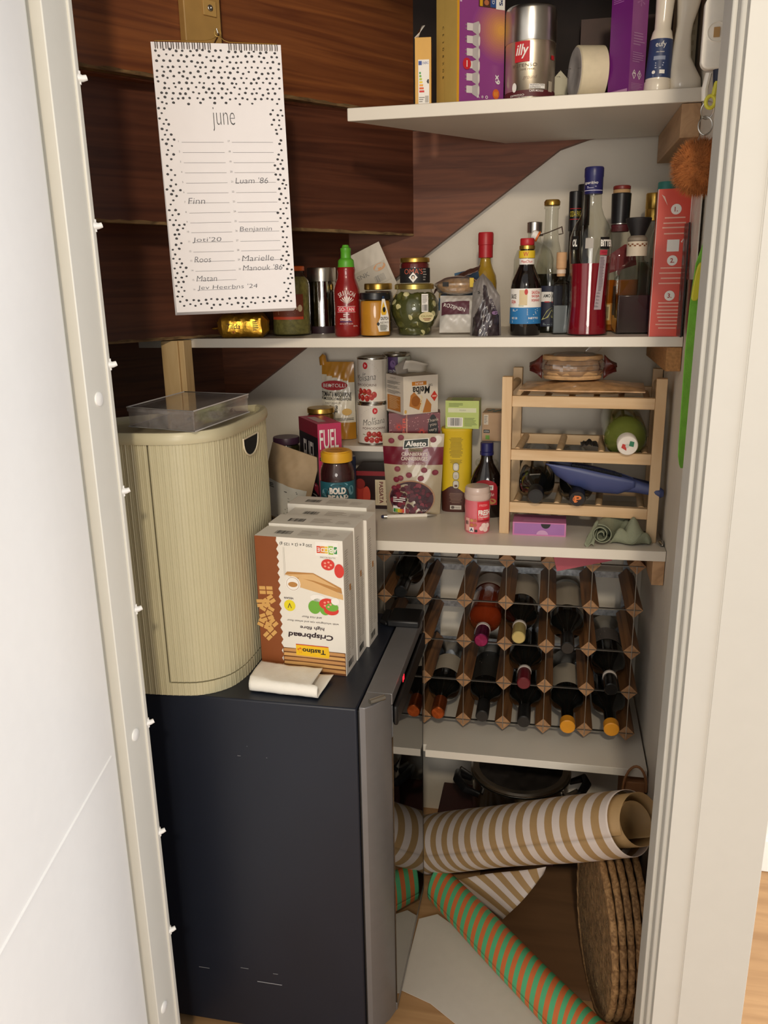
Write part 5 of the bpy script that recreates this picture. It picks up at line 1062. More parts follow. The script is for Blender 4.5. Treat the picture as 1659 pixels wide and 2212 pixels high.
def fn(mb, F, L_, Tp, Rt, w, d, h):
    OR = ink('c07a28')
    mb.text(F, 'Melba', w*.50, h*.62, w*.50, h*.20, BLK, .001, PI, bold=.02, shear=.1); mb.rect(F, w*.24, h*.75, w*.66, h*.85, OR, .0007); mb.text(F, 'BRUN', w*.45, h*.80, w*.22, h*.06, WHT, .001, PI); mb.text(F, 'TOAST', w*.77, h*.74, w*.14, h*.06, BLK, .001, PI)
    TO, TD = ink('b8783a'), ink('9a5c26')
    mb.poly(F, [(w*.16, h*.22), (w*.44, h*.10), (w*.52, h*.34), (w*.30, h*.58), (w*.20, h*.50)], TO, .0010); mb.poly(F, [(w*.54, h*.02), (w*.78, h*.02), (w*.80, h*.22), (w*.66, h*.40)], TO, .0012); mb.disc(F, w*.34, h*.34, w*.12, h*.14, TD, .0015); 
    for i in range(9): mb.disc(F, w*(.50+.02*math.sin(i*2)), h*(.06+.05*i), w*.03, h*.018, ink('e8d8a8'), .0020, 10)
    mb.poly(F, [(w*.78, h*.44), (w*.89, h*.58), (w*.98, h*.44), (w*.89, h*.30)], ink('c8382c'), .0010); mb.rect(F, w*.82, h*.42, w*.95, h*.46, ink('e8b0a0'), .0014); mb.disc(F, w*.05, h*.08, w*.035, h*.05, ink('d8b060'), .001)
    mb.rect(L_, d*.08, h*.06, d*.84, h*.46, OR, .0006); mb.lines(L_, d*.2, h*.10, d*.80, h*.44, 14, ink('e0b884'), .0009); mb.lines(L_, d*.08, h*.50, d*.86, h*.60, 4, GRY, .0007); mb.lines(L_, d*.08, h*.63, d*.86, h*.72, 4, GRY, .0007); mb.lines(L_, d*.08, h*.75, d*.86, h*.84, 4, GRY, .0007); mb.text(L_, 'le bon', d*.42, h*.92, d*.3, h*.03, BLK, .0008, PI)
T = carton('rusk_box', 'white melba toast box upside down with its torn flap open', 'food box', (a.x, 1.80, zb_), reach((a.x, 1.80, zb_), .66, 946), reach((a.x, 1.80, zb_), PI/2+.66, 835), hM, .66, (MEL, dict(top=ink('a89c8a'))), fn)
mb = MB(); mb.grid(4, 4, lambda u, v: (.03+.06*u, .060-.015*v*v, hM+.030*v*(1-.3*u)+.002*math.sin(u*5)), MEL); o = mb.build('flap', T); s_ = o.modifiers.new('solid', 'SOLIDIFY'); s_.thickness = .0006
mb = MB(); mb.grid(4, 4, lambda u, v: (.012+.03*u, .055+.010*v, hM+.034*v*(.5+u*.5)), mat('grey_card_inside', '#9c948a', .7)); o = mb.build('flap', T); s_ = o.modifiers.new('solid', 'SOLIDIFY'); s_.thickness = .0006
# pasta sauce pouch on the step
x, z0, w_, H = span(697, 770, 783, 957, 1.925, zs); SAC = mat('cream_pouch_film', '#ddd6c2', .35, var=.03, coat=.3); OCH = mat('ochre_pouch_film', '#b9822a', .3, var=.12, coat=.4)
mb, F = pouch(w_, H, .045, lambda u, v: OCH if (v < .22 or v > .80-.12*(u-.3)) else SAC, 'stand', 3, .003, nu=30, nv=50, taper=.08)
mb.disc(F, -w_*.10, H*.70, w_*.40, H*.062, ink('a8242a'), .0042, 28); mb.text(F, 'BERTOLLI', -w_*.08, H*.70, w_*.66, H*.045, WHT, .0052)
for i, (s, q, k) in enumerate((('TOMAAT & MASCARPONE', .585, .062), ('POMODORO E MASCARPONE', .53, .036))): mb.text(F, s, -w_*.03, H*q, w_*.86, H*k, BLK, .0044, bold=.015, rot=-.04)
mb.text(F, 'PASTASAUS', -w_*.12, H*.475, w_*.45, H*.022, GRY, .004); mb.text(F, '2-3', -w_*.1, H*.42, w_*.25, H*.05, BLK, .004); mb.lines(F, -w_*.2, H*.34, w_*.05, H*.385, 3, BLK, .004); mb.disc(F, w_*.28, H*.36, w_*.13, H*.045, ink('d0a858'), .0036); mb.rect(F, -w_*.45, H*.255, w_*.45, H*.262, BLK, .002, 10); mb.rect(F, -w_*.45, H*.275, w_*.45, H*.280, BLK, .002, 10)
T = thing('sauce_pouch', 'ochre and cream pasta sauce pouch, folded top, left of tomato cans', 'pouch', (x, 1.928, zs+.001), 0, rx=-.03); mb.build('pouch_body', T)
mb = MB(); mb.tube([(-w_*.42, .004, H*.96), (-w_*.45, .004, H*1.05), (-w_*.40, .004, H*1.09)], [.010, .009, .005], OCH, 10); mb.build('corner_spout', T)
# sauce jar with gold lid behind the pink box
fr = [(0, 0), (.94, 0), (1, .03), (1, .80), (.92, .86)]
vessel('curry_jar', 'amber jar with gold lid behind the pink and black box', 'jar', (668, 724, 880, 965), 1.874, zs, fr, CGL, (.84, mat('amber_curry', '#7a5a1e', .5, var=.2, scale=90)), [([(.94, .86), (1.0, .87), (1.0, .975), (.96, 1), (0, 1)], GOLD, 'lid')])
# pink and black bar box
a, b = at(692, 1085, Y=1.715), at(745, 1085, Y=1.715); hF = at(694, 917, Y=1.715).z-ZL; PIN = mat('magenta_carton', '#c03a62', .4, var=.03); NBL = mat('black_carton', '#201c22', .45, var=.1)
def fn(mb, F, L_, Tp, Rt, w, d, h):
    mb.text(F, 'FUEL', w*.47, h*.84, w*.80, h*.20, WHT, .0008, bold=.01); mb.poly(F, [(w*.05, h*.625), (w*.96, h*.655), (w*.96, h*.71), (w*.05, h*.66)], BLK, .0006); mb.lines(F, w*.08, h*.635, w*.6, h*.66, 2, WHT, .0010); mb.lines(F, w*.08, h*.30, w*.9, h*.58, 12, ink('e0909c'), .0006); mb.rect(F, w*.35, h*.595, w*.88, h*.625, ink('d8384a'), .0007)
    mb.rect(L_, 0, h*.86, d, h, ink('8a1e34'), .0004); mb.text(L_, 'FUEL', d*.55, h*.64, d*.62, h*.30, ink('d8d0cc'), .0008, bold=.01); mb.poly(L_, [(d*.15, h*.46), (d*.95, h*.36), (d*.95, h*.26), (d*.15, h*.38)], ink('a02a44'), .0006); mb.text(L_, 'bar', d*.55, h*.36, d*.6, h*.07, ink('e0c0c8'), .0010, -.1, shear=.2)
    mb.rect(L_, d*.2, h*.14, d*.85, h*.25, ink('c8c0bc'), .0005); mb.rect(L_, d*.23, h*.15, d*.82, h*.24, BLK, .0007); mb.text(L_, 'PROTEIN', d*.52, h*.195, d*.45, h*.04, ink('c8c0bc'), .001); mb.rect(Tp, w*.2, d*.2, w*.55, d*.8, ink('c8b0b0'), .0004)
carton('bar_box', 'tall pink and black cereal bar box behind the bean jar', 'food box', (a.x, 1.715, ZL), reach((a.x, 1.715, ZL), .62, 743), reach((a.x, 1.715, ZL), PI/2+.62, 654), hF, .62, (PIN, dict(left=NBL)), fn)
# bean jar
BEAN = mat('dark_red_beans', '#3c1418', .5, var=.4, scale=70); YLD = mat('yellow_lid', '#e0a828', .4)
fr = [(0, 0), (.94, 0), (1, .02), (1, .70), (.97, .76), (.82, .84), (.78, .87)]
T, R, H, th = vessel('bean_jar', 'dark bean jar with yellow lid and teal label', 'jar', (695, 767, 972, 1100), 1.672, ZL, fr, CGL, (.85, BEAN), [([(.82, .865), (.90, .87), (.91, .96), (.88, .985), (.80, .985), (.78, 1), (0, 1)], YLD, 'lid')])
f = cyl(R+.0003, th)
def fn(mb):
    LB = ink('6a98a4')
    for a, b, p_, q_ in ((-.75, .50, .28, .05), (.1, .60, .5, .03), (.85, .52, .2, .06), (-.6, .20, .25, .05), (.6, .14, .35, .05), (-.1, .10, .3, .04)): mb.disc(f, R*a, H*b, R*p_, H*q_, LB, .0007)
    mb.disc(f, 0, H*.48, R*.66, H*.125, BLK, .0010, 32); LT = ink('efe6dc')
    mb.text(f, 'BOLD', 0, H*.53, R*.92, H*.085, LT, .0016, bold=.06); mb.text(f, 'BEAN', -.08*R, H*.435, R*.95, H*.085, LT, .0016, bold=.06); mb.text(f, 'Co', R*.5, H*.455, R*.2, H*.05, LT, .0016, bold=.04)
band(T, f, -R*1.35, R*1.35, H*.06, H*.635, ink('1f5a66'), fn, n=28)
mb = MB(); mb.disc(plane((0, 0, H+.0003), (1, 0, 0), (0, 1, 0)), 0, 0, R*.62, R*.62, ink('d89a2a'), .0003); mb.text(plane((0, 0, H), (1, 0, 0), (0, 1, 0)), 'BOLD', 0, 0, R*.7, R*.2, ink('a04a20'), .001); mb.build('lid_print', T)
# tomato passata boxes under the step
a, b = at(767, 1102, Y=1.83), at(843, 1102, Y=1.83); hP = at(800, 1018, Y=1.83).z-ZL; PAS = mat('black_red_carton', '#2a1416', .35, var=.1)
def fn(mb, F, L_, Tp, Rt, w, d, h):
    mb.rect(F, 0, h*.88, w, h, ink('8a1c24'), .0004); TM = ink('b83428')
    mb.disc(F, w*.12, h*.42, w*.17, h*.30, TM, .0006, 26); mb.disc(F, w*.16, h*.66, w*.13, h*.14, ink('8e241e'), .0008); mb.disc(F, w*.33, h*.36, w*.10, h*.24, ink('d04a38'), .0010); mb.disc(F, w*.40, h*.16, w*.07, h*.1, TM, .0012); mb.disc(F, w*.16, h*.16, w*.08, h*.1, ink('a83428'), .0012)
    mb.rect(F, w*.56, h*.10, w*.99, h*.78, ink('d8c8a8'), .0008); mb.text(F, 'PASSATA', w*.72, h*.44, h*.58, w*.11, ink('6a1a20'), .0012, -PI/2, bold=.02); mb.text(F, 'TOMATO', w*.90, h*.44, h*.58, w*.11, ink('6a1a20'), .0012, -PI/2, bold=.02); mb.rect(F, w*.61, h*.16, w*.615, h*.72, ink('6a5a48'), .001)
carton('passata_box', 'black tomato passata carton lying under white step shelf', 'food box', (a.x, 1.83, ZL), (b-a).length+.004, .10, hP, .02, (PAS,), fn)
fr = [(0, 0), (.95, 0), (1, .02), (1, .97), (.95, 1), (0, 1)]
vessel('blue_can', 'small dark blue can between bean jar and step shelf', 'can', (744, 771, 985, 1095), 1.79, ZL, fr, mat('navy_can', '#27324e', .35))
# paper flour bag, white jar, purple-lid jar at left
x, z0, w_, H = span(562, 668, 968, 1100, 1.74, ZL); KR = mat('brown_paper_bag', '#b39a78', .7, var=.08)
mb, F = pouch(w_, H, .06, KR, 'stand', 12, .005, taper=.0)
mb.rect(F, -w_*.42, H*.03, w_*.42, H*.50, ink('cfcdc2'), .0020, 14, 8); mb.lines(F, -w_*.36, H*.06, w_*.36, H*.36, 16, ink('6a6a62'), .0034, .35); mb.lines(F, -w_*.36, H*.40, w_*.36, H*.46, 3, BLK, .0034)
T = thing('flour_bag', 'slumped brown paper bag with white label right of the bread bin', 'bag', (x-.006, 1.735, ZL+.004), -.1, ry=.28); T.location.x += .0; mb.build('bag_body', T)
fr = [(0, 0), (.95, 0), (1, .04), (1, .80), (.92, .86)]
vessel('pickle_jar', 'dark green jar with purple lid behind the slumped paper bag', 'jar', (596, 650, 943, 1040), 1.86, ZL+.045, fr, CGL, (.84, mat('dark_pickle', '#3a3a1e', .4, var=.3, scale=80)), [([(.94, .86), (1.0, .87), (1.0, .975), (.96, 1), (0, 1)], mat('purple_lid', '#4a2f44', .4), 'lid')])
mb = MB(); mb.box(-.05, .035, -.04, .05, 0, .0445, NBL); o = mb.build('dark_box', loc=(at(618, 1040, Y=1.86).x-.01, 1.86, ZL), bevel=.001); tag(o, 'low black box underneath the purple-lid jar', 'box')

# ------------------------------------------------------------------ right of the step: cranberry pouch, pen, tins
x, z0, w_, H = span(836, 949, 938, 1111, 1.80, ZL); CRE = mat('cream_fruit_film', '#b3a58a', .35, var=.08, scale=30, coat=.3); CRM = mat('crimson_film', '#6e1428', .35, var=.05, coat=.3)
mb, F = pouch(w_, H, .05, lambda u, v: CRM if .60 < v < .84 else CRE, 'stand', 21, .0022, nu=32, nv=50, taper=-.16)
CB = [ink('5e1a2a'), ink('4a1422'), ink('7a2434'), ink('3c1420')]
mb.disc(F, -w_*.02, H*.21, w_*.44, H*.225, ink('a87e5c'), .0016, 36); mb.disc(F, -w_*.02, H*.205, w_*.415, H*.215, CB[3], .0022, 36)
for i in range(95):
    t, r = random.uniform(0, 6.28), math.sqrt(random.random()); a_, b_ = -w_*.02+w_*.385*r*math.cos(t), H*.205+H*.195*r*math.sin(t)
    mb.disc(F, a_, b_, w_*random.uniform(.03, .055), H*random.uniform(.018, .030), CB[i % 4], .0026+.00002*i, 9)
for a_, b_ in ((-.40, .91), (-.22, .95), (.38, .93), (-.28, .57), (-.06, .50), (.22, .56), (.16, .46), (-.30, .44), (-.22, .46), (.42, .53), (-.34, .33)): mb.disc(F, w_*a_, H*b_, w_*.06, H*.034, CB[2], .0020, 12); mb.disc(F, w_*a_+w_*.012, H*b_+H*.008, w_*.03, H*.015, ink('8a3446'), .0026, 9)
mb.poly(F, [(-w_*.18, H*.81), (w_*.30, H*.845), (w_*.30, H*.95), (-w_*.16, H*.925)], WHT, .0022); mb.poly(F, [(-w_*.165, H*.82), (w_*.285, H*.853), (w_*.285, H*.942), (-w_*.148, H*.917)], ink('1e2c26'), .0028)
mb.text(F, 'Alesto', w_*.065, H*.882, w_*.38, H*.066, WHT, .0036, rot=.02, shear=.15, bold=.03); mb.rect(F, -w_*.07, H*.785, w_*.19, H*.825, ink('8a7a5a'), .0024); mb.text(F, 'Selection', w_*.06, H*.805, w_*.22, H*.026, BLK, .003, shear=.2)
mb.text(F, "CRANBERRY'S", w_*.04, H*.755, w_*.48, H*.044, ink('e8dcd0'), .0026, bold=.015); mb.text(F, 'CANNEBERGES', w_*.035, H*.70, w_*.49, H*.044, ink('e8dcd0'), .0026, bold=.015); mb.text(F, 'GEDROOGD & SECHEES', w_*.035, H*.64, w_*.45, H*.028, ink('d8c0b8'), .0026)
mb.lines(F, -w_*.36, H*.16, -w_*.04, H*.23, 3, WHT, .0055, .5); mb.rect(F, -w_*.36, H*.03, -w_*.12, H*.115, WHT, .0052); 
for i, c in enumerate(('2f8a4a', '8fbf3a', 'e8c52e', 'e08a2c', 'd8452a')): mb.rect(F, -w_*(.35-.043*i), H*.04, -w_*(.31-.043*i), H*.085, ink(c), .0058)
mb.text(F, '200 g', w_*.26, H*.065, w_*.16, H*.03, ink('c8b8b0'), .0055, shear=.2)
T = thing('cranberry_pouch', 'stand-up pouch of dried cranberries with crimson band, step shelf behind', 'pouch', (x, 1.808, ZL+.0005), .02, rx=-.01); mb.build('pouch_body', T)
# pen
a, b = at(823, 1116, Z=ZL+.0045), at(944, 1112, Z=ZL+.0045); dd = b-a; Lp = dd.length
T = thing('pen', 'white ballpoint pen with dark tip lying before the cranberry pouch', 'pen', a); T.rotation_euler = (0, PI/2, math.atan2(dd.y, dd.x))
r = .0043; mb = MB(); mb.lathe([(0, Lp*.11), (r, Lp*.11), (r, Lp*.82), (0, Lp*.82)], ink('efe9dc'), 20); mb.build('barrel', T)
mb = MB(); mb.lathe([(0, .0), (r*.7, .001), (r*.9, .004), (r*.9, Lp*.055)], mat('navy_rubber', '#22284a', .6), 16); mb.build('stylus_tip', T)
mb = MB(); mb.lathe([(r*.95, Lp*.05), (r*1.0, Lp*.112)], METAL, 20); mb.build('ring', T)
mb = MB(); mb.lathe([(r, Lp*.82), (r*.95, Lp*.88), (r*.45, Lp*.96), (r*.3, Lp), (0, Lp)], METAL, 20); mb.build('metal_nose', T)
# cocoa tin, green box, tea box
x, z0, w_, H = span(952, 1016, 926, 1107, 1.83, ZL); COY = mat('cocoa_yellow', '#d8b820', .38, var=.02); COB = mat('cocoa_brown', '#4a241c', .38, var=.03)
T = thing('cocoa_tin', 'tall yellow cocoa tin with brown wavy foot', 'tin', (x, 1.853, ZL), .03); wy = .052
def ov(z, k=1): return rsec(w_*k, wy*k, z, 0, 40)
mb = MB(); loft(mb, [ov(0, .97), ov(.003), ov(H*.23)], COB, True); 
wave = []
for i in range(40):
    t = 2*PI*i/40; p_ = ov(0)[i]; wave.append((p_[0], p_[1], H*(.27+.05*math.cos(p_[0]/w_*6+.6))))
loft(mb, [ov(H*.23), wave], COB); loft(mb, [wave, ov(H*.95), ov(H*.965, 1.04), ov(H*.995, 1.04), ov(H, 1.0)], COY, False, True); mb.build('tin_body', T)
f = plane((0, -wy/2-.0003, 0), (1, 0, 0), (0, 0, 1)); mb = MB(); BR_ = ink('6a5a14')
for z0_, z1_ in ((.66, .90), (.58, .64)): mb.lines(f, -w_*.23, H*z0_, w_*.23, H*z1_, 15 if z0_ > .6 else 4, BR_, .0003, .3, 'c')
for i in range(3):
    z = H*(.55-.105*i); mb.poly(f, [(w_*.105*math.copysign(abs(math.cos(t))**.7, math.cos(t)), z+H*.05*math.copysign(abs(math.sin(t))**.7, math.sin(t))) for t in [2*PI*q/24 for q in range(24)]], ink('6a6440'), .0004); mb.poly(f, [(w_*.09*math.copysign(abs(math.cos(t))**.7, math.cos(t)), z+H*.044*math.copysign(abs(math.sin(t))**.7, math.sin(t))) for t in [2*PI*q/24 for q in range(24)]], ink('cfcabc'), .0007); mb.rect(f, -w_*.05, z-H*.03, w_*.05, z+H*.02-H*.012*i, ink(('e0dcd0', 'b8b0a0', '5a3a30')[i]), .001)
mb.lines(f, -w_*.23, H*.11, w_*.23, H*.24, 9, ink('9a7a68'), .0004, .3, 'c'); mb.rect(f, -w_*.19, H*.035, w_*.19, H*.085, ink('c8c0b4'), .0004); mb.disc(f, -w_*.10, H*.06, w_*.06, H*.018, ink('5a4a42'), .0007); mb.text(f, 'Nestle', w_*.06, H*.06, w_*.16, H*.018, ink('5a4a42'), .0007); mb.build('print', T)
zt_ = ZL+H; a, b = at(962, 925, Y=1.83), at(1034, 925, Y=1.83); hG = at(1000, 866, Y=1.83).z-zt_; LGR = mat('lime_carton', '#b4c66a', .45, var=.03)
def fn(mb, F, L_, Tp, Rt, w, d, h):
    mb.rect(F, w*.08, h*.58, w*.92, h*.74, ink('d8dcb8'), .0004); mb.text(F, 'PICKWICK', w*.52, h*.66, w*.2, h*.04, GRY, .0007); mb.lines(F, w*.1, h*.78, w*.6, h*.92, 3, ink('6a7a3a'), .0004); mb.rect(F, w*.06, h*.06, w*.52, h*.40, WHT, .0004); mb.bars(F, w*.09, h*.10, w*.49, h*.38, BLK, 16, .0007); mb.lines(F, w*.56, h*.08, w*.95, h*.40, 7, ink('5a6a30'), .0004, .35); mb.rect(Tp, w*.15, d*.1, w*.8, d*.9, ink('8a9a50'), .0004)
carton('lime_box', 'lime green tea carton with barcode lying on top of cocoa tin', 'box', (a.x, 1.832, zt_), (b-a).length, .055, hG, .0, (LGR, dict(top=ink('a8a070'))), fn)
zT2 = at(1062, 953, Y=1.87).z
mb = MB(); xa, xb = at(1042, 1000, Y=1.90).x, at(1092, 1000, Y=1.90).x; mb.box(xa, xb, 1.885, 1.945, ZL, zT2-.0005, mat('grey_carton', '#8f8a82', .6)); o = mb.build('grey_box', bevel=.001); tag(o, 'grey carton behind the syrup bottle under the kraft tea box', 'box')
a, b = at(1041, 953, Y=1.875), at(1096, 953, Y=1.875); hT = at(1066, 892, Y=1.875).z-zT2; KRC = mat('kraft_carton', '#b39474', .6, var=.05)
def fn(mb, F, L_, Tp, Rt, w, d, h):
    mb.rect(F, w*.06, h*.58, w*.24, h*.94, ink('d0c4b4'), .0004); mb.lines(F, w*.08, h*.62, w*.22, h*.90, 5, GRY, .0006); mb.rect(F, w*.06, h*.28, w*.30, h*.40, BLK, .0004); mb.text(F, 'CO2', w*.18, h*.34, w*.18, h*.06, WHT, .0007); mb.rect(F, w*.14, h*.05, w*.30, h*.20, ink('6a9a3a'), .0004)
    for i in range(6): mb.disc(Tp, w*(.2+.12*i), d*(.5+.2*math.sin(i*2.1)), w*.09, d*.12, ink('5a7a78'), .0004+.0001*i)
carton('tea_box', 'kraft brown tea box half hidden behind rack post', 'box', (a.x, 1.875, zT2), (b-a).length, .07, hT, -.06, (KRC,), fn)
# syrup bottle
SYR = mat('dark_syrup', '#170e0a', .1, coat=.6)
fr = [(0, 0), (.95, 0), (1, .02), (1, .40), (.94, .48), (.74, .60), (.42, .72), (.34, .78), (.33, .84)]
T, R, H, th = vessel('syrup_bottle', 'dark maple syrup bottle with navy cap behind pink jar', 'bottle', (1013, 1086, 955, 1118), 1.812, ZL, fr, SYR, None, [([(.36, .83), (.40, .835), (.40, .875), (.36, .88), (.38, .885), (.38, .99), (.34, 1), (0, 1)], mat('navy_cap', '#23245a', .35), 'cap')], sq=.6, bname='bottle_body')
mb = MB()
for s_ in (-1, 1): mb = MB(); mb.tube([(s_*R*(.42+.20*math.sin(t)), 0, H*(.72+.045*math.cos(t))) for t in [PI*i/10 for i in range(11)]], .0022, CGL, 8); mb.build('handle_loop', T)
f = plane((0, -R*.6-.0006, 0), (1, 0, 0), (0, 0, 1)); fl = lambda a_, b_, e=0: V((a_, -.6*math.sqrt(max(0, R*R-a_*a_))-.0006-e, b_))
def fn(mb):
    RD = ink('a8202c'); mb.poly(fl, [(-R*.68, H*.18), (R*.68, H*.18), (R*.68, H*.42)]+[(R*.68*math.cos(t), H*.42+H*.10*math.sin(t)) for t in [PI*i/12 for i in range(1, 12)]]+[(-R*.68, H*.42)], RD, .0010) if False else None
    n_ = 16
    for i in range(n_):
        u0, u1 = -R*.68+R*1.36*i/n_, -R*.68+R*1.36*(i+1)/n_; tp = lambda u: H*.42+H*.10*math.sqrt(max(0, 1-(u/(R*.68))**2)); mb.poly(fl, [(u0, H*.18), (u1, H*.18), (u1, tp(u1)), (u0, tp(u0))], RD, .0010)
    mb.rect(fl, -R*.5, H*.385, R*.45, H*.45, WHT, .0014, 8); mb.text(fl, 'MCENNEDY', -R*.02, H*.417, R*.85, H*.045, BLK, .0018, bold=.03); mb.text(fl, 'Maple', R*.15, H*.31, R*.7, H*.06, ink('e8c8c0'), .0016, rot=.15, shear=.3); mb.disc(fl, R*.35, H*.23, R*.28, H*.04, ink('b8844a'), .0015)
mb = MB(); fn(mb); mb.build('label', T)
# pink chewing gum jar
PNK = mat('pink_sleeve', '#d8707a', .3, var=.06, coat=.3)
fr = [(0, 0), (.92, 0), (.97, .03), (1.0, .10), (.96, .20), (1.0, .30), (.96, .42), (1.0, .55), (.96, .64), (.97, .72)]
T, R, H, th = vessel('gum_jar', 'pink chewing gum jar with milky lid standing before rack post', 'jar', (1003, 1058, 1048, 1153), 1.69, ZL, fr, PNK, None, [([(.97, .715), (1.0, .73), (1.02, .76), (1.02, .84), (.96, .86), (.98, .88), (.97, .95), (.88, .99), (0, 1)], mat('milky_lid', '#cdb7ac', .3, coat=.3), 'lid')], bname='jar_body')
f = cyl(R+.0003, th)
def fn(mb):
    RD = ink('d82a3a'); mb.rect(f, R*.0, H*.26, R*1.05, H*.70, RD, .0010, 12); mb.text(f, 'FRESH', R*.45, H*.63, R*.6, H*.05, ink('f0b0b0'), .0022); mb.text(f, 'FRESH', R*.55, H*.47, R*.95, H*.12, WHT, .0022, bold=.04); mb.text(f, 'STRAWBERRY', R*.5, H*.375, R*.85, H*.045, WHT, .0022, bold=.01); mb.text(f, 'GUM', R*.25, H*.33, R*.35, H*.03, ink('f0b0b0'), .0022); mb.rect(f, R*.0, H*.27, R*1.0, H*.31, ink('9a1a2a'), .0016, 10)
    for a_, b_ in ((.35, .13), (.65, .10), (.5, .19), (.8, .18)): mb.disc(f, R*a_, H*b_, R*.2, H*.055, ink('f0d4cc'), .0016+.0004*a_)
def fn2(mb):
    mb.rect(f, -R*.95, H*.06, -R*.6, H*.34, ink('e8b0a4'), .0010, 4); mb.bars(f, -R*.92, H*.20, -R*.64, H*.28, BLK, 8, .0016)
    for a_, b_, c in ((-.42, .30, 'c8a060'), (-.15, .30, 'b86a4a'), (-.42, .20, 'c8804a'), (-.15, .20, 'b86a4a')): mb.disc(f, R*a_, H*b_, R*.12, H*.035, ink(c), .0014)
    mb.rect(f, -R*.6, H*.045, -R*.25, H*.15, WHT, .0014, 4); mb.text(f, 'A', -R*.42, H*.098, R*.26, H*.07, ink('2a2a5a'), .002, bold=.03); mb.rect(f, -R*.18, H*.05, R*.02, H*.10, BLK, .0014, 3)
mb = MB(); fn(mb); mb.build('label', T); mb = MB(); fn2(mb); mb.build('side_print', T)

# ------------------------------------------------------------------ light wooden bottle rack
BEE = wood('pale_beech', '#c9a67a', '#dcc098', (26, 26, 3), .55); BEE2 = wood('pale_beech_rail', '#c9a67a', '#dcc098', (3, 26, 26), .55)
fl_, fr_ = at(1087, 1152, Z=ZL), at(1421, 1173, Z=ZL); uX = V((fr_.x-fl_.x, fr_.y-fl_.y, 0)); LW = uX.length; ua = math.atan2(uX.y, uX.x); zTp = at(1087, 814, Y=fl_.y).z-ZL; DP = .185
T = thing('wooden_rack', 'light wooden bottle rack with three tiers standing on upper white shelf', 'wine rack', (fl_.x-.009, fl_.y, ZL), ua)
pw = .0205
for x in (0, LW-pw+.005):
    for y in (0, DP): mb = MB(); mb.box(x, x+pw, y, y+pw, 0, zTp, BEE); mb.build('post', T, bevel=.001)
zr = [at(1250, q, Y=fl_.y+.004).z-ZL for q in (868, 985, 1100)]
XE = LW-pw+.005
for z in zr:
    for y in (.003, DP+.003): mb = MB(); mb.box(pw, XE, y, y+.014, z-.011, z+.011, BEE2); mb.build('rail', T, bevel=.0008)
for z in zr[1:]:
    for k in range(4): x = pw+.012+(XE-pw-.024)*k/3; mb = MB(); mb.tube([(x, .016, z+.006), (x, DP+.005, z+.006)], .0075, BEE, 14); mb.build('rung', T)
z = zr[0]
for x in (pw*.5, XE+pw*.5): mb = MB(); mb.tube([(x, pw-.001, zTp-.030), (x, DP+.001, zTp-.030)], .0085, BEE, 14); mb.build('side_rung', T)
for k in range(6): x = pw+.012+(XE-pw-.024)*k/5; mb = MB(); mb.tube([(x, .016, z-.003), (x, DP+.005, z-.003)], .0065, BEE, 12); mb.build('rung', T)
def rk(x, y, z): return T.matrix_basis if False else V((fl_.x-.009, fl_.y, ZL))+V((math.cos(ua)*x-math.sin(ua)*y, math.sin(ua)*x+math.cos(ua)*y, z))
# flatbread packs on the top tier
WRAP = mat('wrap_bread', '#c39a6c', .45, var=.35, scale=40, coat=.4); ORW = mat('orange_brown_film', '#a85a30', .35, var=.2, scale=20, coat=.5)
ztop = ZL+zr[0]+.0045; ya = fl_.y+.10
c = at(1270, 845, Y=ya)
def fn(mb, F):
    mb.rect(F, .02, .004, .118, .05, ink('a8523a'), .0030, 14, 8); mb.rect(F, -.118, .002, -.03, .035, ink('b0683e'), .0030, 14, 8)
mb, F = pouch(.245, .15, .020, WRAP, 'pillow', 14, .003); fn(mb, F); T1 = thing('flatbread_pack', 'flat pack of wraps lying across the top of the wooden rack', 'bread pack', (c.x, fl_.y+.012, ztop+.013), ua); T1.rotation_euler = (-PI/2+.03, 0, ua)
T1.rotation_euler = (-PI/2, 0, ua); T1.location = rk(.155, .018, zr[0]+.0065+.013)
mb.M = Matrix()
for i, v in enumerate(mb.v): mb.v[i] = (v[0], v[1], v[2])
o = mb.build('pack_body', T1); T1.rotation_euler = (-PI/2, 0, ua); T1.scale = (1, 1, 1)
T1.location = rk(.155, .165, zr[0]+.0045+.0165); T1.rotation_euler = (PI/2, 0, ua)
# stacked round flatbreads in film
a, b = at(1165, 830, Y=ya-.02), at(1308, 830, Y=ya-.02); hN = at(1230, 768, Y=ya-.02).z-at(1230, 829, Y=ya-.02).z; RB_ = (b.x-a.x)/2
T1 = thing('naan_pack', 'stack of round flatbreads in crinkled clear film on wraps pack', 'bread pack', ((a.x+b.x)/2, ya, ztop+.028), .0)
NA = mat('naan_bread', '#cfa878', .7, var=.25, scale=50, bump=.3, bscale=60)
for i in range(5): mb = MB(); z = hN*(.06+.17*i); rr_ = RB_*(.90+.03*math.sin(i*2)); mb.lathe([(0, z), (rr_*.96, z), (rr_, z+hN*.07), (rr_*.96, z+hN*.15), (0, z+hN*.16)], NA, 36, (.002*math.sin(i*3), .002*math.cos(i*2)), sq=.75); mb.build('flatbread', T1)
def film(u, v):
    t = 2*PI*u; k = math.sin(PI*min(1, v*1.0))**.35 if 0 < v < 1 else 0
    r = RB_*1.0*k*(1+.03*math.sin(t*9+v*5)+.02*math.sin(t*17-v*9)); return (r*math.cos(t), r*.78*math.sin(t), hN*v*1.02+.002*math.sin(t*5)*k)
mb = MB(); mb.grid(60, 14, film, glass('crinkled_film', '#efe8dc', refl=2.2, rough=.12, haze=.10, f0=.09), True); mb.build('film', T1, ang=12)
mb = MB(); MAR = mat('maroon_film', '#5a1f18', .35, var=.1, coat=.4)
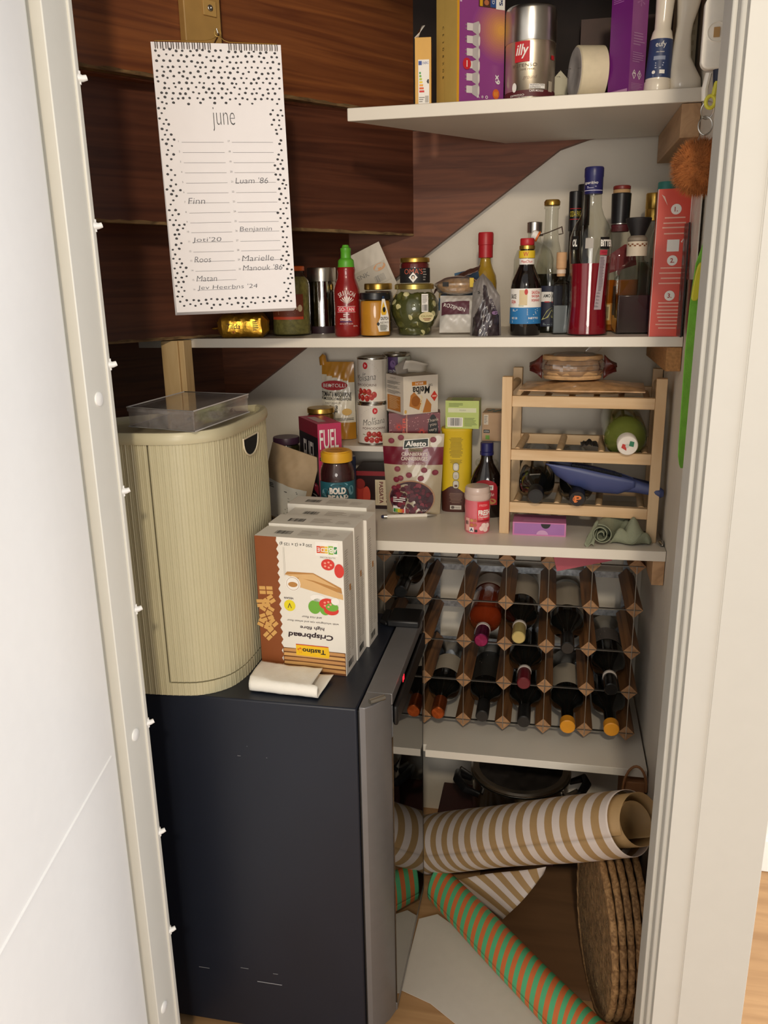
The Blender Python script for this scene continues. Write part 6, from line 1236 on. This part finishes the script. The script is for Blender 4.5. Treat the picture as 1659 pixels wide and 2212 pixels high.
for s_ in (-1, 1):
    mb = MB(); mb.grid(6, 8, lambda u, v: (s_*(RB_*.93+.026*u), -.010+.012*u*math.sin(v*7), hN*.48+(v-.5)*hN*(.85-.62*u)+.002*math.sin(v*9+u*4)), MAR); o = mb.build('film_end', T1); q_ = o.modifiers.new('solid', 'SOLIDIFY'); q_.thickness = .001
mb = MB(); mb.grid(5, 6, lambda u, v: (RB_*.30+.020*u+.030*v, -RB_*.2+.004*math.sin(u*6), hN*.95+.026*v+.004*math.sin(v*5+u*3)), glass('crinkled_film', '#efe8dc')); mb.build('film_tail', T1)
# green bottle in the middle tier, dark bottles in the lower tier
def lying(name, label, px, Y, R, L, body, neckfr, caps, prints=None, tilt=.10):
    tip = at(*px, Y=Y); T_ = thing(name, label, 'bottle', tip); T_.rotation_euler = (PI/2+tilt, 0, 0)
    # local z runs from base (far) to tip (near); rotate so +z looks at the viewer
    prof = [(0, -L), (R*.85, -L), (R*.97, -L+.006), (R, -L+.014)]+[(R*r, -L*(1-q)) for r, q in neckfr]
    mb = MB(); mb.lathe(prof, body, 40); mb.build('bottle_body', T_)
    for fr_2, m_, nm in caps:
        mb = MB(); mb.lathe([(r, z) for r, z in fr_2], m_, 28); mb.build(nm, T_)
    if prints: mb = MB(); prints(mb, plane((0, 0, .0006), (1, 0, 0), (0, 1, 0))); mb.build('cap_print', T_)
    return T_
OLG = mat('olive_green_bottle', '#5f6a2e', .15, var=.05, coat=.6)
R1 = .043
def pr(mb, F): mb.poly(F, [(-.012, -.004), (-.002, -.010), (-.003, .002), (-.010, .004)], ink('c03a34'), .0003); mb.poly(F, [(.002, .0), (.011, -.002), (.012, .008), (.004, .010)], ink('2f7a5a'), .0003); mb.disc(F, -.001, .0, .0035, .0045, ink('c8c8c0'), .0006)
lying('olive_oil_bottle', 'olive green bottle with white cap lying in the middle tier', (1356, 963), fl_.y-.030, R1, .225, OLG, [(1, .70), (.97, .76), (.80, .83), (.45, .88), (.36, .91), (.34, .97)], [([(.0, -.0305), (.0195, -.030), (.0200, -.002), (.0185, 0), (0, 0)], mat('white_cap', '#e8e2da', .35), 'cap')], prints=pr)
DKB = mat('near_black_bottle', '#0e0f0d', .12, coat=.5)
def pr(mb, F): mb.disc(F, 0, 0, .0125, .0125, ink('1e1e1e'), .0003)
T1 = lying('dark_bottle', 'dark bottle with plain black cap and silver seal, lower tier of wooden rack', (1157, 1072), fl_.y-.028, .038, .27, DKB, [(1, .66), (.95, .74), (.72, .82), (.42, .88), (.38, .92), (.38, .97)], [([(0, -.03), (.0165, -.03), (.0165, -.002), (.0150, 0), (0, 0)], BLKCAP, 'cap')], prints=pr)
mb = MB(); q_ = plane((-.004, .0295, -.058), (1, .1, 0), (0, .55, .83)); mb.poly(q_, [(-.011, -.010), (.011, -.010), (.011, .010), (-.011, .013)], ink('d0cabc'), .004); mb.disc(q_, 0, -.001, .009, .009, ink('a8a498'), .0045); mb.build('seal', T1)
def pr(mb, F): mb.text(F, 'P', .001, 0, .014, .015, ink('d8783a'), .0006, bold=.03); mb.text(F, 'C', -.004, 0, .010, .013, ink('d8783a'), .0008)
lying('dark_bottle', 'dark bottle whose black cap bears an orange monogram, beneath the blue dustpan', (1247, 1078), fl_.y-.028, .036, .27, DKB, [(1, .66), (.95, .74), (.72, .82), (.42, .88), (.38, .92), (.38, .97)], [([(0, -.03), (.0165, -.03), (.0165, -.002), (.0150, 0), (0, 0)], BLKCAP, 'cap')], prints=pr)
# blue dustpan with its brush, stuck in the rack
PBL = mat('slate_blue_plastic', '#3f4a78', .42, var=.02); Yd = fl_.y-.012
T1 = thing('dustpan', 'slate blue dustpan with handle sticking out of the wooden rack', 'dustpan', at(1290, 1030, Y=Yd)); o0 = T1.location.copy()
tp_ = [(1178, 1002), (1215, 1006), (1260, 1013), (1300, 1022), (1345, 1032), (1372, 1040)]; bt_ = [(1182, 1006), (1200, 1032), (1230, 1052), (1280, 1068), (1335, 1072), (1372, 1060)]
def cv(pp, u):
    k = u*(len(pp)-1); i = min(len(pp)-2, int(k)); q_ = k-i; return (pp[i][0]+(pp[i+1][0]-pp[i][0])*q_, pp[i][1]+(pp[i+1][1]-pp[i][1])*q_)
def pan(u, v):
    a_ = at(*cv(tp_, u), Y=Yd)-o0; b_ = at(*cv(bt_, u), Y=Yd)-o0; w2 = .058*(1-.45*u**2)
    t = v*PI; y = w2*(1-math.cos(t))/2; k = math.sin(t)**.8
    return (a_.x+(b_.x-a_.x)*k, y, a_.z+(b_.z-a_.z)*min(1, k*1.02)+.03*(v if v > .5 else 0)*(1-u)*0)
mb = MB(); mb.grid(30, 20, pan, PBL); o = mb.build('pan', T1, ang=60); q_ = o.modifiers.new('solid', 'SOLIDIFY'); q_.thickness = .0028; q_.offset = 1
hp = [at(px, py, Y=Yd+dy)-o0 for px, py, dy in ((1340, 1045, .022), (1372, 1050, .014), (1400, 1057, .004), (1424, 1064, -.002), (1433, 1066, -.003))]
mb = MB(); loops = []
for i, p_ in enumerate(hp):
    k = (.017, .0135, .0115, .0115, .007)[i]; loops.append([(p_.x+.0*t, p_.y+.011*math.cos(t)*(1 if i < 4 else .6), p_.z+k*math.sin(t)) for t in [2*PI*q/18 for q in range(18)]])
loft(mb, loops, PBL, True, True); mb.build('handle', T1)
DBR = mat('dark_brush_bristle', '#1e2028', .8, var=.3, scale=200)
T1 = thing('dust_brush', 'dark hand brush lying inside the blue dustpan', 'brush', at(1300, 1012, Y=Yd+.045)); o0 = T1.location.copy()
mb = MB()
for i in range(34):
    u = i/33; p_ = at(1238+104*u, 1008+22*u, Y=Yd+.02)-o0; mb.tube([(p_.x, p_.y, p_.z-.012), (p_.x-.001, p_.y-.004, p_.z+.006+.001*(i % 2))], [.0024, .0014], DBR, 6)
o = mb.build('bristles', T1); o['kind'] = 'stuff'
a_, b_ = at(1235, 1006, Y=Yd+.035)-o0, at(1420, 1050, Y=Yd+.035)-o0
mb = MB(); loft(mb, [[(p_.x, p_.y+.014*math.cos(t)*k, p_.z+.010*math.sin(t)*k) for t in [2*PI*q/14 for q in range(14)]] for p_, k in [(a_.lerp(b_, q), kk) for q, kk in ((0, .6), (.1, 1), (.5, 1), (.62, .6), (.9, .55), (1, .3))]], mat('dark_blue_plastic', '#2a3050', .45), True, True); mb.build('brush_back', T1)
# dark items lying on the middle tier rails
T1 = thing('black_wrapper', 'scrap of black foil on middle tier of wooden rack', 'wrapper', rk(.175, .06, zr[1]+.0135))
mb = MB(); mb.grid(10, 8, lambda u, v: ((u-.5)*.035, (v-.5)*.05, .003+.010*abs(wob(u*1.4, v*1.6, 3))*math.sin(PI*u)), mat('black_film', '#171719')); o = mb.build('foil', T1, ang=20); q_ = o.modifiers.new('solid', 'SOLIDIFY'); q_.thickness = .0006
# pink box, rag, shelf pin
a, b = at(1107, 1155, Z=ZL), at(1222, 1160, Z=ZL); hK = at(1110, 1127, Y=a.y).z-ZL; PKB = mat('pink_carton', '#c678a8', .4, var=.03); VIO = ink('a06aa8')
def fn(mb, F, L_, Tp, Rt, w, d, h):
    mb.rect(F, w*.03, h*.10, w*.97, h*.92, VIO, .0004); mb.poly(F, [(w*.53, h*.92)]+[(w*.62+w*.09*math.cos(t), h*.92-h*.35*math.sin(t)) for t in [PI-PI*i/12 for i in range(13)]], BLK, .0008); mb.poly(F, [(w*.56+w*.11*math.cos(t), h*.10+h*.34*math.sin(t)) for t in [PI*i/12 for i in range(13)]], ink('c89ac0'), .0008); mb.lines(Tp, w*.2, d*.1, w*.9, d*.4, 3, ink('d8a0c4'), .0004)
carton('pink_box', 'flat pink carton with thumb notch lying under the wooden rack', 'box', a, (b-a).length, .06, hK, math.atan2(b.y-a.y, b.x-a.x), (PKB, dict(top=ink('c87aa6'))), fn)
RAG = mat('sage_cloth', '#8a8f78', .9, var=.08, bump=.2, bscale=300)
rc = at(1304, 1180, Z=ZL+.002)
T1 = thing('cloth', 'crumpled sage green cloth, rolled at one end, under the wooden rack', 'cloth', rc)
def roll(u, v):
    t = v*4.6*PI; r = .0215*(.25+.75*v)*(1+.08*math.sin(t*1.7+u*4)); y = .085*u+.004*math.sin(t); x = -.006+.040*u*u+r*math.cos(t)*(1+.15*u); return (x, y+.012*(v-.5), max(.0, .0235+.92*r*math.sin(t)+.004*u*math.sin(t*2)))
mb = MB(); mb.grid(14, 90, roll, RAG); o = mb.build('rolled_end', T1); q_ = o.modifiers.new('solid', 'SOLIDIFY'); q_.thickness = .0014
def lump(u, v):
    x = .012+.078*u; y = .018+.085*v; e = math.sin(PI*u)**.5*math.sin(PI*v)**.4 if 0 < u < 1 and 0 < v < 1 else 0
    z = .002+.044*e*(.62+.30*math.sin(u*9+v*4)+.25*math.sin(v*11-u*7+1)); return (x+.006*math.sin(v*8), y+.006*math.sin(u*9)-.012*e, max(.001, z))
mb = MB(); mb.grid(36, 30, lump, RAG); o = mb.build('loose_end', T1); q_ = o.modifiers.new('solid', 'SOLIDIFY'); q_.thickness = .0014
def flp(u, v): return (-.020-.018*u+.016*v, -.004+.05*v, .001+.046*v*(1-.5*u)+.004*math.sin(u*7+v*4))
mb = MB(); mb.grid(10, 12, flp, RAG); o = mb.build('corner_flap', T1); q_ = o.modifiers.new('solid', 'SOLIDIFY'); q_.thickness = .0014
a, b = at(1426, 1170, Z=ZL+.0045), at(1437, 1187, Z=ZL+.0045); dd = b-a
T1 = thing('shelf_pin', 'small steel shelf pin lying at right front shelf corner', 'pin', a); T1.rotation_euler = (0, PI/2, math.atan2(dd.y, dd.x))
mb = MB(); mb.lathe([(0, 0), (.0042, 0), (.0046, .004), (.0046, .014), (.003, .020), (.0015, .025), (0, .026)], METAL, 16); mb.build('pin_body', T1)
# ------------------------------------------------------------------ dark wood and wire bottle rack
RWD = wood('rack_wood', '#5a3a20', '#96683e', (60, 3, 60), .55); RWE = wood('rack_wood_end', '#85603e', '#a98058', (90, 90, 90), .6); GALV = mat('galvanised_strip', '#8d9195', .38, metal=.9, var=.35, scale=120); DSTR = mat('dull_steel_strip', '#66645f', .4, metal=.8, var=.1)
CX = [at(px, 1310, Y=1.685).x for px in (829, 917, 1002, 1092, 1184, 1278, 1373)]
CXm = [CX[3]+(i-3)*(CX[6]-CX[1])/5 for i in range(7)]
RZ = [.8655, .7685, .6725, .5775, .4790]; RY = [1.693, 1.690, 1.687, 1.685, 1.683]; RD = .215; hd = .0185
RK = thing('bottle_rack', 'brown wood and metal wine rack on the lowest white shelf', 'wine rack', (CXm[3], 1.79, ZW))
def lr(): m = MB(); m.M = Matrix.Translation((-CXm[3], -1.79, -ZW)); return m
for j in range(5):
    for i in range(7):
        x, z, y = CXm[i], RZ[j], RY[j]
        mb = lr(); q = [(x-hd, z), (x, z-hd), (x+hd, z), (x, z+hd)]
        mb.add([(a, y, b) for a, b in q]+[(a, y+RD, b) for a, b in q], [(0, 1, 2, 3), (7, 6, 5, 4), (1, 0, 4, 5), (2, 1, 5, 6), (3, 2, 6, 7), (0, 3, 7, 4)], [RWE, RWE, RWD, RWD, RWD, RWD]); mb.build('bar', RK, bevel=.0006)
for j in range(5):
    for y, m in ((RY[j]-.0012, DSTR), (RY[j]+RD+.001, GALV)):
        mb = lr(); zz = .0075 if m is GALV else .0016
        if m is GALV: mb.box(CXm[0]-hd, CXm[6]+hd*.8, y-.0008, y, RZ[j]-zz, RZ[j]+zz, m)
        else: mb.box(CXm[0]-hd, CXm[6]+hd*.8, y-.0004, y+.006, RZ[j]-.0008, RZ[j]+.0008, m)
        mb.build('metal_strip', RK)
for i in range(7):
    mb = lr(); mb.tube([(CXm[i], RY[j]-.0018, RZ[j]) for j in range(5)]+[(CXm[i], RY[4]-.0018, RZ[4]-.012)], .0009, mat('pale_wire', '#b8b2a8', .35, metal=.8), 6); mb.build('vertical_rod', RK)
    mb = lr(); mb.box(CXm[i]-.0075, CXm[i]+.0075, RY[0]+RD+.001, RY[0]+RD+.0018, ZW+.0005, RZ[0], GALV); mb.build('back_strip', RK)
# wine bottles
WN = (.0370, .290)
def wine(px, label, cap, glassm=None, lab=None, liq=None, R=.0372, L=.292, capw=.0145, Yt=1.640, ring=None, foilL=.055):
    tip = at(*px, Y=Yt); T_ = thing('wine_bottle', label, 'wine bottle', tip); T_.rotation_euler = (PI/2+.055, 0, 0)
    pr = [(0, -L), (R*.9, -L), (R, -L+.006), (R, -L*.40), (R*.97, -L*.375), (R*.80, -L*.335), (R*.55, -L*.29), (R*.42, -L*.255), (.0138, -L*.22), (.0134, -.012)]
    mb = MB(); mb.lathe(pr, glassm or DKB, 40); mb.build('bottle_body', T_)
    mb = MB(); mb.lathe([(.0141, -foilL), (capw, -foilL+.001), (capw, -.002), (capw-.002, 0), (0, 0)], cap, 28); mb.build('cap', T_)
    if ring: mb = MB(); mb.lathe([(.0146, -foilL-.004), (capw+.0008, -foilL-.003), (capw+.0008, -foilL+.006), (.0146, -foilL+.007)], ring, 28); mb.build('cap_ring', T_)
    if lab:
        mb = MB(); f = cyl(R+.0004, PI/2); z0, z1, m_ = lab; mb.rect(f, -R*1.5, -L+L*z0, R*1.5, -L+L*z1, m_, .0002, 26)
        mb.lines(f, -R*.7, -L+L*(z0+.05), R*.7, -L+L*(z0+.2), 4, ink('a89a88'), .0005); mb.build('label', T_)
    return T_
PAP = ink('b4aa98'); YC = mat('amber_cap', '#d8922a', .35); WR = ink('c8c0b8')
wine((865, 1279), 'bottle with black cap in top row of the dark rack, behind crispbread', mat('glossy_black_cap', '#141414', .2), R=.033)
wine((1039, 1384), 'rosé bottle with magenta foil, third-row bottle of dark rack', foil('magenta_foil', '#8a2a5a', .3), mat('rose_wine', '#7a2c12', .12, var=.05, coat=.5), (.02, .22, ink('b8aca0')), ring=WR, capw=.0155)
wine((1120, 1378), 'bottle with cream gold capsule beside magenta foil bottle', mat('cream_gold_cap', '#c2b070', .35, metal=.3), None, (.10, .50, PAP), ring=WR)
wine((1226, 1401), 'bottle with black foil and embossed grey tip, second opening from rack edge', mat('dark_foil', '#181818', .3), None, (.08, .52, PAP))
wine((1131, 1477), 'bottle with dark red capsule directly beneath the cream gold one', mat('claret_cap', '#641a24', .35), None, None, ring=WR)
wine((1320, 1490), 'bottle with black cap and white ring at the rack edge', mat('glossy_black_cap', '#141414', .2), None, (.25, .45, ink('5a5450')), ring=WR)
wine((945, 1541), 'bottle with copper foil low down beside the fridge door', foil('copper_foil', '#b0592a', .3), None, (.28, .52, PAP), capw=.0155)
wine((1041, 1548), 'bottle with black cap in bottom row beside the copper foil bottle', mat('satin_black_cap', '#1c1c1c', .4), None, (.20, .60, ink('26241f')))
wine((1131, 1560), 'middle black capped bottle of the bottom row, under claret capsule', mat('satin_black_cap', '#1c1c1c', .4))
wine((1226, 1571), 'amber capped bottle with pale printed label, bottom row', YC, None, (.25, .56, PAP), capw=.0165, foilL=.024)
wine((1321, 1577), 'amber capped bottle without label at bottom right of rack', YC, None, None, capw=.0165, foilL=.024)
# red card poking out above the rack
qs = [at(px, py, Y=1.672) for px, py in ((1196, 1203), (1322, 1203), (1322, 1211), (1203, 1234))]
mb = MB(); c = sum(qs, V())/4; loft(mb, [[tuple(q-c) for q in qs], [tuple(q-c+V((.01, .12, .006))) for q in qs]], ink('9a4654'), True, True); mb = MB()
mb.add([tuple(q-c+V((0, dy, 0))) for dy in (0, .0012) for q in qs], [(3, 2, 1, 0), (4, 5, 6, 7), (0, 1, 5, 4), (1, 2, 6, 5), (2, 3, 7, 6), (3, 0, 4, 7)], mat('dusty_red_card', '#a84a58', .5)); tag(mb.build('card', loc=c), 'dusty red card slipped between shelf and dark bottle rack', 'card')

# ------------------------------------------------------------------ under the lowest shelf
STEEL = mat('polished_pot_steel', '#d0cdc6', .22, metal=1, var=.03); BAKE = mat('black_bakelite', '#121213', .35)
rim = [at(*q, Z=.315) for q in ((1012, 1690), (1232, 1700), (1115, 1738))]
pc = V(((rim[0].x+rim[1].x)/2, 1.805, FZ)); Rp = .120
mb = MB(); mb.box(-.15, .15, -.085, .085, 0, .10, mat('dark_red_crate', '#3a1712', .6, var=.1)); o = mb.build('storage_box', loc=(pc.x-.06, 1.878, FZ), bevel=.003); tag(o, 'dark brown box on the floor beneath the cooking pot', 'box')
zP = FZ+.1005
HR = .283
T1 = thing('cooking_pot', 'polished steel pot with glass lid and black handles under lowest shelf', 'pot', (pc.x, pc.y+.0, zP))
hp_ = HR-zP
mb = MB(); mb.lathe([(0, 0), (Rp*.93, 0), (Rp*.97, .006), (Rp*.98, hp_*.96), (Rp*1.02, hp_*.985), (Rp*1.02, hp_), (Rp*.96, hp_), (Rp*.95, .01), (0, .01)], STEEL, 64); mb.build('pot_body', T1)
mb = MB(); mb.lathe([(Rp*.90, hp_+.006), (Rp*.93, hp_+.003), (Rp*1.0, hp_+.002), (Rp*1.01, hp_+.007), (Rp*.97, hp_+.011), (Rp*.90, hp_+.010)], STEEL, 64); mb.build('lid_rim', T1)
mb = MB(); mb.lathe([(Rp*.92, hp_+.008), (Rp*.6, hp_+.017), (Rp*.25, hp_+.022), (.012, hp_+.024)], glass('smoked_lid_glass', '#6a6560', refl=.8, haze=.25, hz='#5a5450'), 48); mb.build('lid_glass', T1)
mb = MB(); mb.lathe([(.014, hp_+.022), (.012, hp_+.034), (.022, hp_+.040), (.020, hp_+.050), (0, hp_+.052)], BAKE, 24); mb.build('lid_knob', T1)
for a_ in (PI+.35, -.15):
    mb = MB(); mb.M = Matrix.Rotation(a_, 4, 'Z'); mb.tube([(Rp*.97, -.035, hp_*.80), (Rp+.030, -.034, hp_*.92), (Rp+.040, 0, hp_*.96), (Rp+.030, .034, hp_*.92), (Rp*.97, .035, hp_*.80)], [.007, .010, .011, .010, .007], BAKE, 12); mb.build('handle', T1)
    mb = MB(); mb.M = Matrix.Rotation(a_, 4, 'Z'); mb.tube([(Rp*.98, -.037, hp_*.86), (Rp+.022, -.039, hp_*.985)], [.004, .0045], METAL, 8); mb.build('handle_inset', T1)
# crumpled clear film around the pot
def flm(u, v):
    x = -.10+.27*u; y = 1.672-.035*v+.006*math.sin(u*9)-.05*u; z = .185+.10*u+.07*v*math.sin(PI*u)**.5+.014*wob(u*2.2, v*2, 3, 1.6); return (x, y+.012*wob(u*3, v*2, 8, 1.5), z)
mb = MB(); mb.grid(70, 16, flm, glass('clear_wrap_film', '#f2efe8', refl=2.6, rough=.10, haze=.05, f0=.10)); o = mb.build('plastic_wrap', ang=8); tag(o, 'crumpled clear plastic wrap between cooking pot and striped roll', 'plastic wrap')
# rolls of wrapping paper
def rollpaper(name, label, A, B, rA, rB, mats, nst, wav, slope=0, inner=None, squash=1, lift=None):
    A, B = V(A), V(B); ax = (B-A); L_ = ax.length; ax.normalize(); s1_ = ax.cross(V((0, 0, 1))).normalized(); u1 = s1_.cross(ax)
    T_ = thing(name, label, 'wrapping paper', A)
    N = nst*4
    def fn(u, v):
        t = 2*PI*v; r = (rA+(rB-rA)*u)*(1+wav*math.sin(3*t+u*5)*.5+wav*.6*math.sin(t*2-u*11)); s_ = u*L_+slope*(math.cos(t)+1)*.5*min(1, 4*(1-u), 1)
        p_ = ax*min(L_, s_)+(s1_*math.cos(t)+u1*math.sin(t)*squash)*r+(V((0, 0, 1))*lift(u) if lift else V()); return p_
    mb = MB(); mb.grid(N, 40, fn, lambda u, v: mats[int(u*nst+1e-6) % 2]); o = mb.build('paper_roll', T_, ang=60); q_ = o.modifiers.new('solid', 'SOLIDIFY'); q_.thickness = .0009; q_.offset = -1
    if inner:
        mb = MB(); mb.grid(4, 50, lambda u, v: ax*(L_*(.75+.25*u)+.02*u+.010*math.sin(v*7)*u)+(s1_*math.cos(v*11)+u1*math.sin(v*11)*squash)*(rB*(.92-.40*v)), inner); o = mb.build('inner_turns', T_); q_ = o.modifiers.new('solid', 'SOLIDIFY'); q_.thickness = .0007
    return T_
KRP, WHP = mat('kraft_stripe', '#a3855a', .65, var=.04), mat('white_stripe', '#d0c4bc', .6, var=.02)
B1 = at(1362, 1776, Y=1.385); A1 = V((-.285, 1.722, .094))
A2, B2 = A1.copy(), B1.copy()
rollpaper('striped_paper_roll', 'white and kraft striped paper roll propped aslant on woven mats', A2, B2, .072, .063, (WHP, KRP), 33, .03, 0, KRP, .95)
# torn kraft sheet edge rising beyond the open end, inside the roll
axx = (B2-A2).normalized()
# hanging striped flap below the roll
q0, q1, q2, q3 = at(975, 1905, Y=1.64), at(1180, 1868, Y=1.57), at(1174, 1890, Y=1.57), at(1086, 1990, Y=1.575)
mb = MB(); mb.grid(22, 8, lambda u, v: (q0.lerp(q1, u)).lerp(q3.lerp(q2, u), v)+V((0, .006*math.sin(u*5+v*2), 0)), lambda u, v: (WHP, KRP)[int(u*11) % 2]); o = mb.build('striped_paper_sheet'); q_ = o.modifiers.new('solid', 'SOLIDIFY'); q_.thickness = .0008
c = (q0+q1+q2+q3)/4; tag(o, 'loose corner of kraft striped paper hanging under the striped roll', 'wrapping paper')
GRP, ORP = mat('mint_green_stripe', '#55b07c', .55, var=.03), mat('orange_stripe', '#cc6f3c', .55, var=.03)
A1, B1 = V((-.243, 1.655, FZ+.042)), V((.158, 1.222, FZ+.045))
rollpaper('green_paper_roll', 'mint green and orange striped paper roll lying on the floor', A1, B1, .040, .043, (GRP, ORP), 46, .02, .045)
# white paper sheet and kraft sheet on the floor
WSH = mat('white_sheet', '#cfc8bc', .7, var=.02); KSH = wood('kraft_floor_sheet', '#6a4c30', '#7c5a3a', (3, 14, 14), .7)
W_ = [at(px, py, Z=FZ+.003) for px, py in ((865, 2138), (905, 1985), (945, 1975), (1130, 2105), (1240, 2225), (1000, 2225), (930, 2168))]
mb = MB(); cxy = sum(W_, V())/len(W_)
pts = [(p_.x-cxy.x, p_.y-cxy.y) for p_ in W_]
mb.prism(pts, 0, .001, WSH); o = mb.build('paper_sheet', loc=(cxy.x, cxy.y, FZ+.0025)); tag(o, 'white paper sheet spread on floor before green striped roll', 'paper')
mb = MB(); mb.grid(14, 14, lambda u, v: (-.13+.30*u, 1.40+.42*v, FZ+.0008+.0006*abs(wob(u, v, 2))), KSH); o = mb.build('kraft_sheet'); q_ = o.modifiers.new('solid', 'SOLIDIFY'); q_.thickness = .0005; q_.offset = 1; tag(o, 'brown kraft sheet on floor behind green striped roll', 'paper')
# woven seagrass mats standing on edge against the right wall
SEA = mat('seagrass_weave', '#8a6c48', .85, var=.5, scale=75, bump=.8, bscale=110); ROP = wood('seagrass_rope', '#6a4c2c', '#a88458', (90, 90, 90), .8, bump=.4)
Rm = .170
labs = ('frontmost round seagrass mat, fibrous face showing, leaning by right wall', 'second seagrass mat, thick rope rim, behind the frontmost mat', 'third seagrass mat in the leaning stack', 'fourth seagrass mat in the leaning stack', 'rearmost seagrass mat, nearest the right wall')
for i in range(5):
    T1 = thing('seagrass_mat', labs[i], 'woven mat', (.128+.0165*i, 1.425+.004*i, FZ+Rm-.002), 0, 'seagrass mats leaning in a stack'); T1.rotation_euler = (0, 0, .165-.012*i)
    mb = MB(); mb.M = Matrix.Rotation(PI/2, 4, 'Y'); r_ = Rm-.012
    mb.lathe([(0, -.0055), (r_*.5, -.0058), (r_*.9, -.0052), (r_, -.004), (r_, .004), (0, .005)], SEA, 64); mb.build('mat_disc', T1)
    mb = MB(); K = 240; vs = []
    for k in range(K):
        t = 2*PI*k/K; cc = V((0, math.cos(t)*(Rm-.0085), math.sin(t)*(Rm-.0085)))
        rad_ = V((0, math.cos(t), math.sin(t))); xx = V((1, 0, 0))
        for q in range(12):
            a_ = 2*PI*q/12; tw = k*2*PI/9.0; rr_ = .0066*(1+.09*math.cos(2*(a_-tw*.5)))
            vs.append(cc+rad_*rr_*math.cos(a_)+xx*rr_*math.sin(a_)*1.02)
    fs = [(k*12+q, k*12+(q+1) % 12, ((k+1) % K)*12+(q+1) % 12, ((k+1) % K)*12+q) for k in range(K) for q in range(12)]
    mb.add(vs, fs, ROP); mb.build('rope_rim', T1, ang=60)
    if i == 0:
        mb = MB()
        FIB = mat('seagrass_fibre', '#b09468', .85, var=.2)
        for k in range(1500):
            t = random.uniform(0, 2*PI); r = r_*math.sqrt(random.random())*.97; y, z = r*math.cos(t), r*math.sin(t); a_ = PI/2+random.gauss(0, .45)+(.3 if random.random() < .5 else -.3); l_ = random.uniform(.006, .016)
            d_ = V((0, math.cos(a_), math.sin(a_))); n_ = V((0, -math.sin(a_), math.cos(a_)))*.0005; p_ = V((-.0062, y, z)); q1_ = p_+d_*l_; 
            if q1_.y**2+q1_.z**2 < r_*r_: mb.add([p_-n_, p_+n_, q1_+n_+V((-.0012*random.random(), 0, 0)), q1_-n_], [(0, 1, 2, 3)], FIB)
        o = mb.build('loose_fibres', T1); o['kind'] = 'stuff'
# brown paper bag with twisted handle behind the striped roll
KBG = mat('brown_carrier_paper', '#9a6a44', .7, var=.08)
T1 = thing('paper_carrier', 'brown paper carrier bag with twisted handle at right wall, below lowest shelf', 'paper bag', (.195, 1.600, FZ))
mb = MB(); mb.box(-.010, .032, -.001, .14, 0, .392, KBG); mb.build('bag_body', T1, bevel=.002)
mb = MB(); mb.tube([(.010-.024*math.cos(t), -.012+.010*(1-math.sin(t)), .372+.066*math.sin(t)) for t in [PI*i/14 for i in range(15)]], .0028, KBG, 8); mb.build('handle', T1)
